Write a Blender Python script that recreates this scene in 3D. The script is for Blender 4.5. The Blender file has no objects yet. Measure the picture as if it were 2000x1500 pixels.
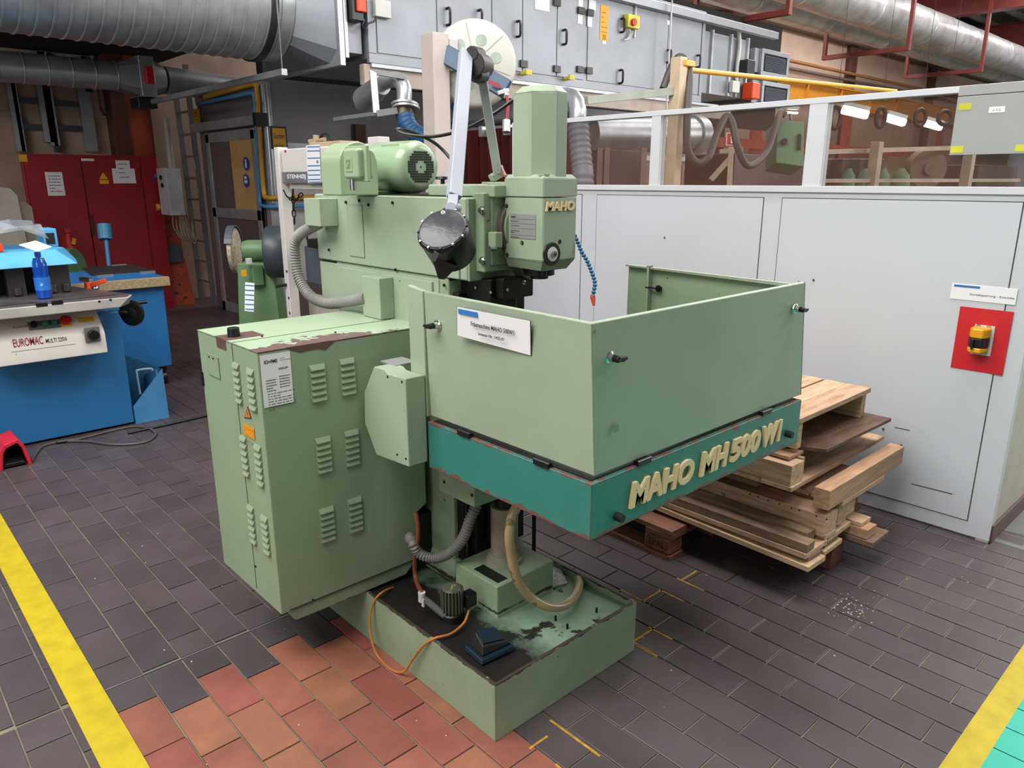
import bpy, bmesh, math, random
from mathutils import Vector, Matrix
random.seed(7)
S = bpy.context.scene
COL = S.collection
# ---------------------------------------------------------------- camera
YAW, PIT, ROL, FPX = 0.826056579, 0.268538115, -0.000421, 1445.28
CAM = Vector((0, 0, 1.65))
cf = Vector((math.cos(YAW)*math.cos(PIT), math.sin(YAW)*math.cos(PIT), -math.sin(PIT)))
cr0 = Vector((math.sin(YAW), -math.cos(YAW), 0)); cu0 = cr0.cross(cf)
cr = cr0*math.cos(ROL)+cu0*math.sin(ROL); cu = -cr0*math.sin(ROL)+cu0*math.cos(ROL)
cd = bpy.data.cameras.new('camera'); cam = bpy.data.objects.new('camera', cd); COL.objects.link(cam)
cam.matrix_world = Matrix(((cr.x, cu.x, -cf.x, 0), (cr.y, cu.y, -cf.y, 0), (cr.z, cu.z, -cf.z, 1.65), (0, 0, 0, 1)))
cd.sensor_width = 36; cd.lens = FPX/2000*36; cd.clip_end = 200; cd.clip_start = .05
S.camera = cam
def ray(px, py): return cr*((px-1000)/FPX)-cu*((py-750)/FPX)+cf
def at(px, py, ax, v):          # point of the plane ax = v seen at that place of the photo
    d = ray(px, py); i = 'xyz'.index(ax)
    return CAM+d*((v-CAM[i])/d[i])
def dp(px, py, D): return CAM+ray(px, py)*D
# ---------------------------------------------------------------- light
S.view_settings.view_transform = 'Standard'; S.view_settings.look = 'None'
S.view_settings.exposure = -0.14; S.view_settings.gamma = 1; S.view_settings.use_curve_mapping = False
w = bpy.data.worlds.new('hall_daylight'); S.world = w; w.use_nodes = True
w.node_tree.nodes['Background'].inputs[0].default_value = (.93, .96, 1, 1)
w.node_tree.nodes['Background'].inputs[1].default_value = .16
def area(name, loc, sx, sy, power, rot=(0, 0, 0), col=(1, .98, .95)):
    l = bpy.data.lights.new(name, 'AREA'); l.shape = 'RECTANGLE'; l.size = sx; l.size_y = sy; l.energy = power; l.color = col
    o = bpy.data.objects.new(name, l); COL.objects.link(o); o.location = loc; o.rotation_euler = rot
    return o
area('overhead_light', (-1.6, 2.6, 5.4), 3.0, 6.0, 600, (0, math.radians(-20), 0))
area('overhead_light', (3.0, 1.6, 5.8), 2.0, 5.0, 320, (0, 0, 0))
area('overhead_light', (12.0, 2.5, 6.1), 6.0, 3.0, 420)
area('overhead_light', (20.0, 5.6, 7.0), 22.0, 1.6, 1500)  # added light that brightens the far hall from overhead
area('far_wall_fill', (17.0, 10.0, 6.4), 18.0, .8, 700)  # added strip of fill light along the far wall
area('floor_sheen_light', (13.0, -1.6, 3.0), 3.0, 5.0, 330, (0, math.radians(90), 0))  # added unseen light, gives the floor on the right its sheen
area('left_wall_fill', (-1.6, 8.0, 3.0), 2.0, .4, 60, (math.radians(35), 0, math.radians(-20)))  # added light out of view, brightens the wall behind the red cabinet
area('hall_top_fill', (9.0, 9.0, 5.5), 3.0, 1.0, 160)  # added fill for the dim hall behind the ventilation unit
area('hall_side_fill', (25.0, -6.0, 3.6), 20.0, 3.0, 1100, (math.radians(105), 0, 0))  # added unseen light aimed at the far wall and roof
area('overhead_light', (8.0, -1.5, 5.0), 5.0, 2.0, 330, (math.radians(50), 0, 0))
area('window_light', (-4.0, 1.0, 2.6), 2.4, 4.0, 80, (0, math.radians(-80), 0))
# ---------------------------------------------------------------- helpers
def lin(h):
    h = h.lstrip('#'); r = [int(h[i:i+2], 16)/255 for i in (0, 2, 4)]
    return tuple(c/12.92 if c <= .04045 else ((c+.055)/1.055)**2.4 for c in r)+(1,)
MATS = {}
def mat(name, c, rough=.5, metal=0, var=.12, scale=6, bump=0, bscale=60, c2=None, thr=.62, c2scale=9, edge=None, edgew=.006, rnd=0, island=False,
        alpha=None, trans=0, emit=0, stretch=None, spec=.5, zgrime=None, fine=0, wear=None):
    m = bpy.data.materials.new(name); m.use_nodes = True; nt = m.node_tree; N = nt.nodes; L = nt.links
    b = N['Principled BSDF']; b.inputs['Roughness'].default_value = rough; b.inputs['Metallic'].default_value = metal
    b.inputs['Specular IOR Level'].default_value = spec
    tc = N.new('ShaderNodeTexCoord'); geo = N.new('ShaderNodeNewGeometry'); vec = geo.outputs['Position']
    if stretch:
        mp = N.new('ShaderNodeMapping'); mp.inputs['Scale'].default_value = stretch; L.new(vec, mp.inputs[0]); vec = mp.outputs[0]
    def noise(sc, det=5, rgh=.55, v=None):
        n = N.new('ShaderNodeTexNoise'); n.inputs['Scale'].default_value = sc; n.inputs['Detail'].default_value = det
        n.inputs['Roughness'].default_value = rgh; L.new(v or vec, n.inputs['Vector']); return n.outputs['Fac']
    def mathn(op, a, bb=None, cl=False):
        n = N.new('ShaderNodeMath'); n.operation = op; n.use_clamp = cl
        for i, x in enumerate((a, bb)):
            if x is None: continue
            if isinstance(x, (int, float)): n.inputs[i].default_value = x
            else: L.new(x, n.inputs[i])
        return n.outputs[0]
    def mixc(f, a, bb, mode='MIX'):
        n = N.new('ShaderNodeMix'); n.data_type = 'RGBA'; n.blend_type = mode
        if isinstance(f, (int, float)): n.inputs[0].default_value = f
        else: L.new(f, n.inputs[0])
        for i, x in ((6, a), (7, bb)):
            if isinstance(x, tuple): n.inputs[i].default_value = x
            else: L.new(x, n.inputs[i])
        return n.outputs[2]
    def ramp(f, lo, hi):
        n = N.new('ShaderNodeMapRange'); n.inputs[1].default_value = lo; n.inputs[2].default_value = hi; L.new(f, n.inputs[0]); return n.outputs[0]
    base = lin(c) if isinstance(c, str) else c
    dark = tuple(x*(1-var*1.6) for x in base[:3])+(1,); lite = tuple(min(1, x*(1+var)) for x in base[:3])+(1,)
    col = mixc(ramp(noise(scale), .3, .7), dark, lite)
    if fine: col = mixc(ramp(noise(scale*18, 3), .35, .65), mixc(1.0, col, (1-fine,)*3+(1,), 'MULTIPLY'), col)
    if rnd:
        rr = geo.outputs['Random Per Island'] if island else N.new('ShaderNodeObjectInfo').outputs['Random']
        hs = N.new('ShaderNodeHueSaturation'); L.new(col, hs.inputs['Color'])
        mr = N.new('ShaderNodeMapRange'); mr.inputs[3].default_value = 1-rnd; mr.inputs[4].default_value = 1+rnd; L.new(rr, mr.inputs[0]); L.new(mr.outputs[0], hs.inputs['Value'])
        m2 = N.new('ShaderNodeMapRange'); m2.inputs[3].default_value = .485; m2.inputs[4].default_value = .515
        L.new(mathn('FRACT', mathn('MULTIPLY', rr, 7.3)), m2.inputs[0]); L.new(m2.outputs[0], hs.inputs['Hue']); col = hs.outputs[0]
    if c2: col = mixc(ramp(noise(c2scale, 8, .6), thr, thr+.03), col, lin(c2))
    if edge:
        bv = N.new('ShaderNodeBevel'); bv.samples = 4; bv.inputs[0].default_value = edgew
        dt = N.new('ShaderNodeVectorMath'); dt.operation = 'DOT_PRODUCT'; L.new(bv.outputs[0], dt.inputs[0]); L.new(geo.outputs['True Normal'], dt.inputs[1])
        e = mathn('SUBTRACT', 1, dt.outputs['Value']); e = mathn('ADD', mathn('MULTIPLY', e, 1.6), mathn('MULTIPLY', noise(28, 8, .7), .9))
        col = mixc(ramp(e, .70, .76), col, lin(edge))
    for wa in wear or ():     # (axis, place, width, strength): paint knocked off along an edge
        sp = N.new('ShaderNodeSeparateXYZ'); L.new(geo.outputs['Position'], sp.inputs[0])
        dd = mathn('ABSOLUTE', mathn('SUBTRACT', sp.outputs['xyz'.index(wa[0])], wa[1]))
        e = mathn('ADD', mathn('MULTIPLY', mathn('SUBTRACT', 1, mathn('DIVIDE', dd, wa[2]), True), wa[3]), mathn('MULTIPLY', noise(22, 8, .7), .8))
        col = mixc(ramp(e, .62, .64), col, lin(wa[4] if len(wa) > 4 else edge))
    if zgrime:   # (z0, z1, colour): old dirt gathered on the thing
        sp = N.new('ShaderNodeSeparateXYZ'); L.new(geo.outputs['Position'], sp.inputs[0])
        g = N.new('ShaderNodeMapRange'); g.inputs[1].default_value = zgrime[0]; g.inputs[2].default_value = zgrime[1]; g.inputs[3].default_value = 1; g.inputs[4].default_value = 0
        L.new(sp.outputs['xyz'.index(zgrime[3]) if len(zgrime) > 3 else 2], g.inputs[0])
        col = mixc(ramp(mathn('ADD', g.outputs[0], mathn('MULTIPLY', noise(12, 7, .65), .9)), .75, 1.15), col, lin(zgrime[2]))
    L.new(col, b.inputs['Base Color'])
    if bump:
        bp = N.new('ShaderNodeBump'); bp.inputs['Strength'].default_value = bump; bp.inputs['Distance'].default_value = .01
        L.new(noise(bscale, 4), bp.inputs['Height']); L.new(bp.outputs[0], b.inputs['Normal'])
    if trans: b.inputs['Transmission Weight'].default_value = trans
    if alpha is not None: b.inputs['Alpha'].default_value = alpha
    if emit:
        L.new(col, b.inputs['Emission Color']); b.inputs['Emission Strength'].default_value = emit
    MATS[name] = m
    return m
class MB:
    def __init__(s): s.v = []; s.f = []
    def add(s, vs, fs):
        n = len(s.v); s.v += [Vector(p) for p in vs]; s.f += [tuple(i+n for i in f) for f in fs]; return s
    def box(s, x0, x1, y0, y1, z0, z1):
        return s.hexa([(x0, y0, z0), (x1, y0, z0), (x1, y1, z0), (x0, y1, z0)], [(x0, y0, z1), (x1, y0, z1), (x1, y1, z1), (x0, y1, z1)])
    def hexa(s, a, b):
        n = len(a)
        return s.add(list(a)+list(b), [tuple(range(n-1, -1, -1)), tuple(range(n, 2*n))]+[(i, (i+1) % n, n+(i+1) % n, n+i) for i in range(n)])
    def slab(s, q, off): return s.hexa(q, [Vector(p)+Vector(off) for p in q])
    def prism(s, pts, ax, a, b):
        f = {'x': lambda p, t: (t, p[0], p[1]), 'y': lambda p, t: (p[0], t, p[1]), 'z': lambda p, t: (p[0], p[1], t)}[ax]
        return s.hexa([f(p, a) for p in pts], [f(p, b) for p in pts])
    def bar(s, p0, p1, wd, ht, up=(0, 0, 1)):
        p0 = Vector(p0); p1 = Vector(p1); d = (p1-p0).normalized(); x = d.cross(Vector(up))
        if x.length < 1e-4: x = d.cross(Vector((1, 0, 0)))
        x.normalize(); u = x.cross(d).normalized(); x *= wd/2; u *= ht/2
        return s.hexa([p0-x-u, p0+x-u, p0+x+u, p0-x+u], [p1-x-u, p1+x-u, p1+x+u, p1-x+u])
    def cyl(s, p0, p1, r0, r1=None, n=24):
        r1 = r0 if r1 is None else r1
        p0 = Vector(p0); p1 = Vector(p1); d = (p1-p0).normalized(); x = d.orthogonal().normalized(); y = d.cross(x)
        R = lambda p, r: [p+(x*math.cos(t)+y*math.sin(t))*r for t in [2*math.pi*i/n for i in range(n)]]
        return s.hexa(R(p0, r0), R(p1, r1))
    def lathe(s, p0, d, prof, n=24):      # prof: (distance along d, radius)
        p0 = Vector(p0); d = Vector(d).normalized(); x = d.orthogonal().normalized(); y = d.cross(x); vs = []; fs = []
        for h, r in prof:
            vs += [p0+d*h+(x*math.cos(2*math.pi*i/n)+y*math.sin(2*math.pi*i/n))*max(r, 1e-4) for i in range(n)]
        for k in range(len(prof)-1):
            fs += [(k*n+i, k*n+(i+1) % n, (k+1)*n+(i+1) % n, (k+1)*n+i) for i in range(n)]
        fs += [tuple(range(n-1, -1, -1)), tuple(range((len(prof)-1)*n, len(prof)*n))]
        return s.add(vs, fs)
    def tube(s, pts, r, n=10, sub=6, rib=0, ribn=0):
        P = smooth(pts, sub); vs = []; fs = []
        if rib:   # resample evenly so that the ribs are regular
            L = [0]
            for a, b in zip(P, P[1:]): L.append(L[-1]+(b-a).length)
            m = ribn*4+1; Q = []; j = 0
            for k in range(m):
                t = L[-1]*k/(m-1)
                while j < len(P)-2 and L[j+1] < t: j += 1
                Q.append(P[j].lerp(P[j+1], (t-L[j])/max(1e-6, L[j+1]-L[j])))
            P = Q
        up = Vector((.123, .2, .97)); x = None
        for i, p in enumerate(P):
            d = (P[min(i+1, len(P)-1)]-P[max(i-1, 0)]).normalized()
            x = (d.orthogonal() if x is None else x-d*x.dot(d)).normalized(); y = d.cross(x)
            rr = r-(rib if rib and i % 4 in (0, 1) else 0)
            vs += [p+(x*math.cos(2*math.pi*k/n)+y*math.sin(2*math.pi*k/n))*rr for k in range(n)]
        for i in range(len(P)-1): fs += [(i*n+k, i*n+(k+1) % n, (i+1)*n+(k+1) % n, (i+1)*n+k) for k in range(n)]
        fs += [tuple(range(n-1, -1, -1)), tuple(range((len(P)-1)*n, len(P)*n))]
        return s.add(vs, fs)
def ringbox(x0, x1, y0, y1, z0, z1, t):     # four walls without top and bottom
    o = [(x0, y0), (x1, y0), (x1, y1), (x0, y1)]; n = [(x0+t, y0+t), (x1-t, y0+t), (x1-t, y1-t), (x0+t, y1-t)]
    v = [(x, y, z) for z in (z0, z1) for x, y in o+n]; f = []
    for i in range(4):
        j = (i+1) % 4; f += [(i, j, 8+j, 8+i), (4+j, 4+i, 12+i, 12+j), (8+i, 8+j, 12+j, 12+i), (j, i, 4+i, 4+j)]
    return MB().add(v, f)
def smooth(pts, sub):
    P = [Vector(p) for p in pts]
    if len(P) < 3 or sub < 2: return P
    out = []
    for i in range(len(P)-1):
        a, b, c, d = P[max(i-1, 0)], P[i], P[i+1], P[min(i+2, len(P)-1)]
        for k in range(sub):
            t = k/sub; out.append(.5*((2*b)+(c-a)*t+(2*a-5*b+4*c-d)*t*t+(3*b-a-3*c+d)*t**3))
    return out+[P[-1]]
ROOTLOC = {}
def worldloc(o): return ROOTLOC.get(o.name, Vector((0, 0, 0)))
def root(name, loc, label, cat, group=None, kind=None):
    o = bpy.data.objects.new(name, None); COL.objects.link(o); o.location = loc; o.empty_display_size = .1
    ROOTLOC[o.name] = Vector(loc)
    if label: o['label'] = label
    if cat: o['category'] = cat
    if group: o['group'] = group
    if kind: o['kind'] = kind
    return o
def ob(name, mb, m, parent=None, label=None, cat=None, group=None, kind=None, bev=0, sm=35, mesh=None):
    if mesh is None:
        bm = bmesh.new()
        base = worldloc(parent) if parent else None
        if base is None:
            c = Vector((0, 0, 0))
            for p in mb.v: c += p
            c /= len(mb.v); c.z = min(p.z for p in mb.v); base = c
        vs = [bm.verts.new(p-base) for p in mb.v]
        for f in mb.f:
            try: bm.faces.new([vs[i] for i in f])
            except ValueError: pass
        bmesh.ops.recalc_face_normals(bm, faces=bm.faces)
        me = bpy.data.meshes.new(name); bm.to_mesh(me); bm.free(); me.materials.append(m)
        me.polygons.foreach_set('use_smooth', [True]*len(me.polygons)); me.set_sharp_from_angle(angle=math.radians(sm))
    else: me = mesh; base = Vector((0, 0, 0))
    o = bpy.data.objects.new(name, me); COL.objects.link(o)
    if parent: o.parent = parent; ROOTLOC[o.name] = worldloc(parent)
    else: o.location = base; ROOTLOC[o.name] = Vector(base)
    if bev:
        md = o.modifiers.new('b', 'BEVEL'); md.width = bev; md.segments = 2; md.limit_method = 'ANGLE'; md.angle_limit = math.radians(40); md.harden_normals = True
    if label: o['label'] = label
    if cat: o['category'] = cat
    if group: o['group'] = group
    if kind: o['kind'] = kind
    return o
def rep(src, parent, off):      # another copy of a part, shifted
    o = src.copy(); COL.objects.link(o); o.parent = parent; o.location = src.location+Vector(off); ROOTLOC[o.name] = worldloc(parent); return o
FACE = {'-x': (Vector((0, -1, 0)), Vector((0, 0, 1)), Vector((-1, 0, 0))), '-y': (Vector((1, 0, 0)), Vector((0, 0, 1)), Vector((0, -1, 0)))}
def text(s, o, face, wd, ht, m, parent, name='lettering', ext=.0006, bold=0, shear=0, split=False, align='l'):
    cu_ = bpy.data.curves.new('t', 'FONT'); cu_.body = s; cu_.size = 1; cu_.extrude = 0; cu_.offset = bold; cu_.shear = shear; cu_.resolution_u = 3
    to = bpy.data.objects.new('t', cu_); COL.objects.link(to); bpy.context.view_layer.update()
    me0 = bpy.data.meshes.new_from_object(to.evaluated_get(bpy.context.evaluated_depsgraph_get()))
    bpy.data.objects.remove(to); bpy.data.curves.remove(cu_)
    bm = bmesh.new(); bm.from_mesh(me0); bpy.data.meshes.remove(me0)
    bmesh.ops.remove_doubles(bm, verts=bm.verts, dist=1e-5)
    xs = [v.co.x for v in bm.verts]; ys = [v.co.y for v in bm.verts]; x0, x1, y0, y1 = min(xs), max(xs), min(ys), max(ys)
    sx = (wd/(x1-x0)) if wd else ht/(y1-y0); sy = ht/(y1-y0) if ht else sx
    X, U, Nn = face if isinstance(face, tuple) else FACE[face]; o = Vector(o)
    if align == 'c': o = o-X*(x1-x0)*sx/2
    g = bmesh.ops.extrude_face_region(bm, geom=list(bm.faces)); top = [e for e in g['geom'] if isinstance(e, bmesh.types.BMVert)]
    for v in bm.verts: v.tag = False
    for v in top: v.tag = True
    for v in bm.verts: v.co = o+X*((v.co.x-x0)*sx)+U*((v.co.y-y0)*sy)+Nn*(ext if v.tag else 0)-worldloc(parent)
    bmesh.ops.recalc_face_normals(bm, faces=bm.faces)
    groups = [list(bm.faces)]
    if split:
        seen = set(); groups = []
        for f in bm.faces:
            if f in seen: continue
            st = [f]; seen.add(f); isl = []
            while st:
                q = st.pop(); isl.append(q)
                for e in q.edges:
                    for k in e.link_faces:
                        if k not in seen: seen.add(k); st.append(k)
            groups.append(isl)
    outs = []
    for isl in groups:
        vm = {}; vs = []; fs = []
        for f in isl:
            idx = []
            for v in f.verts:
                if v not in vm: vm[v] = len(vs); vs.append(v.co.copy())
                idx.append(vm[v])
            fs.append(idx)
        me = bpy.data.meshes.new(name); me.from_pydata(vs, [], fs); me.materials.append(m)
        ob_ = bpy.data.objects.new(name, me); COL.objects.link(ob_); ob_.parent = parent; ROOTLOC[ob_.name] = worldloc(parent); outs.append(ob_)
    bm.free(); return outs
def lines(o, face, n, wd, pitch, th, m, parent, name='print', seed=1):     # rows of small print, too small to read
    r = random.Random(seed); mb = MB(); X, U, Nn = FACE[face]; o = Vector(o)
    for i in range(n):
        x = 0
        while x < wd*.96:
            l = min(wd-x, r.uniform(.05, .2)*wd); a = o+X*x-U*(i*pitch); b = a+X*l
            mb.slab([a, b, b+U*th, a+U*th], Nn*.0004); x += l+wd*.04
            if r.random() < .12: break
    return ob(name, mb, m, parent)
def sheet(p, face, wd, ht, m, parent, name='label_plate', th=.001, label=None):  # p: lower left corner
    X, U, Nn = FACE[face]; p = Vector(p)
    return ob(name, MB().slab([p, p+X*wd, p+X*wd+U*ht, p+U*ht], Nn*th), m, parent, label)
# ---------------------------------------------------------------- materials
GREEN = mat('green_paint', '#97a58e', .38, var=.05, scale=2.5, bump=.05, bscale=350, c2='#5a4038', thr=.735, c2scale=26, edge='#5a4440', edgew=.009)
GREENB = mat('worn_green_paint', '#889a7e', .45, wear=(('z', .202, .014, .32, '#3c332c'),), var=.1, scale=4, bump=.1, bscale=200, c2='#4a3b30', thr=.69, c2scale=30, edge='#51403a', edgew=.011)
GREENCAB = mat('cabinet_green_paint', '#8b9d80', .38, var=.05, scale=2, bump=.05, bscale=350, c2='#46362f', thr=.74, c2scale=30, edge='#5c4440', edgew=.009)
GREENM = mat('motor_green_paint', '#94aa89', .22, var=.03, scale=2)
TEAL = mat('teal_paint', '#31776c', .4, wear=(('z', .742, .035, .31), ('z', .902, .022, .25)), var=.05, scale=3, bump=.05, bscale=300, c2='#5a4038', thr=.71, c2scale=34, edge='#6a4a42', edgew=.014)
CREAM = mat('cream_letter', '#e2c596', .45, var=.04)
BLK = mat('black_plastic', '#131315', .35, var=.1)
RUB = mat('black_rubber', '#0d0d0e', .6, var=.1)
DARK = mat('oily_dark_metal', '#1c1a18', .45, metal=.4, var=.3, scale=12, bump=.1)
STEEL = mat('bright_steel', '#b9bbbd', .25, metal=1, var=.1)
CHROME = mat('chrome', '#d5d6d8', .12, metal=1, var=.02)
PRIMER = mat('brown_primer', '#5e4440', .55, var=.12, scale=14)
GREYHOSE = mat('grey_ribbed_hose', '#8c8b88', .5, var=.12, scale=9)
CLEARHOSE = mat('yellowed_clear_hose', '#a8956c', .25, var=.15, scale=9, c2='#7b6a48', thr=.6)
ORC = mat('orange_cable', '#b5702f', .45, var=.12)
BRH = mat('brown_hose', '#7c4330', .35, var=.12)
PAPER = mat('white_paper', '#e4e2e4', .6, var=.02)
INK = mat('black_ink', '#2c2c30', .6, var=.02)
BLUEP = mat('blue_print', '#2a6db0', .5, var=.02)
REDP = mat('red_print', '#8e2030', .5, var=.02)
YELL = mat('yellow_sticker', '#e0a312', .5, var=.05)
GREYP = mat('grey_plate', '#9d9f9f', .35, metal=.3, var=.03)
WOOD = mat('pale_pine', '#d3b28e', .7, var=.22, scale=5, stretch=(7, 1.2, 14), bump=.15, bscale=60, rnd=.1, fine=.12)
WOODX = mat('pale_pine_cross', '#d3b08b', .7, var=.22, scale=5, stretch=(1.2, 7, 14), bump=.15, bscale=60, rnd=.1, fine=.12)
WOODD = mat('weathered_wood', '#8d725a', .75, var=.25, scale=5, stretch=(7, 1.2, 14), bump=.2, bscale=60, rnd=.12, fine=.15)
WOODR = mat('reddish_pallet_wood', '#855a44', .75, var=.25, scale=5, stretch=(7, 1.5, 12), bump=.2, bscale=60, fine=.15)
PLYD = mat('dark_plywood', '#694e40', .55, var=.3, scale=4, stretch=(1.5, 6, 6), bump=.1, c2='#8a6a50', thr=.66, c2scale=6)
WHITEP = mat('white_partition_paint', '#c3c5cb', .38, var=.02, scale=2, c2='#8f9096', thr=.77, c2scale=30)
WHITEF = mat('white_frame_paint', '#cacbcf', .4, var=.03, scale=3)
GAP = mat('seam_dark', '#3c3c40', .8, var=.1)
GLASS = mat('smoked_glass', '#5f463d', .05, var=.02, alpha=.30, spec=.5)
REDPT = mat('red_cabinet_paint', '#8f0a18', .4, var=.08, scale=3)
REDB = mat('signal_red', '#c21a24', .45, var=.04)
ORPT = mat('orange_red_steel', '#a5452a', .5, var=.2, scale=4, c2='#6a2a1c', thr=.62, c2scale=14)
BRST = mat('brown_steel', '#57302a', .55, var=.15)
BEIGE = mat('beige_wall', '#b49a8a', .8, var=.08, scale=1.5, bump=.1, bscale=40)
GALV = mat('galvanised_steel', '#b4b7bb', .34, metal=.6, var=.14, scale=5, fine=.06)
GALVP = mat('galvanised_panel', '#8e9198', .45, metal=.45, var=.07, scale=2.5, fine=.04)
ALU = mat('brushed_aluminium', '#9da0a5', .35, metal=.7, var=.05)
LAMPGREY = mat('pale_grey_arm', '#a3a7b1', .4, var=.03)
FOIL = mat('foil_insulation', '#c4c3c6', .32, metal=.5, var=.18, scale=3, bump=.4, bscale=9)
BLUEM = mat('blue_machine_paint', '#296ea4', .42, var=.06, scale=2, bump=.05, bscale=250)
BLUEL = mat('light_blue_cover', '#56a6d8', .4, var=.05)
BLUECART = mat('cart_blue_paint', '#2268a2', .42, var=.06)
OFFW = mat('off_white_panel', '#d2cdc6', .42, var=.03)
TABLEM = mat('ground_table_steel', '#70686a', .35, metal=.5, var=.2, scale=9)
CASTG = mat('pale_grey_casting', '#a8a59f', .5, var=.1, c2='#5d5a56', thr=.68, c2scale=14)
WALLG = mat('cabin_grey_sheet', '#77757a', .4, metal=.35, var=.1, scale=1.2)
WALLG2 = mat('cabin_brown_panel', '#5d4f50', .5, var=.1, scale=2)
PIPEY = mat('yellow_pipe', '#c08a1e', .4, var=.1)
PIPEB = mat('blue_pipe', '#3c86b8', .4, var=.08)
ORYEL = mat('orange_crane_paint', '#d08a28', .45, var=.06)
YCRANE = mat('yellow_crane_paint', '#d8a01c', .4, var=.06)
CURT = mat('dark_red_curtain', '#4a1518', .3, var=.2, scale=3, stretch=(1, 6, .4))
BLUEH = mat('blue_flexible_hose', '#1e4f7c', .5, var=.2, scale=20)
BLUEN = mat('lockline_blue', '#2c6a90', .4, var=.06)
REDN = mat('nozzle_red', '#d8452c', .4, var=.04)
PRESSW = mat('press_cream', '#d3cecb', .45, var=.03)
SLATE = mat('slate_grey_paint', '#474d57', .45, var=.08)
GRINDG = mat('grinder_green', '#5f7f58', .45, var=.08)
BRUSH = mat('wire_brush_pale', '#b9ad96', .8, var=.3, scale=40, bump=.5, bscale=120)
FABRIC = mat('dark_soffit', '#0b0a0a', .9, var=.1)
EMIT = mat('lamp_tube', '#ffffff', .5, var=0, emit=7)
ROOFM = mat('roof_sheet', '#6f6f6c', .6, var=.1, stretch=(1, 6, 1))
GROUT = mat('grout', '#77705f', .9, var=.25, scale=6)
REDST = mat('red_brown_girder', '#6b2822', .5, var=.12)
BOTTLE = mat('blue_bottle', '#0a48b0', .08, var=.05, alpha=.86, spec=.8)
FILM = mat('clear_plastic_sheet', '#a9adb3', .15, var=.25, scale=6, alpha=.68, spec=.9)
ORANGE = mat('orange_plastic', '#e0481c', .4, var=.04)
AMBER = mat('amber_plastic', '#e39a14', .35, var=.04)
LGREY = mat('light_grey_plastic', '#c4c4c2', .45, var=.04)
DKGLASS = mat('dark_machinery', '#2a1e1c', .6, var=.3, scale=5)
MGREEN = mat('far_green_machine', '#4c6a4c', .5, var=.1)
GREYBRD = mat('grey_board', '#9b9c9c', .5, var=.03)
CHIP = mat('cream_channel', '#a89a8c', .6, var=.08)
# cabinet top: paint flaked off in one big patch
def flaky(name, cx, cy, rx, ry, paint='#9db093'):
    m = mat(name, paint, .4, var=.05, scale=3, edge='#5c4440', edgew=.012); nt = m.node_tree; N = nt.nodes; L = nt.links
    b = N['Principled BSDF']; old = b.inputs['Base Color'].links[0].from_socket
    geo = N.new('ShaderNodeNewGeometry'); mp = N.new('ShaderNodeMapping'); mp.inputs['Location'].default_value = (-cx/rx, -cy/ry, 0); mp.inputs['Scale'].default_value = (1/rx, 1/ry, 0)
    L.new(geo.outputs['Position'], mp.inputs[0]); ln = N.new('ShaderNodeVectorMath'); ln.operation = 'LENGTH'; L.new(mp.outputs[0], ln.inputs[0])
    no = N.new('ShaderNodeTexNoise'); no.inputs['Scale'].default_value = 17; no.inputs['Detail'].default_value = 9; no.inputs['Roughness'].default_value = .62; L.new(geo.outputs['Position'], no.inputs['Vector'])
    a = N.new('ShaderNodeMath'); a.operation = 'MULTIPLY_ADD'; a.inputs[1].default_value = .34; L.new(ln.outputs['Value'], a.inputs[0]); L.new(no.outputs['Fac'], a.inputs[2])
    r = N.new('ShaderNodeMapRange'); r.inputs[1].default_value = .80; r.inputs[2].default_value = .785; L.new(a.outputs[0], r.inputs[0])
    mx = N.new('ShaderNodeMix'); mx.data_type = 'RGBA'; L.new(r.outputs[0], mx.inputs[0]); L.new(old, mx.inputs[6]); mx.inputs[7].default_value = lin('#6a5350'); L.new(mx.outputs[2], b.inputs['Base Color'])
    return m
# ================================================================ THE SETTING
def proj(p):
    d = Vector(p)-CAM; z = d.dot(cf)
    return (1000+FPX*d.dot(cr)/z, 750-FPX*d.dot(cu)/z, z)
ob_floor = ob('floor', MB().box(-8, 46, -8, 12.2, -.08, -.006), GROUT, kind='structure')
ROOTLOC[ob_floor.name] = Vector(ob_floor.location)
T_D = mat('dark_floor_tile', '#4b4245', .42, var=.1, scale=5, rnd=.13, bump=.08, bscale=90, fine=.06)
T_R = mat('red_floor_tile', '#8e5646', .5, var=.16, scale=5, rnd=.16, bump=.08, bscale=90, fine=.06)
T_DS = mat('dark_floor_tile_field', '#4b4245', .42, var=.1, scale=5, rnd=.12, island=True, bump=.08, bscale=90, fine=.06)
T_G = mat('turquoise_floor_paint', '#1fa68e', .4, var=.04, rnd=.03)
T_Y = mat('yellow_floor_paint', '#b39e12', .5, var=.1, scale=14, c2='#8a7a20', thr=.70, c2scale=30)
T_GR = mat('grey_floor_tile', '#6c7070', .45, var=.06)
PW, X0 = .1265, .430
def tile_list():
    out = []
    for k in range(-14, 70):
        xa = X0+k*PW; even = k % 2 == 0
        rows = []
        y = 2.342-.257*20 if even else 2.225-.257*20        # zone south of the movement joint
        for n in range(45):
            a, b = y, y+.257
            if a > 2.486: break
            rows.append((a, min(b, 2.486))); y = b
        y = 4.39-.251*8 if even else 4.26-.251*8
        for n in range(48):
            a, b = y, y+.251
            y = b
            if b < 2.51: continue
            rows.append((max(a, 2.494), b))
        out += [(k, xa, xa+PW, a, b) for a, b in rows if b-a > .03]
    return out
near = []; far = []
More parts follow.
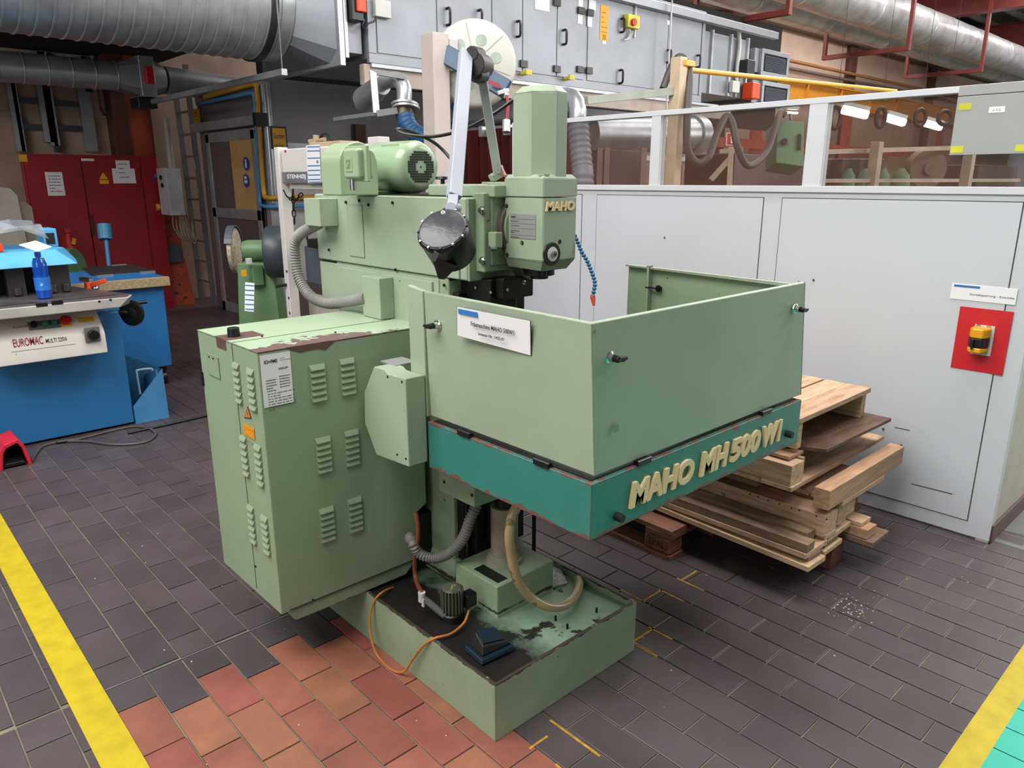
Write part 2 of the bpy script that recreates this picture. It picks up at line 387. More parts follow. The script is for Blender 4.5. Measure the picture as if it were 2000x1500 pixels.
for t in tile_list():
    k, xa, xb, ya, yb = t
    c = ((xa+xb)/2, (ya+yb)/2, 0); d = Vector(c)-CAM
    if xa > 3.80 and yb < .8: continue
    if xa > 4.4 and yb < 8: continue
    vis = False
    if d.dot(cf) > .3:
        px, py, z = proj(c); vis = -90 < px < 2090 and 250 < py < 1590
    hidden = (1.26 < xa and xb < 1.90 and ya > 1.42 and yb < 2.7) or (.75 < xa and xb < 1.35 and ya > 5.5 and yb < 6.4)
    if vis and not hidden: near.append((d.length*(1+(.02 if k < 30 else .3)), t))
    elif d.dot(cf) > -3 and d.length < 14: far.append(t)
near.sort(key=lambda q: q[0])
TM = {}
def tile_mesh(w_, l_, m):
    key = (round(w_, 3), round(l_, 3), m.name)
    if key not in TM:
        b = .0015; hx, hy = w_/2-.003, l_/2-.003
        bm = bmesh.new(); rings = []
        for z, q in ((-.008, 0), (-.0012, 0), (0, b)):
            rings.append([bm.verts.new(p) for p in ((-hx+q, -hy+q, z), (hx-q, -hy+q, z), (hx-q, hy-q, z), (-hx+q, hy-q, z))])
        for a, c in zip(rings, rings[1:]):
            for i in range(4): bm.faces.new((a[i], a[(i+1) % 4], c[(i+1) % 4], c[i]))
        bm.faces.new(rings[-1]); me = bpy.data.meshes.new('tile'); bm.to_mesh(me); bm.free(); me.materials.append(m); TM[key] = me
    return TM[key]
def tile_mat(k, ya, yb, xb):
    if yb < .385+.02: return T_G
    edge_y = 2.35 if k % 2 == 0 and k in (4,) else 2.35
    if 0 <= k <= 6 and yb < 2.36 and not (k in (1, 3) and yb > 2.30) : return T_R
    if k == 6 and ya < 1.42: return T_R
    return T_D
stuff = MB()
fl = Vector(ob_floor.location)
nobj = 0
for i, (dd, t) in enumerate(near):
    k, xa, xb, ya, yb = t; m = tile_mat(k, ya, yb, xb)
    if nobj < 296:
        nobj += 1
        me = tile_mesh(xb-xa, yb-ya, m); o = bpy.data.objects.new('tile', me); COL.objects.link(o); o.parent = ob_floor
        o.location = Vector(((xa+xb)/2, (ya+yb)/2, random.uniform(-.0008, .0006)))-fl
        o.rotation_euler = (random.uniform(-.003, .003), random.uniform(-.004, .004), random.uniform(-.003, .003))
    else: far.append(t)
for k, xa, xb, ya, yb in far:
    q = .003; stuff.box(xa+q, xb-q, ya+q, yb-q, -.008, random.uniform(-.0012, 0))
o = ob('tile', stuff, T_DS, ob_floor, kind='stuff', sm=20)
# joints in the old yellow paint, movement joint, painted lines
ob('movement_joint', MB().box(.34, 4, 2.487, 2.493, -.006, -.001), mat('grey_sealant', '#6a6a6c', .6, var=.1), ob_floor)
tq = MB(); q = .0025
for k, xa, xb, ya, yb in tile_list():
    if ya < .385 and xb > .8 and xa < 3.78 and ya > -3: tq.box(xa+q, xb-q, ya+q, min(yb-q, .385), -.0005, .0012)
ob('painted_tile', tq, T_G, ob_floor, 'turquoise painted walkway', kind='stuff', sm=20)
ob('painted_line', MB().box(.327, .432, -2, 5.4, -.0005, .0012), T_Y, ob_floor, 'broad yellow line painted on the tiles')
ob('painted_line', MB().box(-1, 3.75, .385, .468, -.0005, .0012), T_Y, ob_floor, 'narrower yellow line beside the turquoise area')
OLDY = mat('old_orange_paint', '#b08426', .7, var=.3, scale=30)
res = MB()
for x0_, y0_, dx, dy in ((1.95, 1.455, .12, 0), (1.95, 1.37, 0, .12), (2.07, 1.37, 0, .10), (2.20, 1.595, .0, .12), (2.2, 1.60, .12, 0), (2.32, 1.49, 0, .12), (2.46, 1.59, .1, 0), (2.45, 1.48, 0, .13),
                         (1.945, 1.345, 0, .09), (1.43, 1.17, 0, .2), (1.31, 1.18, .0, .05), (.93, 1.05, .12, 0), (.44, 1.9, 0, .1), (1.30, 1.33, .07, 0)):
    res.box(x0_-.004, x0_+dx+.004, y0_-.004, y0_+dy+.004, -.004, .0007)
ob('paint_residue', res, OLDY, ob_floor, 'flaking orange paint left in the joints')
dust = MB()
for i in range(150):
    if i < 70: x, y = random.gauss(2.78, .06), random.gauss(1.0, .045)
    else: x, y = random.uniform(.5, 3.4), random.uniform(.6, 4)
    s_ = random.uniform(.0008, .0022); dust.box(x-s_, x+s_, y-s_*1.5, y+s_*1.5, 0, .001)
ob('sawdust', dust, mat('sawdust', '#c9b99a', .8), ob_floor, kind='stuff')
ob('grey_tile', MB().box(3.82, 9, -3, .795, -.006, .0), T_GR, ob_floor, 'grey tiles past the end of the white partition')
# walls
wl = ob('wall_left', MB().box(-8, 4.6, 11.0, 11.2, 0, 6.5), BEIGE, kind='structure')
wc = root('wall_back', (20, 12, 0), None, None, kind='structure')
ob('wall_panel', MB().box(4.6, 46, 12, 12.25, 0, 5.93), BEIGE, wc)
for px, py in ((1418, 25), (1665, 120), (1822, 150), (1540, 80), (1755, 140)):
    if px in (1418, 1665, 1822):
        p = at(px, py, 'y', 11.9); ob('steel_column', MB().box(p.x-.28, p.x+.28, 11.85, 12.0, 0, 5.95), BRST, wc, bev=.01)
for px in (1335, 1445, 1553, 1605, 1745, 1880): pass
ob('wall_cap', MB().box(4.6, 46, 11.7, 12.0, 5.93, 6.08), mat('pale_cap', '#6b5a50', .6), wc)
# ceiling beyond the ventilation unit
ce = root('ceiling', (24, 8, 6.1), None, None, kind='structure')
ob('roof_deck', MB().box(7.5, 46, -4, 13, 7.3, 7.4), ROOFM, ce)
ribs = MB()
for i in range(150): ribs.box(8+i*.25, 8.1+i*.25, -4, 13, 7.24, 7.3)
ob('deck_rib', ribs, ROOFM, ce, kind='stuff')
for px, py in ((1800, 42), (1950, 96), (2060, 125)):
    p = at(px, py, 'z', 6.1)
    ob('girder', MB().box(p.x-.2, p.x+.2, -4, 13, 6.1, 6.13).box(p.x-.02, p.x+.02, -4, 13, 6.13, 6.85).box(p.x-.2, p.x+.2, -4, 13, 6.85, 6.88), REDST, ce)
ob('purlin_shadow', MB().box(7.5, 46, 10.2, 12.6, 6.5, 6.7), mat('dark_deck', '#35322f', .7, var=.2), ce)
for i in range(9): ob('purlin', MB().box(7.5, 46, 1.0+i*1.1, 1.08+i*1.1, 7.05, 7.24), ROOFM, ce)
# low dark gallery over the left end
so = ob('ceiling', MB().box(-8, 3.75, 7.9, 11.0, at(0, 92, 'y', 10.99).z, at(0, 92, 'y', 10.99).z+.4), FABRIC, kind='structure')
# white partition
PX = 3.788
pr_ = root('wall_right', (PX, 2.4, 0), None, None, kind='structure')
ob('lower_panel', MB().box(PX, PX+.05, .803, 4.1, .012, 1.59), WHITEP, pr_)
def yy(px, py): return at(px, py, 'x', PX).y
seams = [(yy(1517, 500), yy(1968, 390)-.0, .11, 1.558), (yy(1168, 420), yy(1497, 450), .11, 1.558)]
for ya, yb, z0, z1 in ((1.995, .905, .085, 1.558), (3.285, 2.105, .085, 1.558), (4.05, 3.42, .085, 1.558)):
    ob('wall_board', MB().box(PX-.004, PX, yb, ya, z0, z1), WHITEP, pr_, bev=.0015)
    g = .004
    ob('board_seam', MB().box(PX-.0012, PX, yb-g, ya+g, z1, z1+g).box(PX-.0012, PX, yb-g, yb, z0, z1).box(PX-.0012, PX, ya, ya+g, z0, z1).box(PX-.0012, PX, yb-g, ya+g, z0-g, z0), GAP, pr_)
ob('sill_rail', MB().box(PX-.012, PX+.06, .803, 4.1, 1.59, 1.622), WHITEF, pr_, bev=.002)
ob('top_rail', MB().box(PX-.008, PX+.058, .803, 4.1, 2.018, 2.046), WHITEF, pr_, bev=.002)
for ya, yb in ((2.805, 2.872), (1.80, 1.895), (.803, .88), (4.03, 4.1)): ob('post', MB().box(PX-.006, PX+.056, ya, yb, 1.622, 2.02), WHITEF, pr_, bev=.002)
for ya, yb in ((.88, 1.80), (1.895, 2.805), (2.872, 4.03)): ob('glass_pane', MB().box(PX+.02, PX+.024, ya, yb, 1.622, 2.018), GLASS, pr_)
for px, py in ((1589, 547), (1298, 464), (1725, 838), (1760, 870)): ob('screw', MB().cyl(at(px, py, 'x', PX-.004), at(px, py, 'x', PX-.007), .006, n=10), GAP, pr_)
ob('scratch', MB().slab([at(1748, 834, 'x', PX-.0045), at(1777, 840, 'x', PX-.0045), at(1777, 841.5, 'x', PX-.0045), at(1748, 835.5, 'x', PX-.0045)], (-.0004, 0, 0)).slab([at(1780, 944, 'x', PX-.0045), at(1860, 964, 'x', PX-.0045), at(1860, 966, 'x', PX-.0045), at(1780, 945.5, 'x', PX-.0045)], (-.0004, 0, 0)), GAP, pr_)
we = root('wall_end', (4.2, .80, 0), None, None, kind='structure')
ob('end_panel', MB().box(PX+.004, 5.4, .806, .86, .0, 2.04), mat('yellowed_white', '#bcb4a4', .5, var=.06), we)
ob('baseboard', MB().box(PX+.01, 5.4, .795, .806, 0, .09), PRIMER, we, bev=.002)
# cabin of grey sheet with the sliding door, left of the middle
CX = 3.85
cb = root('wall_cabin', (CX, 9.2, 0), None, None, kind='structure')
yc0 = at(510, 152, 'x', CX).y; ztop = 2.73
ob('side_sheet', MB().box(CX, CX+.05, yc0, 10.1, 0, ztop), WALLG, cb)
ob('front_sheet', MB().box(CX, 12.5, yc0, yc0+.05, 1.9, ztop), WALLG, cb)
ob('front_board', MB().box(CX, 7.5, yc0-.01, yc0+.04, 0, 1.9), WALLG2, cb)
ob('shade_backing', MB().box(CX, 15, yc0+.05, yc0+.1, ztop-.1, 4.6), FABRIC, cb)  # added black sheet, stands for the shade beneath the ventilation unit
ob('front_post', MB().box(at(690, 250, 'y', yc0).x, at(710, 250, 'y', yc0).x, yc0-.05, yc0, 0, 2.3), BRST, cb)
ob('corner_post', MB().box(CX-.03, CX+.08, yc0-.03, yc0+.08, 0, ztop+.03), GALV, cb, bev=.004)
ob('roof_edge', MB().box(CX-.02, CX+.05, yc0, 10.1, ztop-.12, ztop), GALV, cb, bev=.004)
ob('middle_rail', MB().box(CX, 12.5, yc0-.02, yc0, 1.98, 2.06), GALV, cb)
ob('white_band', MB().box(CX, 5.6, yc0-.025, yc0-.01, .5, 1.55), mat('cabin_white', '#b8b2b4', .5), cb)
d1 = at(420, 270, 'x', CX-.04); d2 = at(500, 262, 'x', CX-.04)
dr = root('door_1', (CX-.03, (d1.y+d2.y)/2, 0), None, None, kind='structure')
ya, yb = d2.y, d1.y+.25
ob('door_leaf', MB().box(CX-.05, CX-.01, ya, yb, 0, 2.18), WALLG2, dr)
fr = MB(); 
for a, b, z0, z1 in ((ya, ya+.1, 0, 2.2), (yb-.1, yb, 0, 2.2), (ya, yb, 2.1, 2.22), (ya, yb, 1.2, 1.32), (ya, yb, 0, .12)): fr.box(CX-.065, CX-.02, a, b, z0, z1)
ob('door_frame', fr, GALV, dr, bev=.004)
ob('door_track', MB().box(CX-.12, CX, ya-.2, 10.1, 2.24, 2.34), GALV, dr, bev=.004)
ob('track_end', MB().box(CX-.14, CX, ya-.24, ya-.17, 2.22, 2.36), BLK, dr)
wn = root('window_1', (CX-.05, 9, 1.3), None, None, kind='structure')
w0 = at(493, 300, 'x', CX-.055); w1 = at(428, 300, 'x', CX-.055)
ob('window_pane', MB().box(CX-.058, CX-.052, w0.y, w1.y, 1.32, 2.1), mat('window_beige', '#c39a62', .15, var=.05), wn)
ob('window_shade', MB().box(CX-.062, CX-.058, at(450, 300, 'x', CX-.06).y, w1.y, 1.32, 2.1), WALLG2, wn)
for py, t_ in ((320, 0), (353, 1)):
    p = at(481, py, 'x', CX-.065); s = ob('safety_sign', MB().cyl(p, p+Vector((-.004, 0, 0)), .075, n=24), mat('sign_blue%d' % t_, '#24489c', .4), wn, 'round blue mandatory sign')
    q = p+Vector((-.0045, 0, 0)); g_ = MB()
    if t_ == 0: g_.box(q.x-.002, q.x, q.y-.02, q.y+.02, q.z-.045, q.z+.03).cyl(q+Vector((0, 0, .035)), q+Vector((-.002, 0, .035)), .018, n=12)
    else: g_.cyl(q+Vector((0, .02, -.01)), q+Vector((-.002, .02, -.01)), .02, n=12).cyl(q+Vector((0, -.02, -.01)), q+Vector((-.002, -.02, -.01)), .02, n=12).box(q.x-.002, q.x, q.y-.03, q.y+.03, q.z+.02, q.z+.05)
    ob('sign_symbol', g_, PAPER, wn)
# ================================================================ THE MILLING MACHINE
MX = 1.55                                # left face of its column and headstock
mm = root('milling_machine', (1.6, 2.0, 0), 'pale green milling machine with a square splash guard and green base tray', 'machine')
BX0, BX1, BY0, BY1 = 1.239, 1.913, 1.419, 2.72
bt = ob('base_tray', ringbox(BX0, BX1, BY0, BY1, 0, .202, .012), GREENB, mm, bev=.002)
TRAYF = mat('oily_tray_floor', '#7f9a82', .42, var=.2, scale=6, bump=.15, bscale=80, c2='#241f1d', thr=.58, c2scale=6, zgrime=(1.36, 1.62, '#1d1a1a', 'x'))
ob('tray_floor', MB().hexa([(BX0+.012, BY0+.012, .1), (BX1-.012, BY0+.012, .1), (BX1-.012, BY1-.012, .1), (BX0+.012, BY1-.012, .1)], [(BX0+.012, BY0+.012, .197), (BX1-.012, BY0+.012, .178), (BX1-.012, BY1-.012, .15), (BX0+.012, BY1-.012, .197)]), TRAYF, bt)
for px, py in ((1085, 1212), (1165, 1196), (1108, 1228)): ob('stud', MB().cyl(at(px, py, 'z', .185), at(px, py, 'z', .185)+Vector((0, 0, .018)), .004, n=8), DARK, bt)
# column
cm = ob('column', MB().box(MX, 1.89, 2.0, 2.75, .19, 1.33).hexa([(MX-.03, 1.97, .19), (1.90, 1.97, .19), (1.90, 2.8, .19), (MX-.03, 2.8, .19)], [(MX, 2.0, .27), (1.89, 2.0, .27), (1.89, 2.75, .27), (MX, 2.75, .27)]), GREENB, mm, bev=.006)
ob('guideway', MB().box(1.565, 1.875, 1.965, 2.0, .27, 1.28).box(1.60, 1.65, 1.93, 1.965, .3, 1.25).box(1.79, 1.84, 1.93, 1.965, .3, 1.25), DARK, cm, bev=.003)
ob('wiper_strip', MB().box(1.573, 1.579, 1.957, 1.965, .27, 1.25), STEEL, cm)
ob('bellows', MB().box(1.655, 1.785, 1.90, 1.96, .33, .9), RUB, cm)
ob('rear_panel', MB().box(MX-.012, MX, 2.08, 2.72, 1.0, 1.31), GREEN, cm, bev=.003)
# knee support, jack column and sleeve
kx0, kx1, ky0, ky1 = 1.495, 1.772, 1.696, 1.93
z1 = at(974, 1149, 'x', kx0).z
kb = ob('jack_housing', MB().box(kx0, kx1, ky0, ky1, .17, z1), GREENB, mm, bev=.005)
ob('jack_flange', MB().cyl((1.64, 1.82, z1), (1.64, 1.82, z1+.02), .068).cyl((1.64, 1.82, z1+.02), (1.64, 1.82, z1+.035), .058), mat('old_grey_cast', '#8b8a78', .5, var=.15, c2='#5b3a34', thr=.64), kb)
ob('jack_sleeve', MB().cyl((1.64, 1.82, z1+.035), (1.64, 1.82, z1+.22), .05), mat('dirty_beige_sleeve', '#8a8470', .45, var=.2), kb)
ob('jack_screw', MB().cyl((1.64, 1.82, z1+.22), (1.64, 1.82, .8), .036), DARK, kb)
ob('oil_recess', MB().box(1.515, 1.56, ky0+.02, ky0+.15, z1, z1+.002), RUB, kb)
ob('guide_rod', MB().cyl((1.83, 1.86, .17), (1.83, 1.86, .75), .008, n=10).cyl((1.80, 1.80, .17), (1.80, 1.80, .27), .006, n=10), DARK, kb)
# electrical cabinet
EX0, EX1, EY0, EY1, EZ0, EZ1 = .91, 1.515, 2.122, 2.602, .25, 1.147
ec = ob('electrical_cabinet', MB().prism([(EX0, EZ0), (1.462, EZ0), (1.462, .44), (EX1, .47), (EX1, EZ1), (EX0, EZ1)], 'y', EY0, EY1), GREENCAB, mm, 'green electrical cabinet with louvres and stickers', bev=.004)
ob('cabinet_top', MB().box(EX0-.001, EX1+.03, EY0-.001, EY1, EZ1, EZ1+.003), flaky('flaked_top_paint', 1.13, 2.125, .30, .11), ec)
ob('chipped_edge', MB().prism([(1.0, 1.151), (1.16, 1.151), (1.175, 1.147), (1.155, 1.135), (1.135, 1.122), (1.115, 1.13), (1.09, 1.131), (1.05, 1.128), (1.02, 1.139)], 'y', EY0-.0015, EY0), PRIMER, ec)
ob('plinth', MB().prism([(EX0+.05, EZ0-.045), (1.41, EZ0-.045), (1.44, EZ0-.02), (1.455, EZ0), (EX0+.05, EZ0)], 'y', EY0+.004, EY1-.03), GREENB, ec, bev=.003)
ob('top_seam', MB().box(EX0, EX1, EY0+.185, EY0+.188, EZ1+.003, EZ1+.004).box(EX0-.0012, EX0, EY0+.185, EY0+.188, EZ0+.02, EZ1), GAP, ec)
ob('bottom_seam', MB().box(EX0+.03, 1.46, EY0-.001, EY0, EZ0+.004, EZ0+.009), GAP, ec)
k = at(445, 660, 'z', EZ1+.004); ob('brown_patch', MB().box(EX0-.0015, EX0+.13, k.y-.035, k.y+.06, EZ1+.003, EZ1+.0045).box(EX0-.0018, EX0-.0005, k.y-.03, k.y+.045, EZ1-.03, EZ1+.0045), PRIMER, ec)
ob('black_knob', MB().cyl(Vector((EX0+.045, k.y+.01, EZ1+.004)), Vector((EX0+.045, k.y+.01, EZ1+.034)), .021, .019, n=24), BLK, ec, bev=.002)
a = at(403, 690, 'x', EX0-.003); b_ = at(430, 742, 'x', EX0-.003)
ob('blank_plate', MB().box(EX0-.003, EX0, b_.y, a.y, b_.z, a.z), GREENCAB, ec, bev=.001)
for t_ in (.25, .6): ob('rivet', MB().cyl((EX0-.003, a.y+(b_.y-a.y)*t_, a.z-.008), (EX0-.006, a.y+(b_.y-a.y)*t_, a.z-.008), .003, n=8), BLK, ec)
lv = {}
def louver(face, cx, cy, cz, wd):
    X, U, Nn = FACE[face]
    if face not in lv:
        h = .0115; vs = [-X*wd/2+U*h, X*wd/2+U*h, X*(wd/2-.004)-U*h*.6+Nn*.009, -X*(wd/2-.004)-U*h*.6+Nn*.009, X*(wd/2-.003)-U*h, -X*(wd/2-.003)-U*h]
        me = bpy.data.meshes.new('louver'); me.from_pydata(vs, [], [(0, 1, 2, 3), (1, 4, 2), (0, 3, 5), (3, 2, 4, 5)]); me.materials.append(GREENCAB); lv[face] = me
    o = bpy.data.objects.new('louver', lv[face]); COL.objects.link(o); o.parent = ec; o.location = Vector((cx, cy, cz))-worldloc(mm); ROOTLOC[o.name] = worldloc(mm)
for (xa, ya_, yb_) in ((619, 718, 779), (677, 706, 766), (630, 860, 918), (685.5, 846, 904), (637, 997, 1052), (692, 978, 1033)):
    pa = at(xa, ya_, 'y', EY0); pb = at(xa+3, yb_, 'y', EY0)
    for i in range(6): louver('-y', pa.x, EY0-.0003, pa.z+(pb.z-pa.z)*i/5, .058)
for (xa, ya_, yb_) in ((462, 715, 782), (490, 727, 796), (476, 857, 924), (504, 875, 943), (490, 993, 1056), (517, 1013, 1077)):
    pa = at(xa, ya_, 'x', EX0); pb = at(xa+6, yb_, 'x', EX0)
    for i in range(6): louver('-x', EX0-.0003, (pa.y+pb.y)/2, pa.z+(pb.z-pa.z)*i/5, .052)
# inventory sheet on the cabinet
a = at(507, 694, 'y', EY0-.002); b_ = at(576, 787, 'y', EY0-.002)
pl = Vector((a.x, EY0-.0015, b_.z+.004)); wd, ht = b_.x-a.x-.003, a.z-b_.z-.006
ob('inventory_sheet', MB().box(pl.x, pl.x+wd, EY0-.0022, EY0-.0012, pl.z, pl.z+ht), PAPER, ec, 'white paper sheet with printed table')
Y_ = EY0-.0024
text('IO>FMS', (pl.x+.012, Y_, pl.z+ht-.028), '-y', .042, .011, INK, ec, 'print', bold=.02)
lines((pl.x+.062, Y_, pl.z+ht-.018), '-y', 2, .04, .006, .0016, GREYP, ec, seed=3)
text('5422-09', (pl.x+.056, Y_, pl.z+ht-.052), '-y', .03, .006, INK, ec, 'print')
lines((pl.x+.012, Y_, pl.z+ht-.082), '-y', 5, .034, .0085, .0022, INK, ec, seed=5)
lines((pl.x+.056, Y_, pl.z+ht-.075), '-y', 5, .035, .0085, .0022, INK, ec, seed=6)
lines((pl.x+.014, Y_, pl.z+ht-.125), '-y', 7, .09, .0085, .0016, INK, ec, seed=8)
tri = [at(484, 793, 'x', EX0-.0015), at(477, 816, 'x', EX0-.0015), at(491, 818, 'x', EX0-.0015)]
ob('warning_triangle', MB().slab(tri, (-.0006, 0, 0)), INK, ec, 'orange high-voltage warning triangle')
c_ = (tri[0]+tri[1]+tri[2])/3; ob('warning_triangle', MB().slab([c_+(t-c_)*.78+Vector((-.0007, 0, 0)) for t in tri], (-.0004, 0, 0)), mat('sticker_orange', '#dd7a1e', .45), ec)
ob('lightning_bolt', MB().slab([c_+Vector((-.0012, y, z)) for y, z in ((0, .014), (.003, 0), (-.001, .001), (.001, -.011), (-.003, .004), (.001, .003))], (-.0004, 0, 0)), INK, ec)
a = at(475, 826, 'x', EX0-.001); b_ = at(499, 867, 'x', EX0-.001)
ob('orange_label', MB().box(EX0-.002, EX0-.001, b_.y, a.y, b_.z+.012, a.z), mat('sticker_amber', '#df8f14', .45), ec, 'orange instruction sticker')
lines((EX0-.0021, a.y-.004, a.z-.012), '-x', 6, abs(a.y-b_.y)-.01, .011, .0014, mat('brown_print', '#a86414', .5), ec, seed=11)
for px, py, ax, v in ((611, 1171, 'y', EY0), (500, 1106, 'x', EX0), (655, 650, 'z', EZ1+.003), (512, 658, 'z', EZ1+.003)):
    p = at(px, py, ax, v); n = {'y': Vector((0, -.003, 0)), 'x': Vector((-.003, 0, 0)), 'z': Vector((0, 0, .004))}[ax]; ob('screw', MB().cyl(p, p+n, .0035, n=8), DARK, ec)
ob('hinge', MB().box(EX0-.006, EX0, EY1-.012, EY1+.003, .95, 1.0), BLK, ec)
# black gusset bracket between cabinet and base
ob('support_bracket', MB().prism([(1.33, .205), (1.56, .205), (1.56, .42), (1.47, .42), (1.46, .25), (1.40, .22)], 'y', EY0+.02, EY0+.4), RUB, mm)
# cable box standing on the cabinet
b0 = at(745, 631, 'z', EZ1+.004); b0.x = 1.478; b0 = at(745, 631, 'x', 1.478); bz = at(744, 545, 'x', b0.x).z
xw = MX-.012; yl = at(708, 590, 'x', b0.x).y
ob('cable_box', MB().box(b0.x, xw, b0.y, yl, EZ1+.004, bz), GREEN, mm, bev=.003)
# headstock / ram
HZ0, HZ1, HY0, HY1 = 1.328, 1.597, 1.90, 2.90
hs = ob('headstock', MB().box(MX, 1.93, HY0, HY1, HZ0, HZ1), GREEN, mm, bev=.008)
ob('side_cover', MB().box(MX-.006, MX, HY0+.035, HY1-.12, HZ0+.004, HZ1-.004), GREEN, hs, bev=.002)
ob('lower_cover', MB().box(MX-.004, MX+.3, 2.05, HY1-.02, 1.13, HZ0-.008), GREEN, hs, bev=.003)
ob('shadow_gap', MB().box(MX+.004, 1.9, 2.0, HY1-.03, HZ0-.008, HZ0), RUB, hs)
for px, py in ((676, 395), (702, 392), (767, 396), (643, 488), (773, 527), (783, 549), (868, 557), (720, 318+82)):
    p = at(px, py, 'x', MX-.007); ob('screw', MB().lathe(p, (-1, 0, 0), [(0, .006), (.004, .0055), (.005, .003)], n=12), DARK, hs)
a = at(684, 500, 'x', MX-.006); b_ = at(708, 400, 'x', MX-.006)
ob('cover_rib', MB().box(MX-.009, MX-.006, b_.y, a.y, a.z, b_.z), GREEN, hs, bev=.002)
# stepped front part that carries the swivel head
fm = ob('front_mount', MB().box(MX+.03, 1.90, 1.845, HY0, HZ0+.03, HZ1+.015).box(MX+.055, 1.90, 1.84, 1.86, HZ0+.05, HZ1+.045), GREENB, mm, bev=.006)
ob('front_strip', MB().box(MX+.002, 1.9, HY0-.012, HY0, HZ0+.0, HZ1-.004), GREENB, fm, bev=.002)
for px, py in ((942, 411), (943, 509)):
    p = at(px, py, 'x', MX+.028); ob('hex_bolt', MB().cyl(p, p+Vector((-.004, 0, 0)), .013, n=20).cyl(p+Vector((-.004, 0, 0)), p+Vector((-.012, 0, 0)), .009, n=6), STEEL, fm)
fcx, fcz = 1.742, 1.50
ob('swivel_boss', MB().cyl((fcx, 1.855, fcz), (fcx, 1.838, fcz), .125, n=40), GREENB, fm, bev=.003)
rw = min(.114, fcx-at(963, 460, 'y', 1.825).x)
ob('swivel_flange', MB().cyl((fcx, 1.817, fcz), (fcx, 1.806, fcz), rw-.010, n=48), GREENB, fm, bev=.002)
ob('swivel_ring', MB().cyl((fcx, 1.838, fcz), (fcx, 1.817, fcz), rw, n=48), mat('scale_ring', '#6a5c58', .35, metal=.4, var=.1), fm, bev=.002)
ob('clamp_block', MB().box(MX+.04, MX+.07, 1.80, 1.84, 1.44, 1.49), GREENB, fm, bev=.004)
ob('clamp_bolt', MB().cyl((MX+.045, 1.81, 1.44), (MX+.02, 1.81, 1.44), .009, n=12), STEEL, fm)
# cover box on top of the headstock
a = at(845, 378, 'x', 1.60); b_ = at(966, 381, 'x', 1.60)
ob('top_cover', MB().box(1.60, 1.90, b_.y, 2.17, HZ1, 1.637), GREEN, mm, bev=.006)
ob('oil_knob', MB().lathe((1.72, 2.24, HZ1), (0, 0, 1), [(0, .03), (.01, .03), (.018, .015), (.03, .008), (.055, .008), (.057, .028), (.066, .025), (.068, .001)], n=20), BLK, mm)
ob('top_plate', MB().box(1.57, 1.92, 1.93, 2.8, HZ1, HZ1+.004), DARK, hs)
# swivel head
A0 = Vector((1.65, 1.648, 0)); XL, XR, YF, YB = 1.65, 1.80, 1.648, 1.825
c = .022
prof = [(XL, YB), (XL, YF+c*.25), (XL+c*.25, YF), (XR, YF), (XR, YB)]
sh = ob('swivel_head', MB().prism(prof, 'z', 1.405, 1.598), GREEN, mm, 'vertical spindle head with raised cream letters', bev=.003)
ob('head_shroud', MB().prism([(XL-.001, YB), (XL-.001, YF+.004), (XL+.004, YF-.001), (XR+.001, YF-.001), (XR+.001, YB)], 'z', 1.60, 1.655).hexa([(XL, YB, 1.655), (XL, YF, 1.655), (XR, YF, 1.655), (XR, YB, 1.655)], [(XL+.014, YB, 1.668), (XL+.014, YF+.012, 1.668), (XR-.012, YF+.012, 1.668), (XR-.012, YB, 1.668)]), GREEN, sh, bev=.002)
ob('head_base', MB().hexa([(XL+.015, YB, 1.375), (XL+.012, YF+.02, 1.372), (XR-.02, YF+.02, 1.372), (XR-.02, YB, 1.375)], [(XL, YB, 1.405), (XL, YF, 1.405), (XR, YF, 1.405), (XR, YB, 1.405)]), GREENB, sh, bev=.002)
ux0 = XL+.008; q0 = at(1002, 300, 'x', ux0); q1 = at(1037, 300, 'x', ux0); q3 = at(1111, 300, 'y', YF+.008)
uy = YF+.006; ux1 = q3.x; ch = max(.02, q1.y-uy)
up = [(ux0, q0.y), (ux0, uy+ch), (ux0+ch*.9, uy), (ux1-.012, uy), (ux1, uy+.014), (ux1, q0.y-.014), (ux1-.014, q0.y)]
zt = at(1002, 184, 'x', ux0).z
cxu, cyu = (ux0+ux1)/2, (uy+q0.y)/2
ob('motor_cowl', MB().prism(up, 'z', 1.66, zt), GREEN, sh, bev=.002)
ob('cowl_cap', MB().hexa([(x, y, zt) for x, y in up], [(cxu+(x-cxu)*.68, cyu+(y-cyu)*.68, zt+.022) for x, y in up]), GREEN, sh, bev=.003)
p = at(1057, 344, 'y', YF); ob('lifting_notch', MB().prism([(XL+.002, YF+.03), (XL+.01, YF+.008), (XL+.03, YF+.003)], 'z', 1.664, 1.669), GREENM, sh)
ob('notch_hole', MB().cyl((XL+.014, YF+.014, 1.669), (XL+.014, YF+.014, 1.6695), .004, n=12), RUB, sh)
o = at(1064, 413, 'y', YF-.001); o2 = at(1123, 391, 'y', YF-.001)
text('MAHO', (o.x+.002, YF-.0005, o.z), '-y', o2.x-o.x-.004, o2.z-o.z-.002, CREAM, sh, 'letter', ext=.004, bold=.04, shear=.2, split=True)
a = at(997, 417, 'x', XL-.001); b_ = at(1046, 468, 'x', XL-.001)
ob('instruction_plate', MB().box(XL-.0018, XL, b_.y, a.y, b_.z, a.z), GREYP, sh, 'grey metal plate headed Attention!', bev=.0005)
text('Attention !', (XL-.0019, a.y-.004, a.z-.012), '-x', .022, .006, INK, sh, 'print', bold=.01)
for i, zz in enumerate((.024, .038, .054, .059, .074)): lines((XL-.0019, a.y-.003, a.z-zz), '-x', 1, .04, .01, .0018, INK, sh, seed=20+i)
for zz in (.016, .030, .045, .066): ob('plate_rule', MB().box(XL-.0021, XL-.0018, b_.y+.003, a.y-.003, a.z-zz-.0003, a.z-zz+.0003), INK, sh)
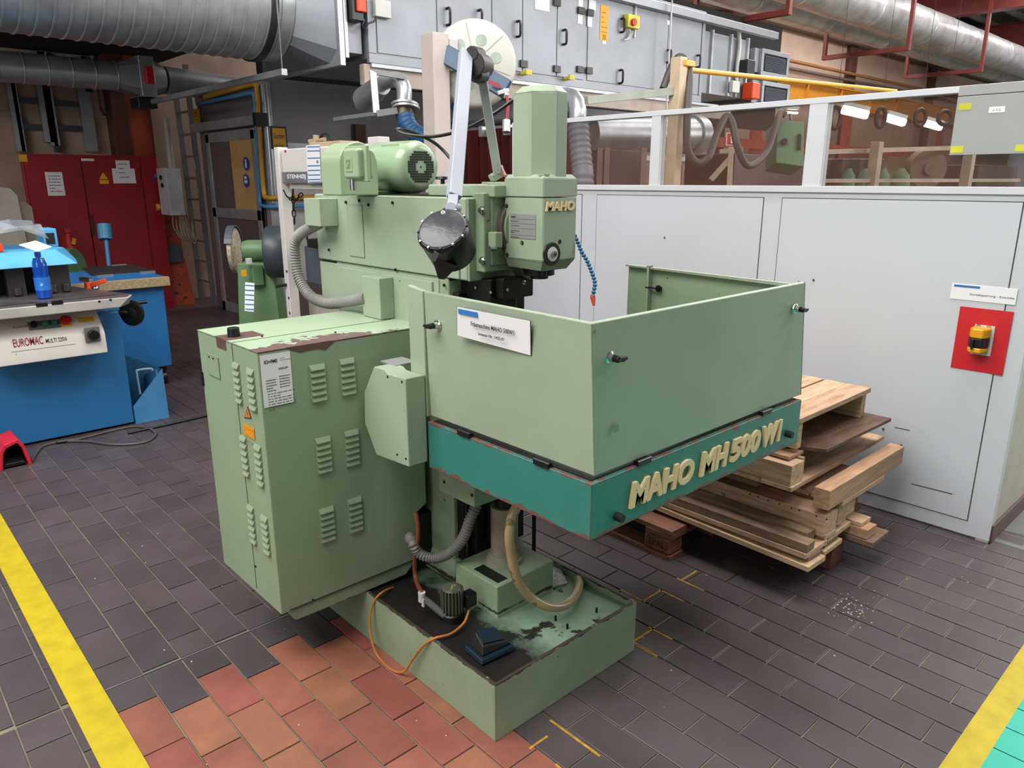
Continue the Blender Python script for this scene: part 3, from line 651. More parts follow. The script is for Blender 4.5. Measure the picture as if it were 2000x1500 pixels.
s0 = at(1076, 496, 'y', YF); s0.y = YF
ob('spindle_ring', MB().cyl(s0, s0+Vector((0, -.007, 0)), .037, n=40), mat('black_ring', '#241f20', .3), sh, bev=.002)
ob('spindle_face', MB().cyl(s0+Vector((0, -.007, 0)), s0+Vector((0, -.009, 0)), .0225, n=32), mat('white_ring', '#c8c6c6', .35), sh, bev=.0005)
ob('spindle_nut', MB().cyl(s0+Vector((0, -.009, 0)), s0+Vector((0, -.018, 0)), .011, n=6).cyl(s0+Vector((0, -.018, 0)), s0+Vector((0, -.02, 0)), .008, n=20), STEEL, sh)
ob('spindle_hole', MB().cyl(s0+Vector((0, -.020, 0)), s0+Vector((0, -.0205, 0)), .0045, n=6), BLK, sh)
p = at(1093, 472, 'y', YF); ob('oil_plug', MB().cyl(p, p+Vector((0, -.002, 0)), .0065, n=16), BLK, sh)
for px, py in ((1020, 474), (990, 402), (991, 498)):
    p = at(px, py, 'x', XL); ob('socket_screw', MB().cyl(p, p+Vector((-.003, 0, 0)), .0065, n=16), DARK, sh, bev=.001); ob('screw_face', MB().cyl(p+Vector((-.003, 0, 0)), p+Vector((-.0035, 0, 0)), .003, n=6), STEEL, sh)
ob('spindle_nose', MB().cyl((1.727, 1.74, 1.375), (1.727, 1.74, 1.350), .05, n=32).cyl((1.727, 1.74, 1.350), (1.727, 1.74, 1.338), .03, n=24).cyl((1.69, 1.685, 1.375), (1.69, 1.685, 1.352), .012, n=16), DARK, sh, bev=.002)
# horizontal spindle group in the shade below the headstock
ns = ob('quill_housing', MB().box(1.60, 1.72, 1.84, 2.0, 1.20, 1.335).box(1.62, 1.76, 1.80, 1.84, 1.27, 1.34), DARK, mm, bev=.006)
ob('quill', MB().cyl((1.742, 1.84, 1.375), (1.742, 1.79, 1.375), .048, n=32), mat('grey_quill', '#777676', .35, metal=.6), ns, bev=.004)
for px, py in ((928, 562), (958, 571), (991, 566), (1024, 550), (1023, 553)):
    p = at(px, py, 'x', 1.598); p = Vector((1.6, p.y, p.z)); ob('socket_screw', MB().cyl(p, p+Vector((-.002, 0, 0)), .005, n=12), STEEL, ns)
# coolant nozzle hose of blue beads
pts = smooth([dp(x, y, 2.40) for x, y in ((1120, 455), (1130, 476), (1136, 492), (1146, 508), (1156, 532), (1162, 552), (1160, 568), (1158, 578))], 6)
L = [0]
for a, b_ in zip(pts, pts[1:]): L.append(L[-1]+(b_-a).length)
nb = 20
segm = None
lo = ob('coolant_nozzle', MB().cyl(pts[-1], pts[-1]+(pts[-1]-pts[-4]).normalized()*.005, .008, n=12).cyl(pts[-1]+Vector((0, 0, -.004)), dp(1160, 597, 2.40), .009, .004, n=14), REDN, mm, 'blue segmented coolant hose with a red tip')
for i in range(nb):
    t = L[-1]*i/(nb-1); j = max(1, next(k_ for k_ in range(1, len(L)) if L[k_] >= t-1e-9))
    p = pts[j-1].lerp(pts[j], (t-L[j-1])/max(1e-6, L[j]-L[j-1])); d = (pts[j]-pts[j-1]).normalized()
    ob('segment', MB().lathe(p-d*.0055, d, [(0, .0035), (.001, .0065), (.005, .0080), (.008, .0060), (.0115, .0035)], n=12), BLUEN, lo)
# belt guard and drive motor on top
gx1 = at(735, 330, 'y', 2.45).x
g0 = at(665, 378, 'y', 2.42)
gy0 = 2.42; mcx, mcz = 1.715, 1.70
xa = at(665, 360, 'y', gy0).x; rg = .080
yb_ = at(627, 340, 'x', xa).y
arch = [(xa, HZ1)]+[(xa+rg-rg*math.cos(t), mcz+.004+rg*1.0*math.sin(t)) for t in [math.pi*i/20 for i in range(21)]]+[(xa+2*rg, HZ1)]
ob('belt_guard', MB().prism(arch, 'y', gy0, yb_), GREENM, mm, bev=.006)
me_ = at(822, 326, 'x', mcx); me_.z = max(me_.z, HZ1+.101)
mo = ob('drive_motor', MB().lathe((mcx, me_.y, me_.z), (0, 1, 0), [(0, .001), (0.0, .066), (.004, .077), (.016, .090), (.035, .0965), (.27, .098), (.275, .095), (.28, .08)], n=48), GREENM, mm, 'green electric motor with a square-holed fan grille', sm=50)
my = me_.y; mz = me_.z
gr = MB()
for i in range(-6, 7):
    for j in range(-7, 8):
        x, z = i*.0092, j*.0088
        r_ = math.hypot(x, z)
        if r_ > .060 or r_ < .019 or (abs(x) < .012 and abs(z) < .024) or (abs(z) < .012 and abs(x) < .024): continue
        gr.box(mcx+x-.0037, mcx+x+.0037, my-.0012, my+.001, mz+z-.0036, mz+z+.0036)
gr.cyl((mcx, my-.0012, mz), (mcx, my+.001, mz), .003, n=10)
ob('grille_hole', gr, RUB, mo, kind='stuff')
ob('motor_body', MB().cyl((mcx, my+.27, mz), (mcx, max(gy0, my+.3)+.01, mz), .068, n=32).box(mcx-.07, mcx+.07, my+.21, my+.30, HZ1+.012, mz).box(mcx-.095, mcx+.095, my+.15, my+.32, HZ1+.002, HZ1+.014), GREENM, mo, bev=.003)
for i in range(7): ob('cooling_fin', MB().box(mcx-.06+i*.02, mcx-.057+i*.02, my+.17, gy0, mz+.03, mz+.083), GREENM, mo)
tb = Vector((xa-.045, 0, 0))
ta = at(664, 290, 'x', xa-.045); tbm = at(706, 350, 'x', xa-.045)
ob('terminal_box', MB().hexa([(xa-.045, ta.y-.01, tbm.z), (xa-.045, tbm.y+.02, tbm.z), (xa+.02, tbm.y+.02, tbm.z), (xa+.02, ta.y-.01, tbm.z)], [(xa-.045, ta.y-.01, ta.z), (xa-.045, tbm.y+.02, ta.z), (xa+.02, tbm.y+.02, ta.z), (xa+.02, ta.y-.01, ta.z)]), GREENM, mo, bev=.012)
ob('terminal_lid', MB().box(xa-.02, xa-.006, tbm.y+.005, ta.y+.002, tbm.z-.008, ta.z+.008), GREENM, mo, bev=.003)
p = Vector((xa-.045, (ta.y+tbm.y)/2+.012, (ta.z+tbm.z)/2)); ob('maker_emblem', MB().box(p.x-.002, p.x, p.y-.022, p.y+.022, p.z-.026, p.z+.022), GREENM, mo, bev=.001)
text('Sf', (p.x-.002, p.y+.014, p.z-.016), '-x', .028, .03, mat('emblem_dark', '#6f8a62', .4), mo, 'print', ext=.0015, bold=.01)
ob('cable_gland', MB().cyl((xa-.02, ta.y-.03, HZ1+.02), (xa-.02, ta.y-.03, tbm.z), .011, n=12), STEEL, mo)
# junction box hung on the headstock's left face
jb = at(660, 412, 'x', MX-.006); jx = at(625, 412, 'y', jb.y).x; jt = at(625, 388, 'x', jx).z; jl = at(625, 443, 'x', jx).z; jy = at(594, 410, 'x', jx).y
ob('junction_box', MB().box(jx, MX-.006, jb.y, jy, jl, jt), GREEN, mm, bev=.003)
# ribbed hose from the junction box down to the cable box
hp = [Vector((jx+.045, jb.y+.09, jl+.01))]+[at(x, y, 'x', jx+.02) for x, y in ((582, 462), (577, 500), (585, 545), (606, 578), (640, 592), (680, 588), (714, 581))]
ob('ribbed_hose', MB().tube(hp, .0235, n=16, sub=8, rib=.0042, ribn=72), GREYHOSE, mm, sm=25)
# gear cover at the left end of the table
xc = at(793, 740, 'y', 1.85).x
pp = [at(x, y, 'x', xc) for x, y in ((730, 716), (750, 722), (757, 730), (792, 740), (799, 913), (735, 889), (712, 827), (711, 766))]
gc = ob('gear_cover', MB().prism([(q.y, q.z) for q in pp], 'x', xc, 1.334), GREEN, mm, bev=.004)
for px, py in ((757, 736), (785, 746), (776, 888), (793, 896)): p = at(px, py, 'x', xc); ob('screw_hole', MB().cyl(p+Vector((.001, 0, 0)), p+Vector((-.001, 0, 0)), .0042, n=12), RUB, gc)
zc = pp[0].z; ob('sheet_lid', MB().box(xc+.055, 1.40, pp[0].y-.045, pp[0].y+.045, zc-.002, zc+.003), GREYP, gc)
# carriage under the table
ob('saddle', MB().box(1.45, 2.3, 1.86, 1.955, .78, .95).box(1.50, 2.1, 1.30, 1.86, .66, .735), GREENB, mm, bev=.005)
ob('saddle_bracket', MB().box(1.45, 1.60, 1.758, 1.955, .593, .80), GREENB, mm, bev=.004)
for px, py in ((868, 941), (922, 967)): p = at(px, py, 'x', 1.45); ob('screw', MB().cyl(p, p+Vector((-.002, 0, 0)), .006, n=12), RUB, mm)
# teal splash tray
TX0, TX1, TY0, TY1, TZ0, TZ1 = 1.336, 2.455, 1.150, 1.85, .742, .902
tt = ob('splash_tray', ringbox(TX0, TX1, TY0, TY1, TZ0, TZ1, .05), TEAL, mm, 'teal splash tray with raised cream letters', bev=.003)
ob('gap_shade_strip', ringbox(TX0+.014, TX1-.014, TY0+.014, TY1-.014, .902, .9045, .04), RUB, tt)  # black ring painted in as the shade between tray and guard panels
ob('tray_bottom', MB().box(TX0+.05, TX1-.05, TY0+.05, TY1-.05, TZ0+.004, TZ0+.02), TEAL, tt)
ob('worktable', MB().box(1.5, 2.3, 1.35, 1.7, .77, .99), DARK, mm, bev=.004)
for word, xa_, ya_, xb2, yb2, tx in (('MAHO', 1226, 998, 1351, 919, None), ('MH', 1363, 932, 1417, 908, None), ('500', 1421, 903, 1479, 880, None), ('W1', 1484, 876, 1521, 858, None)):
    o1 = at(xa_, ya_, 'y', TY0); o2 = at(xb2, yb2, 'y', TY0)
    zb, zh = .7868, .0755
    text(word, (o1.x, TY0-.0005, zb), '-y', o2.x-o1.x, zh, CREAM, tt, 'letter', ext=.009, bold=.045, shear=.16, split=True)
for px, py in ((1209, 1010), (1541, 848)):
    p = at(px, py, 'y', TY0-.01); ob('rubber_knob', MB().cyl((p.x, TY0, p.z), (p.x, TY0-.024, p.z), .0125, n=20), RUB, tt, bev=.002)
# guard panels
Bb, Bf = Vector((TX0+.008, 1.845, .920)), Vector((1.358, 1.160, .914)); Tb, Tf = Vector((TX0, 1.85, 1.322)), Vector((1.303, 1.137, 1.325))
sp_ = ob('side_panel', MB().slab([Bf, Bb, Tb, Tf], (.018, 0, 0)), GREEN, mm, 'left splash guard panel with a white inventory label', bev=.004)
Rb, Rt = Vector((at(1565, 768, 'y', 1.165).x, 1.165, .912)), at(1573, 551, 'y', 1.137)
fp = ob('front_panel', MB().slab([Bf+Vector((.012, 0, 0)), Rb, Rt, Tf+Vector((.012, 0, 0))], (0, .018, 0)), GREEN, mm, 'front splash guard panel with two black latches', bev=.004)
ob('panel_edge', MB().slab([Rb, Rt, Rt+Vector((.012, .012, 0)), Rb+Vector((.012, .012, 0))], (0, .02, 0)), GREENB, fp)
XR2 = 2.318
q1_, q2_ = at(1228, 516, 'x', XR2), at(1272, 518, 'x', XR2)
rp = ob('right_panel', MB().hexa([(XR2, 1.186, .91), (XR2, q1_.y, .91), (XR2+.02, q1_.y, .91), (XR2+.02, 1.186, .91)], [(XR2-.0, 1.158, 1.322), (XR2, q1_.y, q1_.z), (XR2+.02, q1_.y, q1_.z), (XR2+.02, 1.158, 1.322)]), GREENB, mm, 'right splash guard panel, inner side seen', bev=.002)
ob('panel_lip', MB().hexa([(XR2-.02, 1.16, 1.314), (XR2-.02, q1_.y, q1_.z-.006), (XR2, q1_.y, q1_.z-.006), (XR2, 1.16, 1.318)], [(XR2-.02, 1.16, 1.325), (XR2-.02, q1_.y, q1_.z), (XR2, q1_.y, q1_.z), (XR2, 1.16, 1.325)]).box(XR2-.022, XR2, q2_.y-.008, q2_.y+.004, .91, q2_.z), GREEN, rp)
def latch(p, face, parent, side):
    X, U, Nn = FACE[face]
    ob('latch_rosette', MB().lathe(p, Nn, [(0, .0175), (.003, .0165), (.006, .011), (.016, .010), (.017, .001)], n=24), CHROME, parent)
    ob('latch_wing', MB().lathe(p+Nn*.012, Nn, [(0, .0075), (.004, .0095), (.02, .009), (.022, .001)], n=16).bar(p+Nn*.026-X*side*.004-U*.001, p+Nn*.026+X*side*.026-U*.004, .013, .011, up=Nn).bar(p+Nn*.026+X*side*.026-U*.004, p+Nn*.026+X*side*.036-U*.002, .009, .008, up=Nn), BLK, parent, bev=.002)
px_ = at(855, 635, 'x', TX0-.004); latch(px_, '-x', sp_, -1)
latch(at(1190, 698, 'y', 1.145), '-y', fp, 1); latch(at(1553, 603, 'y', 1.138), '-y', fp, 1)
pi_ = at(1290, 563, 'x', XR2); ob('latch_inside', MB().cyl(pi_, pi_+Vector((-.02, 0, 0)), .008, n=12).cyl(pi_+Vector((-.012, 0, 0)), pi_+Vector((-.016, 0, 0)), .014, n=6).bar(pi_+Vector((-.018, 0, 0)), pi_+Vector((-.018, .055, .001)), .012, .004), DARK, rp)
ob('end_post', MB().hexa([(TX0+.0, 1.853, 1.045), (TX0+.02, 1.853, 1.045), (TX0+.02, 1.935, 1.05), (TX0+.0, 1.935, 1.05)], [(TX0, 1.853, 1.322), (TX0+.02, 1.853, 1.322), (TX0+.02, at(795, 563, 'x', TX0).y, 1.333), (TX0, at(795, 563, 'x', TX0).y, 1.333)]).box(TX0, TX0+.015, 1.852, 1.87, .915, 1.05), GREEN, mm, bev=.004)
for px in (907, 1058):
    p = at(px, 850 if px < 1000 else 909, 'x', TX0); q_ = Vector((TX0-.002, p.y, .905)); ob('hinge', MB().box(q_.x-.004, q_.x+.014, q_.y-.028, q_.y+.028, .9, .914).cyl((TX0+.0, q_.y-.03, .912), (TX0+.0, q_.y+.03, .912), .005, n=10), BLK, sp_)
for px, py in ((1258, 898), (1497, 806)):
    p = at(px, py, 'y', TY0); ob('hinge', MB().box(p.x-.028, p.x+.028, TY0-.004, TY0+.014, .9, .914).cyl((p.x-.03, TY0, .912), (p.x+.03, TY0, .912), .005, n=10), BLK, fp)
p = at(1161, 647, 'y', 1.139); ob('rivet', MB().cyl(p, p+Vector((0, -.002, 0)), .004, n=10), STEEL, fp)
p = at(1201, 836, 'y', 1.15); ob('smudge', MB().box(p.x-.01, p.x+.01, p.y-.0045, p.y-.004, p.z-.01, p.z+.01), mat('smudge', '#7b8a70', .6), fp)
# inventory label on the left panel
def onp(px, py):     # point on the (slightly tilted) outer face of the side panel
    n = (Bb-Bf).cross(Tf-Bf).normalized(); d = ray(px, py); t = (Bf-CAM).dot(n)/d.dot(n); return CAM+d*t
c4 = [onp(894, 655), onp(1037, 694), onp(1036, 627), onp(894, 599)]
ob('inventory_label', MB().slab([p+Vector((-.0005, 0, 0)) for p in c4], (-.0012, 0, 0)), PAPER, sp_, 'white inventory label for the milling machine')
ob('label_border', MB().slab([p+Vector((-.0002, 0, 0))+(p-(c4[0]+c4[1]+c4[2]+c4[3])/4)*.015 for p in c4], (-.0006, 0, 0)), INK, sp_)
lx = (c4[2]-c4[3]); lxn = lx.normalized(); lu = Vector((0, 0, 1)); nn_ = Vector((-1, 0, 0)); fc = (lxn, lu, nn_)
tl = c4[3]; W_ = lx.length; H_ = (c4[3]-c4[0]).length
ob('label_flash', MB().slab([tl+lxn*.004-lu*.019+nn_*.0018, tl+lxn*W_*.30-lu*.019+nn_*.0018, tl+lxn*W_*.30-lu*.005+nn_*.0018, tl+lxn*.004-lu*.005+nn_*.0018], nn_*.0003), BLUEP, sp_)
text('Fräsmaschine MAHO 500W1', tl+lxn*W_*.2-lu*.046+nn_*.0018, fc, W_*.60, .0125, INK, sp_, 'print', bold=.01)
text('Inventar-Nr.: 5422-07', tl+lxn*W_*.31-lu*.068+nn_*.0018, fc, W_*.36, .0085, INK, sp_, 'print', bold=.01)
# work lamp on its folding arm
P0, P1, P2 = dp(968, 338, 2.62), dp(926, 108, 2.45), dp(887, 400, 2.18)
wl_ = ob('work_lamp', MB().lathe(dp(864, 447, 2.13), (dp(888, 499, 2.235)-dp(864, 447, 2.13)), [(0, .073), (.006, .077), (.012, .079), (.02, .077), (.11, .071), (.122, .062), (.124, .001)], n=40), BLK, mm, 'black round work lamp on a folding grey arm')
ax = (dp(888, 499, 2.235)-dp(864, 447, 2.13)).normalized()
fr_ = dp(864, 447, 2.13)
ob('lamp_lid', MB().lathe(fr_, -ax, [(-.002, .071), (.002, .070), (.004, .066), (.0045, .001)], n=40), mat('satin_black_lid', '#35363b', .3, var=.1, bump=.3, bscale=18), wl_)
e1 = ax.orthogonal().normalized(); e2 = ax.cross(e1)
for i in range(12):
    t = i*math.pi/6; d_ = e1*math.cos(t)+e2*math.sin(t); ob('lid_clip', MB().bar(fr_+d_*.073-ax*.004, fr_+d_*.073+ax*.012, .006, .005, up=d_), STEEL if i % 3 else BLK, wl_)
ob('rubber_eye', MB().cyl(dp(866, 416, 2.10), dp(866, 416, 2.10)-ax*.004, .006, n=16), PAPER, wl_); ob('eye_hole', MB().cyl(dp(866, 416, 2.10)-ax*.004, dp(866, 416, 2.10)-ax*.0046, .0032, n=16), BLK, wl_)
ob('lid_tab', MB().bar(dp(853, 493, 2.10), dp(846, 508, 2.12), .016, .004, up=-cf), mat('grey_tab', '#5a5b60', .4), wl_)
ob('lamp_spout', MB().hexa([dp(842, 500, 2.14), dp(895, 520, 2.14), dp(895, 520, 2.2), dp(842, 500, 2.2)], [dp(856, 545, 2.18), dp(868, 546, 2.18), dp(868, 546, 2.21), dp(856, 545, 2.21)]), BLK, wl_, bev=.003)
ob('lower_arm', MB().bar(dp(887, 385, 2.20), dp(910, 102, 2.44), .042, .030, up=-cf+cr*.5), LAMPGREY, wl_, bev=.003)
ob('arm_hinge', MB().bar(dp(886, 385, 2.2), dp(884, 406, 2.19), .030, .036, up=-cf).cyl(dp(880, 405, 2.17), dp(892, 407, 2.21), .017, n=24), LAMPGREY, wl_, bev=.002)
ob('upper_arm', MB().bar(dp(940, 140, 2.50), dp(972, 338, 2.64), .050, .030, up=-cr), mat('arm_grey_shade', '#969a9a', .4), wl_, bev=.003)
ob('arm_joint', MB().cyl(dp(924, 125, 2.43), dp(944, 131, 2.52), .040, n=14).cyl(dp(921, 104, 2.42), dp(938, 108, 2.48), .024, n=10).cyl(dp(928, 145, 2.45), dp(944, 148, 2.5), .026, n=12), mat('dark_joint_rubber', '#2b2422', .5), wl_, bev=.003)
ob('arm_foot', MB().bar(dp(968, 336, 2.64), dp(974, 348, 2.65), .05, .05).box(1.70, 1.78, 1.93, 2.0, 1.62, 1.645), GREENB, wl_, bev=.004)
ob('lamp_cable', MB().tube([dp(979, 325, 2.64), dp(984, 340, 2.6), dp(990, 345, 2.55)], .006), BRH, wl_)
ob('supply_cable', MB().tube([dp(x, y, d) for x, y, d in ((1003, 195, 2.62), (960, 225, 2.65), (905, 253, 2.66), (850, 266, 2.67), (800, 264, 2.72), (775, 256, 2.75), (780, 252, 2.8), (810, 260, 2.85), (850, 280, 2.9), (880, 310, 2.9), (895, 335, 2.85))], .0065, n=8), BLK, mm)
# pump, hoses and cables in the tray
pc = at(884, 1212, 'z', .18); pc.z = .17
pu = ob('coolant_pump', MB().lathe(pc, (0, 0, 1), [(0, .055), (.012, .055), (.014, .042), (.045, .042), (.05, .036)], n=28), DARK, mm, 'small finned coolant pump standing in the base tray')
zt_ = .135
ob('pump_motor', MB().cyl(pc+Vector((0, 0, .05)), pc+Vector((0, 0, zt_)), .029, n=28).lathe(pc+Vector((0, 0, zt_)), (0, 0, 1), [(0, .034), (.006, .03), (.010, .018), (.011, .001)], n=24), mat('pump_cap', '#4b4f40', .4, c2='#9a8a2a', thr=.62, c2scale=40), pu)
for i in range(20):
    t = 2*math.pi*i/20; d_ = Vector((math.cos(t), math.sin(t), 0)); ob('cooling_fin', MB().bar(pc+d_*.034+Vector((0, 0, .052)), pc+d_*.034+Vector((0, 0, zt_+.002)), .003, .012, up=d_), mat('pump_fin', '#6d7064', .35, metal=.5) if i == 0 else MATS['pump_fin'], pu)
ob('pump_terminal', MB().box(pc.x+.03, pc.x+.075, pc.y-.045, pc.y-.005, pc.z+.06, pc.z+.11), BLK, pu, bev=.004)
el = at(824, 1166, 'x', pc.x-.075)
ob('pump_outlet', MB().cyl(pc+Vector((-.03, 0, .04)), el, .012, n=14), mat('outlet_grey', '#5c5c58', .4), pu)
ob('hose_clamp', MB().cyl(el+Vector((0, 0, -.015)), el+Vector((0, 0, .018)), .013, n=16).bar(el+Vector((-.004, -.012, -.03)), el+Vector((-.004, -.012, .0)), .012, .006), mat('white_fitting', '#b9bcb8', .3), pu)
ob('brown_hose', MB().tube([el+Vector((0, 0, .015))]+[at(x, y, 'x', 1.40) for x, y in ((812, 1130), (810, 1090), (816, 1050), (815, 1020), (811, 1000))], .0085, n=10), BRH, mm)
ob('orange_cable', MB().tube([pc+Vector((.055, -.03, .065)), at(915, 1195, 'z', .22), at(905, 1218, 'z', .208), at(880, 1238, 'z', .206), at(848, 1247, 'x', 1.245), at(826, 1262, 'x', 1.228), at(806, 1288, 'x', 1.222), at(788, 1312, 'x', 1.21), at(765, 1308, 'x', 1.2), at(740, 1284, 'x', 1.2), at(727, 1255, 'x', 1.2), at(722, 1218, 'x', 1.21), at(728, 1180, 'x', 1.23), at(745, 1158, 'x', 1.26), at(768, 1147, 'x', 1.34)], .0042, n=8), ORC, mm)
ob('drain_hose', MB().tube([at(932, 985, 'y', 1.86), at(918, 1015, 'y', 1.86), at(905, 1050, 'y', 1.88), at(880, 1078, 'y', 1.92), at(848, 1090, 'y', 1.98), at(818, 1080, 'y', 2.03), at(803, 1055, 'y', 2.06), at(800, 1045, 'y', 2.2)], .0205, n=16, sub=8, rib=.0036, ribn=52), mat('dark_ribbed_hose', '#6d6a68', .5, var=.2), mm, sm=25)
hy = 1.58
ob('coolant_hose', MB().tube([at(1012, 985, 'y', hy), at(1000, 1010, 'y', hy), at(995, 1045, 'y', hy), at(999, 1085, 'y', hy), at(1010, 1130, 'y', hy), at(1035, 1165, 'y', hy-.01), at(1068, 1184, 'y', hy-.03), at(1100, 1183, 'y', hy-.03), at(1122, 1165, 'y', hy), at(1131, 1142, 'y', hy+.06), at(1126, 1128, 'y', hy+.13), at(1118, 1135, 'y', hy+.16)], .0165, n=16), CLEARHOSE, mm, sm=60)
ob('tray_papers', MB().hexa([at(1066, 1153, 'z', .176), at(1108, 1140, 'z', .176), at(1094, 1110, 'z', .176), at(1066, 1105, 'z', .176)], [at(1066, 1151, 'z', .182), at(1108, 1138, 'z', .182), at(1094, 1108, 'z', .182), at(1066, 1103, 'z', .182)]), mat('speckled_sheet', '#b9bcb4', .5, var=.3, scale=40), mm)
# foot switch lying in the tray
f0 = at(958, 1268, 'z', .2)
fs = root('foot_switch', f0, 'black and dark blue foot switch lying on the green base tray', 'pedal')
fs_ = lambda a, b, z: f0+Vector((a, b, z))
DKB = mat('dark_blue_pedal', '#0c2331', .4, var=.2)
ob('pedal_base', MB().hexa([fs_(-.075, -.045, 0), fs_(.06, -.055, 0), fs_(.065, .05, 0), fs_(-.065, .06, 0)], [fs_(-.07, -.04, .014), fs_(.055, -.05, .014), fs_(.06, .045, .014), fs_(-.06, .055, .014)]), DKB, fs, bev=.003)
ob('pedal_cover', MB().hexa([fs_(-.06, -.03, .014), fs_(.058, -.04, .014), fs_(.055, .045, .014), fs_(-.05, .05, .014)], [fs_(-.05, -.02, .045), fs_(.045, -.035, .03), fs_(.05, .035, .045), fs_(-.03, .04, .06)]), RUB, fs, bev=.006)
ob('pedal_plate', MB().hexa([fs_(-.045, -.015, .047), fs_(.035, -.028, .034), fs_(.04, .028, .048), fs_(-.025, .033, .062)], [fs_(-.045, -.015, .051), fs_(.035, -.028, .038), fs_(.04, .028, .052), fs_(-.025, .033, .066)]), DKB, fs, bev=.002)
# ================================================================ THE WOOD STACK BY THE PARTITION
def board(rt, x0, x1, y0, y1, z0, z1, m=None, name='board', tilt=0):
    j = lambda: random.uniform(-.003, .003)
    a = [(x0+j(), y0+j(), z0), (x1+j(), y0+j(), z0), (x1+j(), y1+j(), z0+tilt), (x0+j(), y1+j(), z0+tilt)]
    b_ = [(p[0], p[1], p[2]+z1-z0) for p in a]
    return ob(name, MB().hexa(a, b_), m or WOOD, rt, bev=.002)
ep = root('wooden_pallet', (2.95, 2.2, 0), 'reddish pallet with an oval block stamp, lowest on the floor of the wood stack', 'pallet')
for x0 in (2.55, 2.90, 3.25):
    board(ep, x0, x0+.10, 1.72, 2.92, 0, .022, WOODR)
    for y0 in (1.725, 2.25, 2.77):
        if x0 == 2.55 or y0 < 2: ob('block', MB().box(x0+(.0), x0+.10, y0, y0+.145, .022, .10), WOODR, ep, bev=.012)
for y0 in (1.72, 2.25, 2.77): board(ep, 2.55, 3.35, y0, y0+.14, .10, .122, WOODR)
for x0 in (2.55, 2.73, 2.91, 3.09, 3.25): board(ep, x0, x0+.12, 1.72, 2.92, .122, .144, WOODR)
cst = at(1283, 1050, 'x', 2.549)
text('EPAL', (2.5492, cst.y+.042, .045), '-x', .085, .034, mat('burnt_mark', '#3c2820', .8), ep, 'stamp', bold=.005)
ovl = MB(); oo = [Vector((2.5492, cst.y+.058*math.cos(t), .062+.036*math.sin(t))) for t in [2*math.pi*i/28 for i in range(29)]]
ovl.tube(oo, .0014, n=5, sub=1); ob('stamp', ovl, MATS['burnt_mark'], ep)
# crossways boards and light pallets piled on it, near ends at y about 1.15
def pallet(name, label, x0, x1, y0, y1, z, run='y', nb_=5, nt_=3, hs_=.075, th=.02, top=True, bot=True, m=None, ms=None):
    rt = root('wooden_pallet', ((x0+x1)/2, (y0+y1)/2, z), label, 'pallet')
    m = m or (WOOD if run == 'y' else WOODX); ms = ms or (WOODX if run == 'y' else WOOD)
    return rt, m, ms
a = pallet('p', 'thin pale pallet of two boards thickness, lower overhanging layer above the stamped pallet', 2.655, 3.05, 1.15, 2.6, .144)[0]
board(a, 2.655, 2.80, 1.142, 2.55, .1445, .167, tilt=.03); board(a, 2.83, 3.0, 1.16, 2.5, .1445, .166)
board(a, 2.69, 2.79, 1.16, 2.5, .168, .188, WOODD, 'runner'); board(a, 2.86, 2.98, 1.17, 2.5, .168, .188, WOODD, 'runner')
board(a, 2.665, 2.86, 1.165, 2.55, .189, .211); board(a, 2.875, 3.1, 1.17, 2.55, .189, .211)
bdark = root('timber_beam', (2.72, 1.9, .212), 'weathered grey timber with a split end, left side of the wood stack', 'beam')
board(bdark, 2.672, 2.74, 1.165, 2.4, .2125, .25, WOODD, 'timber'); board(bdark, 2.74, 2.80, 1.20, 2.4, .2125, .265, WOODD, 'timber')
c_ = root('wooden_pallet', (3.05, 1.8, .212), 'pallet with a thick knotty side beam in the middle of the wood stack', 'pallet')
board(c_, 2.84, 2.935, 1.165, 2.5, .2125, .232)
board(c_, 2.82, 2.935, 1.17, 2.45, .233, .325, WOOD, 'stringer'); board(c_, 2.96, 3.04, 1.175, 2.45, .235, .325, WOOD, 'stringer'); board(c_, 3.055, 3.16, 1.19, 2.45, .235, .32, WOOD, 'stringer')
for px, py in ((1595, 1006), (1616, 1005), (1523, 982), (1547, 986), (1501, 969), (1482, 962), (1466, 960), (1562, 990)):
    p = at(px, py, 'x', 2.8195); p = Vector((2.818, p.y, max(.245, min(.315, p.z)))); ob('nail_hole', MB().cyl(p+Vector((.002, 0, 0)), p+Vector((-.0012, 0, 0)), .004, n=8), GAP, c_)
text('B/7 SM', (2.8185, at(1378, 970, 'x', 2.82).y, .262), '-x', .10, .018, MATS['burnt_mark'], c_, 'stamp')
dd_ = root('wooden_pallet', (3.15, 1.8, .33), 'pale boarded pallet deck carrying the square red-ended beam', 'pallet')
for i in range(6): board(dd_, 2.945-.02*(i > 3), 3.37, 1.155+i*.15, 1.155+i*.15+.142, .335, .357, WOODX)
board(dd_, 2.95, 3.02, 1.2, 2.0, .326, .335, WOODD, 'runner'); board(dd_, 3.2, 3.3, 1.2, 2.0, .326, .335, WOODD, 'runner')
g_ = at(1627, 925, 'y', 1.16); 
bm_ = root('timber_beam', (3.3, 1.2, .358), 'square pine beam with a reddish end, lying across at the right of the wood stack', 'beam')
PINKW = mat('pinkish_pine', '#c39878', .65, var=.18, scale=5, stretch=(1.2, 7, 14), bump=.12, fine=.1)
x0b = at(1627, 925, 'y', 1.155).x; x1b = at(1768, 870, 'y', 1.155).x
board(bm_, x0b, x1b, 1.155, 1.225, .3585, .445, PINKW, 'timber')
h_ = root('wooden_pallet', (2.98, 1.8, .36), 'trough-shaped pale pallet with two side runners under the dark board', 'pallet')
for i in range(5): board(h_, 2.70, 3.62-.03*(i % 2), 1.27+i*.14, 1.402+i*.14, .436, .456, WOODX)
board(h_, 2.76, 3.3, 1.45, 2.0, .385, .436, WOODD, 'runner')
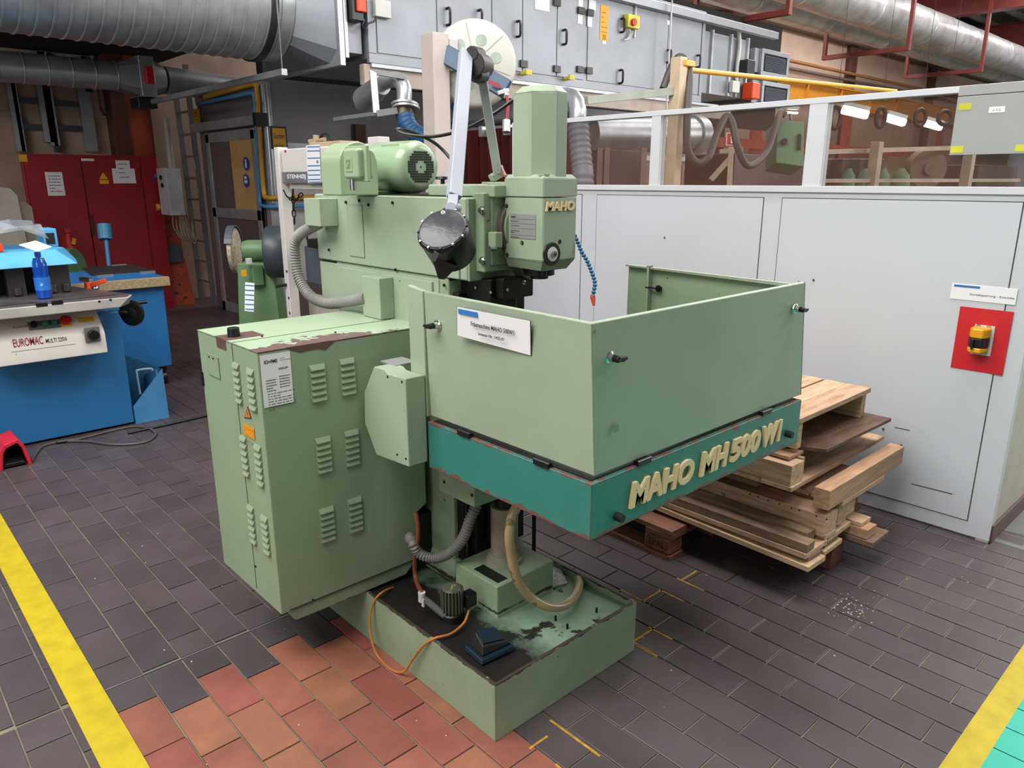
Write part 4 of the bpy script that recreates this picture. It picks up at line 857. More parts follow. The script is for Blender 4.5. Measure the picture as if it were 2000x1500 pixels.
board(h_, 2.70, 2.80, 1.275, 2.0, .457, .545, WOOD, 'runner'); board(h_, 2.81, 2.83, 1.285, 2.0, .457, .55, WOOD, 'runner')
board(h_, 3.32, 3.40, 1.62, 2.05, .457, .545, WOOD, 'runner'); board(h_, 2.86, 3.35, 1.75, 1.80, .457, .545, WOODX, 'runner')
board(h_, 2.74, 2.86, 1.31, 1.9, .551, .566, PINKW)
pl_ = root('dark_board', (3.2, 1.5, .567), 'dark brown stained plywood board with a row of holes, slid between the pallets', 'board')
q_ = [at(1210+0, 862, 'z', .575), at(1615, 881, 'z', .575), at(1741, 820, 'z', .575), at(1690, 798, 'z', .575), at(1560, 790, 'z', .575)]
q_[0] = Vector((2.86, 1.62, .575)); q_ = [Vector((q_[1].x-.0, q_[1].y, 0)), Vector((q_[2].x, q_[2].y, 0)), Vector((q_[2].x, 1.72, 0)), Vector((2.83, 1.76, 0)), Vector((2.83, q_[1].y+.14, 0))]
ob('plate', MB().hexa([(q.x, q.y, .567) for q in q_], [(q.x, q.y, .583) for q in q_]), PLYD, pl_, bev=.002)
for i in range(7): p = at(1613+i*9, 848-i*4, 'z', .583); ob('hole', MB().cyl(p, p+Vector((0, 0, .0006)), .003, n=8), RUB, pl_)
tp = root('wooden_pallet', (3.1, 1.7, .6), 'pale pallet on top of the wood stack, open front with a planked deck', 'pallet')
for i in range(6):
    y0 = 1.30+i*.112; board(tp, 2.78, 3.46, y0, y0+(.10 if i else .108), .700, .722, WOODX)
board(tp, 2.79, 2.83, 1.31, 1.95, .585, .70, WOOD, 'stringer'); board(tp, 3.40, 3.45, 1.31, 1.95, .585, .70, WOOD, 'stringer')
board(tp, 3.10, 3.14, 1.55, 1.95, .585, .70, WOODD, 'stringer')
for px, py in ((1672, 1065), (1650, 1040), (1640, 1030)): pass
k1 = root('offcut_boards', (3.15, 1.15, .1), 'short grey board ends sticking out at the right foot of the wood stack', 'board')
board(k1, 3.10, 3.28, 1.07, 1.6, .120, .143, WOODD); board(k1, 3.108, 3.20, 1.10, 1.6, .145, .19, PINKW); board(k1, 3.112, 3.21, 1.13, 1.6, .192, .211, WOOD)
board(k1, 3.24, 3.36, 1.25, 1.7, .2, .235, WOODD); board(k1, 3.22, 3.38, 1.24, 1.7, .1605, .185, WOODD); board(k1, 3.22, 3.34, 1.28, 1.7, .12, .158, WOODR); board(k1, 3.3, 3.45, 1.28, 1.7, .26, .282, WOODD); board(k1, 3.22, 3.3, 1.35, 1.7, .236, .326, WOODR)
board(k1, 3.0, 3.12, 1.2, 1.7, .0, .12, WOODR, 'block'); board(k1, 3.24, 3.36, 1.4, 1.7, .0, .12, WOODR, 'block')
# belt barrier, sign and grey board on the partition
bx = PX-.004
c4 = [at(1857, 583, 'x', bx), at(1986, 594, 'x', bx), at(1989, 563, 'x', bx), at(1860, 553, 'x', bx)]
sg = root('wall_sign', c4[0], 'white strip sign with a blue corner bar above the red square', 'sign')
yA, yB, zA, zB = c4[3].y, c4[2].y, c4[0].z, c4[3].z
ob('sign_board', MB().box(bx-.003, bx, yB, yA, zA, zB), PAPER, sg, bev=.0005)
ob('sign_flash', MB().box(bx-.0038, bx-.003, yA-.115, yA-.01, zB-.014, zB-.004), BLUEP, sg)
text('Gurtabsperrung - Kranluke', (bx-.0032, yA-.078, zA+.022), '-x', .175, .0115, INK, sg, 'print')
rb = root('belt_barrier', at(1915, 665, 'x', bx), 'orange and black retractable belt barrier on a red square plate', 'barrier')
y0, y1 = at(1876, 598, 'x', bx).y, at(1981, 606, 'x', bx).y; z0, z1_ = at(1856, 717, 'x', bx).z, at(1876, 598, 'x', bx).z
ob('red_plate', MB().box(bx-.003, bx, y1, y0, z0, z1_), REDB, rb)
pc_ = at(1917, 664, 'x', bx-.003)
ob('white_plate', MB().box(bx-.006, bx-.003, pc_.y-.045, pc_.y+.035, pc_.z-.068, pc_.z+.068), LGREY, rb)
def halfround(z0, z1, r, w_): return [(bx-.006, pc_.y+.04), (bx-.006-r*.6, pc_.y+.04), (bx-.006-r, pc_.y+.025), (bx-.006-r, pc_.y-.02), (bx-.006-r*.6, pc_.y-.035), (bx-.006, pc_.y-.035)]
ob('top_cap', MB().prism(halfround(0, 0, .07, 0), 'z', pc_.z+.015, pc_.z+.06), AMBER, rb, bev=.008)
ob('belt_drum', MB().prism(halfround(0, 0, .066, 0), 'z', pc_.z-.028, pc_.z+.015), BLK, rb, bev=.004)
ob('bottom_cap', MB().prism(halfround(0, 0, .07, 0), 'z', pc_.z-.05, pc_.z-.028), AMBER, rb, bev=.006)
ob('belt_end', MB().box(bx-.088, bx-.076, pc_.y+.008, pc_.y+.018, pc_.z-.034, pc_.z+.012), BLK, rb, bev=.003)
for dy in (-.02, .02): ob('screw_cap', MB().cyl((bx-.006, pc_.y+dy, pc_.z+.062), (bx-.009, pc_.y+dy, pc_.z+.062), .009, n=14), STEEL, rb)
gb = root('grey_board', at(1935, 235, 'x', PX-.02), 'large grey board with yellow corner stickers hung over the partition glass', 'board')
yA = at(1866, 230, 'x', PX-.02).y; zb_ = at(1856, 303, 'x', PX-.02).z
ob('board_sheet', MB().box(PX-.028, PX-.016, .6, yA, zb_, 2.0), GREYBRD, gb, bev=.001)
ob('board_top', MB().box(PX-.026, PX-.012, .6, yA, 2.004, 2.043), GREYBRD, gb)
for px, py in ((1885, 208), (1869, 292), (1996, 289)): p = at(px, py, 'x', PX-.029); ob('yellow_sticker', MB().box(p.x, p.x+.001, p.y-.025, p.y+.025, p.z-.014, p.z+.014), mat('pale_yellow', '#c6c22c', .5) if px == 1885 else MATS['pale_yellow'], gb)
p = at(1947, 214, 'x', PX-.029); ob('white_tag', MB().box(p.x, p.x+.001, p.y-.03, p.y+.03, p.z-.012, p.z+.012), PAPER, gb)
text('6 KG', (p.x, p.y+.015, p.z-.005), '-x', .03, .009, GREYP, gb, 'print')
# ================================================================ BLUE PUNCHING MACHINE AND WHAT STANDS ON IT
em = root('punching_machine', (.7, 5.9, 0), 'bright blue sheet metal notching machine with a cream control panel and steel table', 'machine')
FY = 5.43
def xa_at(px, py, y=FY): return at(px, py, 'y', y).x
ob('body', MB().box(-.6, 1.40, FY, 6.3, 0.012, .80), BLUEM, em, bev=.008)
ob('foot', MB().box(-.5, 1.3, FY+.05, 6.2, 0, .012), RUB, em)
TY = 5.12
tl0, tl1 = at(0, 617, 'y', TY), at(255, 583, 'y', TY)
z_t = at(250, 580, 'y', TY).z; zb_ = at(0, 625, 'y', TY).z
ob('table_top', MB().hexa([(-.7, TY, zb_), (1.33, TY, zb_+.0), (1.42, TY+.12, zb_), (1.2, 6.1, zb_), (-.7, 6.1, zb_)], [(-.7, TY, z_t), (1.40, TY, z_t), (1.44, TY+.1, z_t), (1.2, 6.1, z_t), (-.7, 6.1, z_t)]), CASTG, em, bev=.006)
ob('table_surface', MB().hexa([(-.7, TY+.01, z_t), (1.38, TY+.01, z_t), (1.43, TY+.1, z_t), (1.2, 6.05, z_t), (-.7, 6.05, z_t)], [(-.7, TY+.01, z_t+.003), (1.38, TY+.01, z_t+.003), (1.43, TY+.1, z_t+.003), (1.2, 6.05, z_t+.003), (-.7, 6.05, z_t+.003)]), TABLEM, em)
ob('steel_rule', MB().bar((.7, TY+.08, z_t+.005), (1.38, TY+.1, z_t+.005), .03, .004), STEEL, em); ob('steel_rule', MB().bar((.1, TY+.12, z_t+.005), (.55, TY+.05, z_t+.005), .02, .003), STEEL, em)
for px, py in ((82, 596), (112, 592)): p = at(px, py, 'y', TY-.001); ob('slot', MB().box(p.x-.03, p.x+.03, TY-.001, TY+.01, p.z-.01, p.z+.012), DARK, em)
for px, py in ((194, 589), (216, 586)): p = at(px, py, 'y', TY-.001); ob('bolt_hole', MB().cyl((p.x, TY-.001, p.z), (p.x, TY+.002, p.z), .008, n=10), RUB, em)
cy = 5.20
c0, c1 = at(12, 716, 'y', cy), at(211, 688, 'y', cy); ctop = at(0, 658, 'y', cy).z; cxl, cxr = at(5, 700, 'y', cy).x-.03, c1.x
zb2 = (c0.z+c1.z)/2; zt2 = at(205, 645, 'y', cy).z
cp = ob('control_panel', MB().prism([(cy, zb2), (FY, zb2), (FY, zb_-.01), (cy+.16, zb_-.01), (cy+.02, zt2+.01), (cy, zt2-.02)], 'x', cxl, cxr), OFFW, em, 'cream control panel with buttons and switch', bev=.006)
o = at(27, 679, 'y', cy-.001); o2 = at(84, 664, 'y', cy-.001)
text('EUROMAC', (o.x, cy-.0005, o.z), '-y', o2.x-o.x, .05, REDP, cp, 'print', bold=.012)
o = at(90, 670, 'y', cy-.001); o2 = at(131, 663, 'y', cy-.001); text('MULTI 220/6', (o.x, cy-.0005, o.z-.002), '-y', o2.x-o.x, .028, INK, cp, 'print', bold=.008)
o = at(22, 688, 'y', cy-.001); ob('panel_rule', MB().box(o.x, at(148, 670, 'y', cy).x, cy-.001, cy, o.z-.001, o.z+.001), INK, cp)
lines((o.x+.02, cy-.0005, o.z-.02), '-y', 1, .1, .01, .006, GREYP, cp, seed=31)
p = at(180, 653, 'y', cy); ob('main_switch', MB().box(p.x-.045, p.x+.045, cy-.012, cy, p.z-.048, p.z+.048), mat('switch_grey', '#6d6c6a', .5), cp, bev=.006); ob('switch_knob', MB().cyl((p.x, cy-.012, p.z), (p.x, cy-.05, p.z), .032, n=24), BLK, cp, bev=.004)
sl = Vector((0, .14, zb_-.02-zt2)).normalized(); snn = Vector((0, -sl.z, sl.y)); base_ = Vector((0, cy+.02, zt2+.01))
def onslope(px, py):
    d = ray(px, py); t = (base_-CAM).dot(snn)/d.dot(snn); return CAM+d*t
for px, py, nm, cm_, r_ in ((66, 636, 'selector_knob', BLK, .02), (88, 634, 'push_button', 'push_green', .018), (106, 632, 'push_button', 'push_green', .016), (128, 629, 'emergency_stop', REDB, .026)):
    if cm_ == 'push_green': cm_ = MATS.get('push_green') or mat('push_green', '#2f7a62', .4)
    q = onslope(px, py); back = MATS.get('button_plate') or mat('button_plate', '#6e7472', .5)
    X, U = Vector((1, 0, 0)), sl
    ob('button_plate', MB().slab([q-X*.03-U*.035, q+X*.03-U*.035, q+X*.03+U*.03, q-X*.03+U*.03], snn*.003), YELL if px == 128 else back, cp)
    ob(nm, MB().cyl(q+snn*.003, q+snn*.022, r_, n=20).cyl(q+snn*.022, q+snn*.03, r_*(1.25 if px == 128 else .8), n=20), cm_, cp, bev=.002)
q = onslope(168, 624); ob('yellow_sticker', MB().slab([q-Vector((.045, 0, 0))-sl*.02, q+Vector((.045, 0, 0))-sl*.02, q+Vector((.045, 0, 0))+sl*.02, q-Vector((.045, 0, 0))+sl*.02], snn*.001), YELL, cp)
q = onslope(26, 642); text('EUROMAC', q-snn*-.0006, (Vector((1, 0, 0)), sl, snn), .12, .016, REDP, cp, 'print')
hwc = at(257, 609, 'x', 1.66)
hwc = dp(255, 611, 5.05); ob('hand_wheel', MB().lathe(hwc+Vector((.02, -.0, 0)), Vector((-.8, -.6, 0)), [(0, .05), (.003, .085), (.012, .088), (.03, .088), (.032, .07), (.025, .04), (.034, .02)], n=28), DARK, em, 'black hand wheel')
ob('wheel_handle', MB().cyl(hwc+Vector((.0, 0, .06)), hwc+Vector((.11, -.01, .065)), .012, n=12), BLK, em); ob('wheel_shaft', MB().cyl(hwc, Vector((1.36, hwc.y+.06, hwc.z+.01)), .014, n=12), DARK, em); 
# upper frame under the blue cover
ub = at(0, 520, 'y', 5.6)
ob('die_block', MB().box(-.6, 1.08, 5.75, 6.2, z_t, z_t+.25), DARK, em, bev=.01)
for px, w_ in ((32, .05), (103, .045), (128, .03)):
    x_ = at(px, 560, 'y', 5.62).x; ob('clamp_post', MB().box(x_-w_, x_+w_, 5.60, 5.68, z_t, z_t+.2).cyl((x_, 5.60, z_t+.01), (x_, 5.60, z_t+.06), .025, n=12), mat('post_steel', '#4d4a48', .4, metal=.5) if px == 32 else MATS['post_steel'], em, bev=.004)
y_c = 5.5
za, zc_ = at(60, 528, 'y', y_c).z, at(60, 498, 'y', y_c).z
xr = at(152, 505, 'y', y_c).x
ob('blue_cover', MB().hexa([(-.7, y_c, za-.0), (xr, y_c, za+.02), (xr+.05, y_c+.25, za+.02), (xr-.1, 6.25, za), (-.7, 6.25, za)], [(-.7, y_c+.08, zc_), (xr-.10, y_c+.1, zc_+.02), (xr-.02, y_c+.25, zc_+.02), (xr-.15, 6.2, zc_+.02), (-.7, 6.2, zc_)]), BLUEL, em, bev=.01)
x_ = at(88, 460, 'y', 6.1).x; zz0, zz1 = at(90, 470, 'y', 6.1).z, at(90, 446, 'y', 6.1).z
ob('blue_hood', MB().box(at(78, 450, 'y', 6.1).x, at(107, 450, 'y', 6.1).x, 6.05, 6.25, zc_, zz1), BLUEL, em, bev=.008); ob('hood_opening', MB().box(at(84, 450, 'y', 6.1).x, at(101, 450, 'y', 6.1).x, 6.045, 6.06, zz0-.02, zz1-.03), RUB, em)
lv_ = dp(166, 565, 5.1); ob('orange_lever', MB().bar(dp(170, 560, 5.15), dp(207, 547, 5.15), .018, .03).cyl(dp(173, 568, 5.15), dp(171, 552, 5.15), .022, n=14), ORANGE, em, bev=.004)
ob('lever_boss', MB().cyl(dp(186, 565, 5.18), dp(184, 556, 5.18), .028, n=14), STEEL, em); ob('table_clamp', MB().bar(dp(158, 545, 5.3), dp(178, 548, 5.25), .03, .03), STEEL, em)
# grey bin bolted to the right side
f4 = [at(x, y, 'y', 5.43) for x, y in ((262, 828), (330, 817), (316, 720), (258, 795))]
CHM = mat('worn_blue', '#4584b4', .45, var=.14, scale=4)
rb_ = ob('chip_chute', MB().prism([(1.405, 0), (f4[1].x, 0), (f4[2].x, f4[2].z), (1.405, f4[3].z)], 'y', 5.42, 5.435), CHM, em)
ob('chute_side', MB().prism([(5.435, 0), (5.72, 0), (5.72, f4[2].z*.75), (5.435, f4[2].z)], 'x', f4[1].x-.045, f4[1].x-.035), CHM, em)
k1_ = at(241, 684, 'y', 5.6); ob('chute_back', MB().prism([(1.405, 0), (f4[2].x-.02, 0), (at(313, 719, 'y', 5.7).x, at(313, 719, 'y', 5.7).z), (1.405, at(241, 684, 'y', 5.7).z)], 'y', 5.70, 5.71), mat('deep_blue_inside', '#1c567c', .5), em)
hd = [at(274, 770, 'y', 5.6), at(267, 728, 'y', 5.6), at(270, 723, 'y', 5.6), at(294, 720, 'y', 5.6), at(298, 725, 'y', 5.6), at(302, 745, 'y', 5.6)]
ob('chute_handle', MB().tube(hd, .008, n=8, sub=4), mat('pale_handle', '#9fb6c8', .4), em)
# bottle
bp_ = at(88, 583, 'z', z_t+.003)+Vector((0, 0, .0005))
bo = root('water_bottle', bp_, 'blue plastic water bottle standing on the steel machine table', 'bottle')
hb = at(75, 492, 'y', bp_.y).z-bp_.z
ob('bottle_body', MB().lathe(bp_, (0, 0, 1), [(0, .03), (.006, .042), (.05, .044), (.14, .043), (.16, .04), (.18, .043), (.22, .04), (.25, .03), (hb-.05, .016), (hb-.03, .014)], n=24), BOTTLE, bo, sm=60)
ob('bottle_cap', MB().cyl(bp_+Vector((0, 0, hb-.03)), bp_+Vector((0, 0, hb)), .0175, n=20), mat('cap_blue', '#1440a0', .4), bo, bev=.002)
ob('bottle_label', MB().lathe(bp_+Vector((0, 0, .055)), (0, 0, 1), [(0, .0445), (.08, .0445)], n=24), mat('bottle_label_blue', '#2470c8', .4, c2='#9ac0e8', thr=.62, c2scale=14), bo)
# film, drawing on the cover
fz = zc_+.02
fm_ = MB()
pts_ = []
random.seed(5)
nx, ny = 12, 6
for j in range(ny):
    for i in range(nx):
        x = -.5+i*(xr+.40)/(nx-1); y = 5.72+j*.09
        pts_.append(Vector((x, y, fz+.05+random.uniform(0, .08)+.10*math.sin(min(1, j/3)*1.5)*(1 if i < 10 else .5))))
fm_.add(pts_, [(j*nx+i, j*nx+i+1, (j+1)*nx+i+1, (j+1)*nx+i) for j in range(ny-1) for i in range(nx-1)])
ft = ob('plastic_film', fm_, FILM, None, 'crumpled clear plastic film draped over the blue machine cover', 'plastic film', sm=10)
dv = MB(); c5 = [dp(37, 478, 5.6), dp(75, 491, 5.6), dp(101, 483, 5.65), dp(72, 471, 5.9)]
z5 = fz+.012
c5 = [at(37, 479, 'z', z5+.04), at(72, 492, 'z', z5+.02), at(101, 483, 'z', z5+.04), at(70, 471, 'z', z5+.06)]
ob('drawing_sheet', MB().slab(c5, (0, 0, .004)), mat('drawing_paper', '#e8ead8', .6), None, 'white drawing sheet lying on the blue cover under the film', 'paper')
ob('red_box', MB().box(at(0, 495, 'y', 5.62).x-.1, at(7, 495, 'y', 5.62).x, 5.6, 5.66, fz+.002, fz+.05), ORANGE, None, 'small orange-red box at the left edge on the blue cover', 'box', bev=.003)
# pedal, cable
pz = at(0, 905, 'z', 0); pq = at(62, 903, 'z', 0)
rp_ = root('foot_pedal', Vector((.66, 5.0, 0)), 'red hooded foot pedal on the floor before the blue machine', 'pedal')
PEDR = mat('pedal_red', '#c32030', .4, var=.06)
a0 = at(6, 918, 'z', 0); a1 = at(62, 905, 'z', 0)
xl, xr_, yf, yb3 = a0.x-.02, a1.x, a1.y-.02, a1.y+.22
hd_ = MB(); h1, h2 = .15, .17
prf = [(xl, 0), (xl+.02, h1*.75), (xl+.045, h1), (xr_-.05, h2), (xr_-.02, h1*.8), (xr_, 0)]; inn = [(xl+.018, 0), (xl+.035, h1*.7), (xl+.055, h1-.02), (xr_-.058, h2-.02), (xr_-.035, h1*.75), (xr_-.018, 0)]
for i in range(5): hd_.hexa([(prf[i][0], yf, prf[i][1]), (prf[i+1][0], yf, prf[i+1][1]), (inn[i+1][0], yf, inn[i+1][1]), (inn[i][0], yf, inn[i][1])], [(prf[i][0], yb3, prf[i][1]), (prf[i+1][0], yb3, prf[i+1][1]), (inn[i+1][0], yb3, inn[i+1][1]), (inn[i][0], yb3, inn[i][1])])
ob('pedal_hood', hd_, PEDR, rp_, bev=.002); ob('pedal_back', MB().prism(prf, 'y', yb3-.01, yb3), PEDR, rp_)
ob('pedal_lever', MB().hexa([(xl+.03, yf+.01, .01), (xr_-.03, yf+.01, .01), (xr_-.03, yb3-.02, .01), (xl+.03, yb3-.02, .01)], [(xl+.035, yf+.01, .03), (xr_-.035, yf+.01, .03), (xr_-.04, yb3-.02, .09), (xl+.04, yb3-.02, .09)]), BLK, rp_, bev=.004)
ob('power_cable', MB().tube([at(63, 900, 'z', .01), at(70, 886, 'z', .01), at(85, 871, 'z', .008), at(120, 863, 'z', .008), at(170, 862, 'z', .008), at(215, 868, 'z', .008), at(262, 867, 'z', .008), at(292, 860, 'z', .008), at(304, 848, 'z', .008), at(294, 838, 'z', .008), at(262, 833, 'z', .008), at(215, 842, 'z', .008), at(160, 856, 'z', .008), at(120, 862, 'z', .016), at(108, 864, 'z', .008)], .0085, n=8), mat('grey_cable', '#4a4a48', .5), None, 'dark grey cable looped on the tiles before the blue machine', 'cable', sm=60)
ob('floor_cable', MB().tube([at(250, 846, 'z', .009), at(300, 835, 'z', .009), at(350, 824, 'z', .009), at(420, 808, 'z', .009)], .009, n=8), BLK, None, 'black cable running along the floor towards the green cabinet', 'cable', sm=60)
# blue cart behind
ct = root('tool_cart', (1.7, 6.6, 0), 'blue box cart on castors with a wooden edge and black mat', 'cart')
c0 = at(322, 735, 'z', 0)
cyf = 6.35; xr3 = at(335, 700, 'y', cyf).x; zt3 = at(318, 550, 'y', cyf).z
xt = at(318, 550, 'y', cyf).x
ob('cart_body', MB().hexa([(1.15, cyf, .16), (xr3, cyf, .16), (xr3, 7.2, .16), (1.15, 7.2, .16)], [(1.15, cyf, zt3-.03), (xt+.0, cyf, zt3-.03), (xt, 7.2, zt3-.03), (1.15, 7.2, zt3-.03)]), BLUECART, ct, bev=.006)
ob('wooden_edge', MB().box(1.05, xt+.04, cyf-.05, cyf+.01, zt3-.03, zt3+.04), mat('worn_wood_edge', '#a08a68', .7, var=.25, scale=14, stretch=(3, 9, 9)), ct, bev=.003)
ob('cart_top', MB().box(1.05, xt+.04, cyf+.01, 7.25, zt3-.03, zt3+.035), BLUECART, ct, bev=.004)
q4 = [at(160, 523, 'z', zt3+.045), at(178, 537, 'z', zt3+.045), at(302, 527, 'z', zt3+.045), at(252, 516, 'z', zt3+.045)]
ob('black_mat', MB().slab([Vector((q.x, q.y, zt3+.035)) for q in q4], (0, 0, .01)), mat('mat_black', '#2c2526', .5, var=.2, c2='#6a5a50', thr=.7), ct)
for px, py in ((205, 537), (288, 530), (232, 517)): q = at(px, py, 'z', zt3+.05); ob('aluminium_strip', MB().box(q.x-.06, q.x+.06, q.y-.012, q.y+.012, zt3+.03, zt3+.052), ALU, ct)
for dx, dy in ((xr3-.06, cyf+.08), (1.25, cyf+.08), (xr3-.06, 7.1)): ob('castor', MB().cyl((dx-.02, dy, .055), (dx+.02, dy, .055), .055, n=20).box(dx-.03, dx+.03, dy-.03, dy+.03, .11, .16), BLK, ct, bev=.003)
# odd things behind the blue machine
le = root('blue_lever', dp(205, 500, 8.2), 'blue lever with a cylindrical grip rising behind the black mat', 'lever')
ob('lever_rod', MB().cyl(dp(214, 530, 7.3), dp(207, 466, 7.3), .02, n=12), BLUEM, le); ob('lever_grip', MB().cyl(dp(206, 468, 7.3), dp(203, 438, 7.3), .062, n=24), mat('grip_blue', '#2f7ea4', .4), le, bev=.006); ob('lever_base', MB().cyl(dp(214, 530, 7.3), Vector((dp(214, 530, 7.3).x, dp(214, 530, 7.3).y, 0)), .03, n=12), BLUEM, le)
gq = dp(150, 520, 7.0)
ob('green_drum', MB().cyl(gq+Vector((-.35, .3, -.05)), gq+Vector((.0, .0, -.02)), .19, n=32).box(gq.x-.3, gq.x, gq.y-.0, gq.y+.35, 0, gq.z-.1), mat('drum_green', '#4e6a44', .5, var=.12), None, 'olive green round motor housing behind the blue cover', 'machine', bev=.01)
wq = dp(20, 450, 7.6)
wm = root('grey_white_machine', Vector((wq.x-.2, wq.y, 0)), 'off-white machine with rounded top at the left edge before the wall', 'machine')
xw0, xw1 = dp(-40, 400, 7.6).x-.2, dp(38, 400, 7.6).x
zt4 = dp(30, 366, 7.6).z
ob('body', MB().prism([(xw0, 0), (xw1+.05, 0), (xw1, zt4-.08), (xw1-.05, zt4-.01), (xw1-.12, zt4), (xw0, zt4)], 'y', wq.y, wq.y+.4), mat('machine_offwhite', '#a7a096', .5, var=.1), wm, bev=.01)
ob('side_box', MB().prism([(xw1+.02, 0), (xw1+.14, 0), (xw1+.12, zt4-.2), (xw1+.06, zt4-.14), (xw1+.0, zt4-.14)], 'y', wq.y+.05, wq.y+.35), mat('machine_beige', '#938b7e', .5, var=.1), wm, bev=.008)
# red cabinet with papers
RY = 10.3
rx0, rx1 = at(40, 300, 'y', RY).x, at(272, 300, 'y', RY).x+.0; rz = at(150, 302, 'y', RY).z
rc = root('red_cabinet', ((rx0+rx1)/2, 10.55, 0), 'dark red double-door cupboard with paper notices on its doors', 'cabinet')
ob('body', MB().box(rx0, rx1+.2, RY, 10.42, 0, rz), REDPT, rc, bev=.006)
xm = at(156, 305, 'y', RY).x
for x0, x1 in ((rx0+.02, xm-.006), (xm+.006, rx1-.02)): ob('door', MB().box(x0, x1, RY-.022, RY, .08, rz-.03), REDPT, rc, bev=.004)
ob('door', MB().box(rx1, rx1+.19, RY-.012, RY, .08, rz-.03), REDPT, rc, bev=.004)
p = at(180, 440, 'y', RY-.03); ob('door_handle', MB().box(p.x-.02, p.x+.02, RY-.04, RY-.02, p.z-.12, p.z+.12), mat('handle_dark', '#45161a', .4), rc, bev=.004)
def notice(px0, py0, px1, py1, nm='paper_notice', red=False, y=RY-.024, rows=6, seed=0):
    a, b_ = at(px0, py0, 'y', y), at(px1, py1, 'y', y)
    ob(nm, MB().box(a.x, b_.x, y-.002, y, b_.z, a.z), PAPER, rc, 'white paper notice')
    w_ = b_.x-a.x
    lines((a.x+w_*.15, y-.0025, a.z-.05), '-y', rows, w_*.7, (a.z-b_.z-.06)/rows, .009, INK, rc, seed=seed)
notice(87, 336, 128, 382, seed=41); notice(218, 329, 266, 358, y=RY-.0241, rows=1, seed=42); notice(225, 313, 258, 357, y=RY-.027, rows=4, seed=43)
a = at(229, 324, 'y', RY-.03)
p = at(202, 345, 'y', RY-.024); ob('warning_sticker', MB().prism([(p.x, p.z+.05), (p.x-.05, p.z-.03), (p.x+.05, p.z-.03)], 'y', RY-.026, RY-.023), YELL, rc); ob('warning_sticker', MB().box(p.x-.05, p.x+.05, RY-.026, RY-.023, p.z-.085, p.z-.04), YELL, rc)
p = at(45, 309, 'y', RY-.024); ob('yellow_label', MB().box(p.x-.04, p.x+.04, RY-.026, RY-.022, p.z-.04, p.z+.04), YELL, rc)
p = at(171, 312, 'y', RY-.024); ob('name_strip', MB().box(p.x-.07, p.x+.07, RY-.026, RY-.022, p.z-.014, p.z+.014), PAPER, rc)
ex = dp(132, 460, 8.6); xx = root('fire_extinguisher', Vector((ex.x, ex.y, 0)), 'small red extinguisher standing before the red cupboard', 'extinguisher')
ob('cylinder', MB().lathe(Vector((ex.x, ex.y, 0)), (0, 0, 1), [(0, .05), (.01, .07), (ex.z-.1, .07), (ex.z, .04), (ex.z+.04, .02)], n=20), REDB, xx); ob('valve', MB().box(ex.x-.03, ex.x+.03, ex.y-.03, ex.y+.03, ex.z+.03, ex.z+.08), REDB, xx, bev=.006); ob('hose_nozzle', MB().cyl((ex.x+.05, ex.y-.07, ex.z-.03), (ex.x+.03, ex.y-.07, ex.z-.1), .025, n=12), AMBER, xx)
# steel column, base shoe
cl = root('steel_column', (3.2, 10.6, 0), 'brown and orange steel building column beside the red cupboard', 'column')
xc0, xc1 = at(222, 150, 'y', 10.6).x, at(262, 150, 'y', 10.6).x
ob('flange', MB().box(2.98, 3.16, 10.60, 10.88, 0, 4.2), BRST, cl, bev=.004); ob('web', MB().box(3.16, 3.42, 10.62, 10.64, 0, 4.2), ORPT, cl); ob('flange', MB().box(3.42, 3.44, 10.60, 10.88, 0, 4.2), BRST, cl)
ob('base_shoe', MB().hexa([(3.2, 10.45, 0), (3.68, 10.45, 0), (3.68, 10.8, 0), (3.2, 10.8, 0)], [(3.26, 10.5, .62), (3.62, 10.5, .62), (3.62, 10.8, .62), (3.26, 10.8, .62)]), ORPT, cl, bev=.004)
ob('grey_plate', MB().box(at(310, 490, 'y', 10.5).x, at(350, 490, 'y', 10.5).x, 10.42, 10.48, at(330, 512, 'y', 10.45).z, at(330, 478, 'y', 10.45).z), SLATE, cl)
ob('upper_shoe', MB().box(3.24, 3.62, 10.55, 10.8, .62, 1.3), ORPT, cl, bev=.004)
for px, py in ((335, 550), (350, 555), (345, 572), (362, 580)): p = at(px, py, 'y', 10.46); ob('bolt', MB().cyl(p, p+Vector((0, -.03, 0)), .014, n=8), BRST, cl)
# white control cabinet
kc = root('control_cabinet', at(333, 420, 'y', 9.9), 'pale wall-hung control box with yellow switch and hanging cables', 'control box')
k0 = at(334, 421, 'y', 9.9); kx1 = at(363, 420, 'y', 9.9).x; kz1 = at(322, 328, 'y', 9.9).z; ky = min(10.25, at(302, 415, 'x', k0.x).y)
ob('box', MB().box(k0.x, kx1, 9.9, ky, k0.z, kz1), mat('control_pale', '#b3b2b6', .45), kc, bev=.008)
p = at(311, 405, 'x', k0.x); ob('rotary_switch', MB().cyl(p, p+Vector((-.04, 0, 0)), .045, n=16), YELL, kc)
for px, py, c_l in ((304, 345, BLUEP), (315, 347, BLK), (318, 362, BLK)): p = at(px, py, 'x', k0.x); ob('button', MB().cyl(p, p+Vector((-.015, 0, 0)), .03, n=12), c_l, kc)
for i in range(6): ob('hanging_cable', MB().tube([(k0.x+.06+i*.04, 10.0+i*.02, k0.z), (k0.x+.05+i*.045, 10.0, k0.z-.15-.04*i), (k0.x+.16+i*.03, 10.0, k0.z-.32), (k0.x+.3, 10.05, k0.z-.2), (k0.x+.32, 10.1, k0.z)], .009, n=6), mat('pale_cable', '#8d8574', .6) if i == 0 else MATS['pale_cable'], kc, sm=60)
ob('wall_arm', MB().box(k0.x+.05, k0.x+.12, ky, 10.27, k0.z+.2, kz1-.1), GALV, kc)
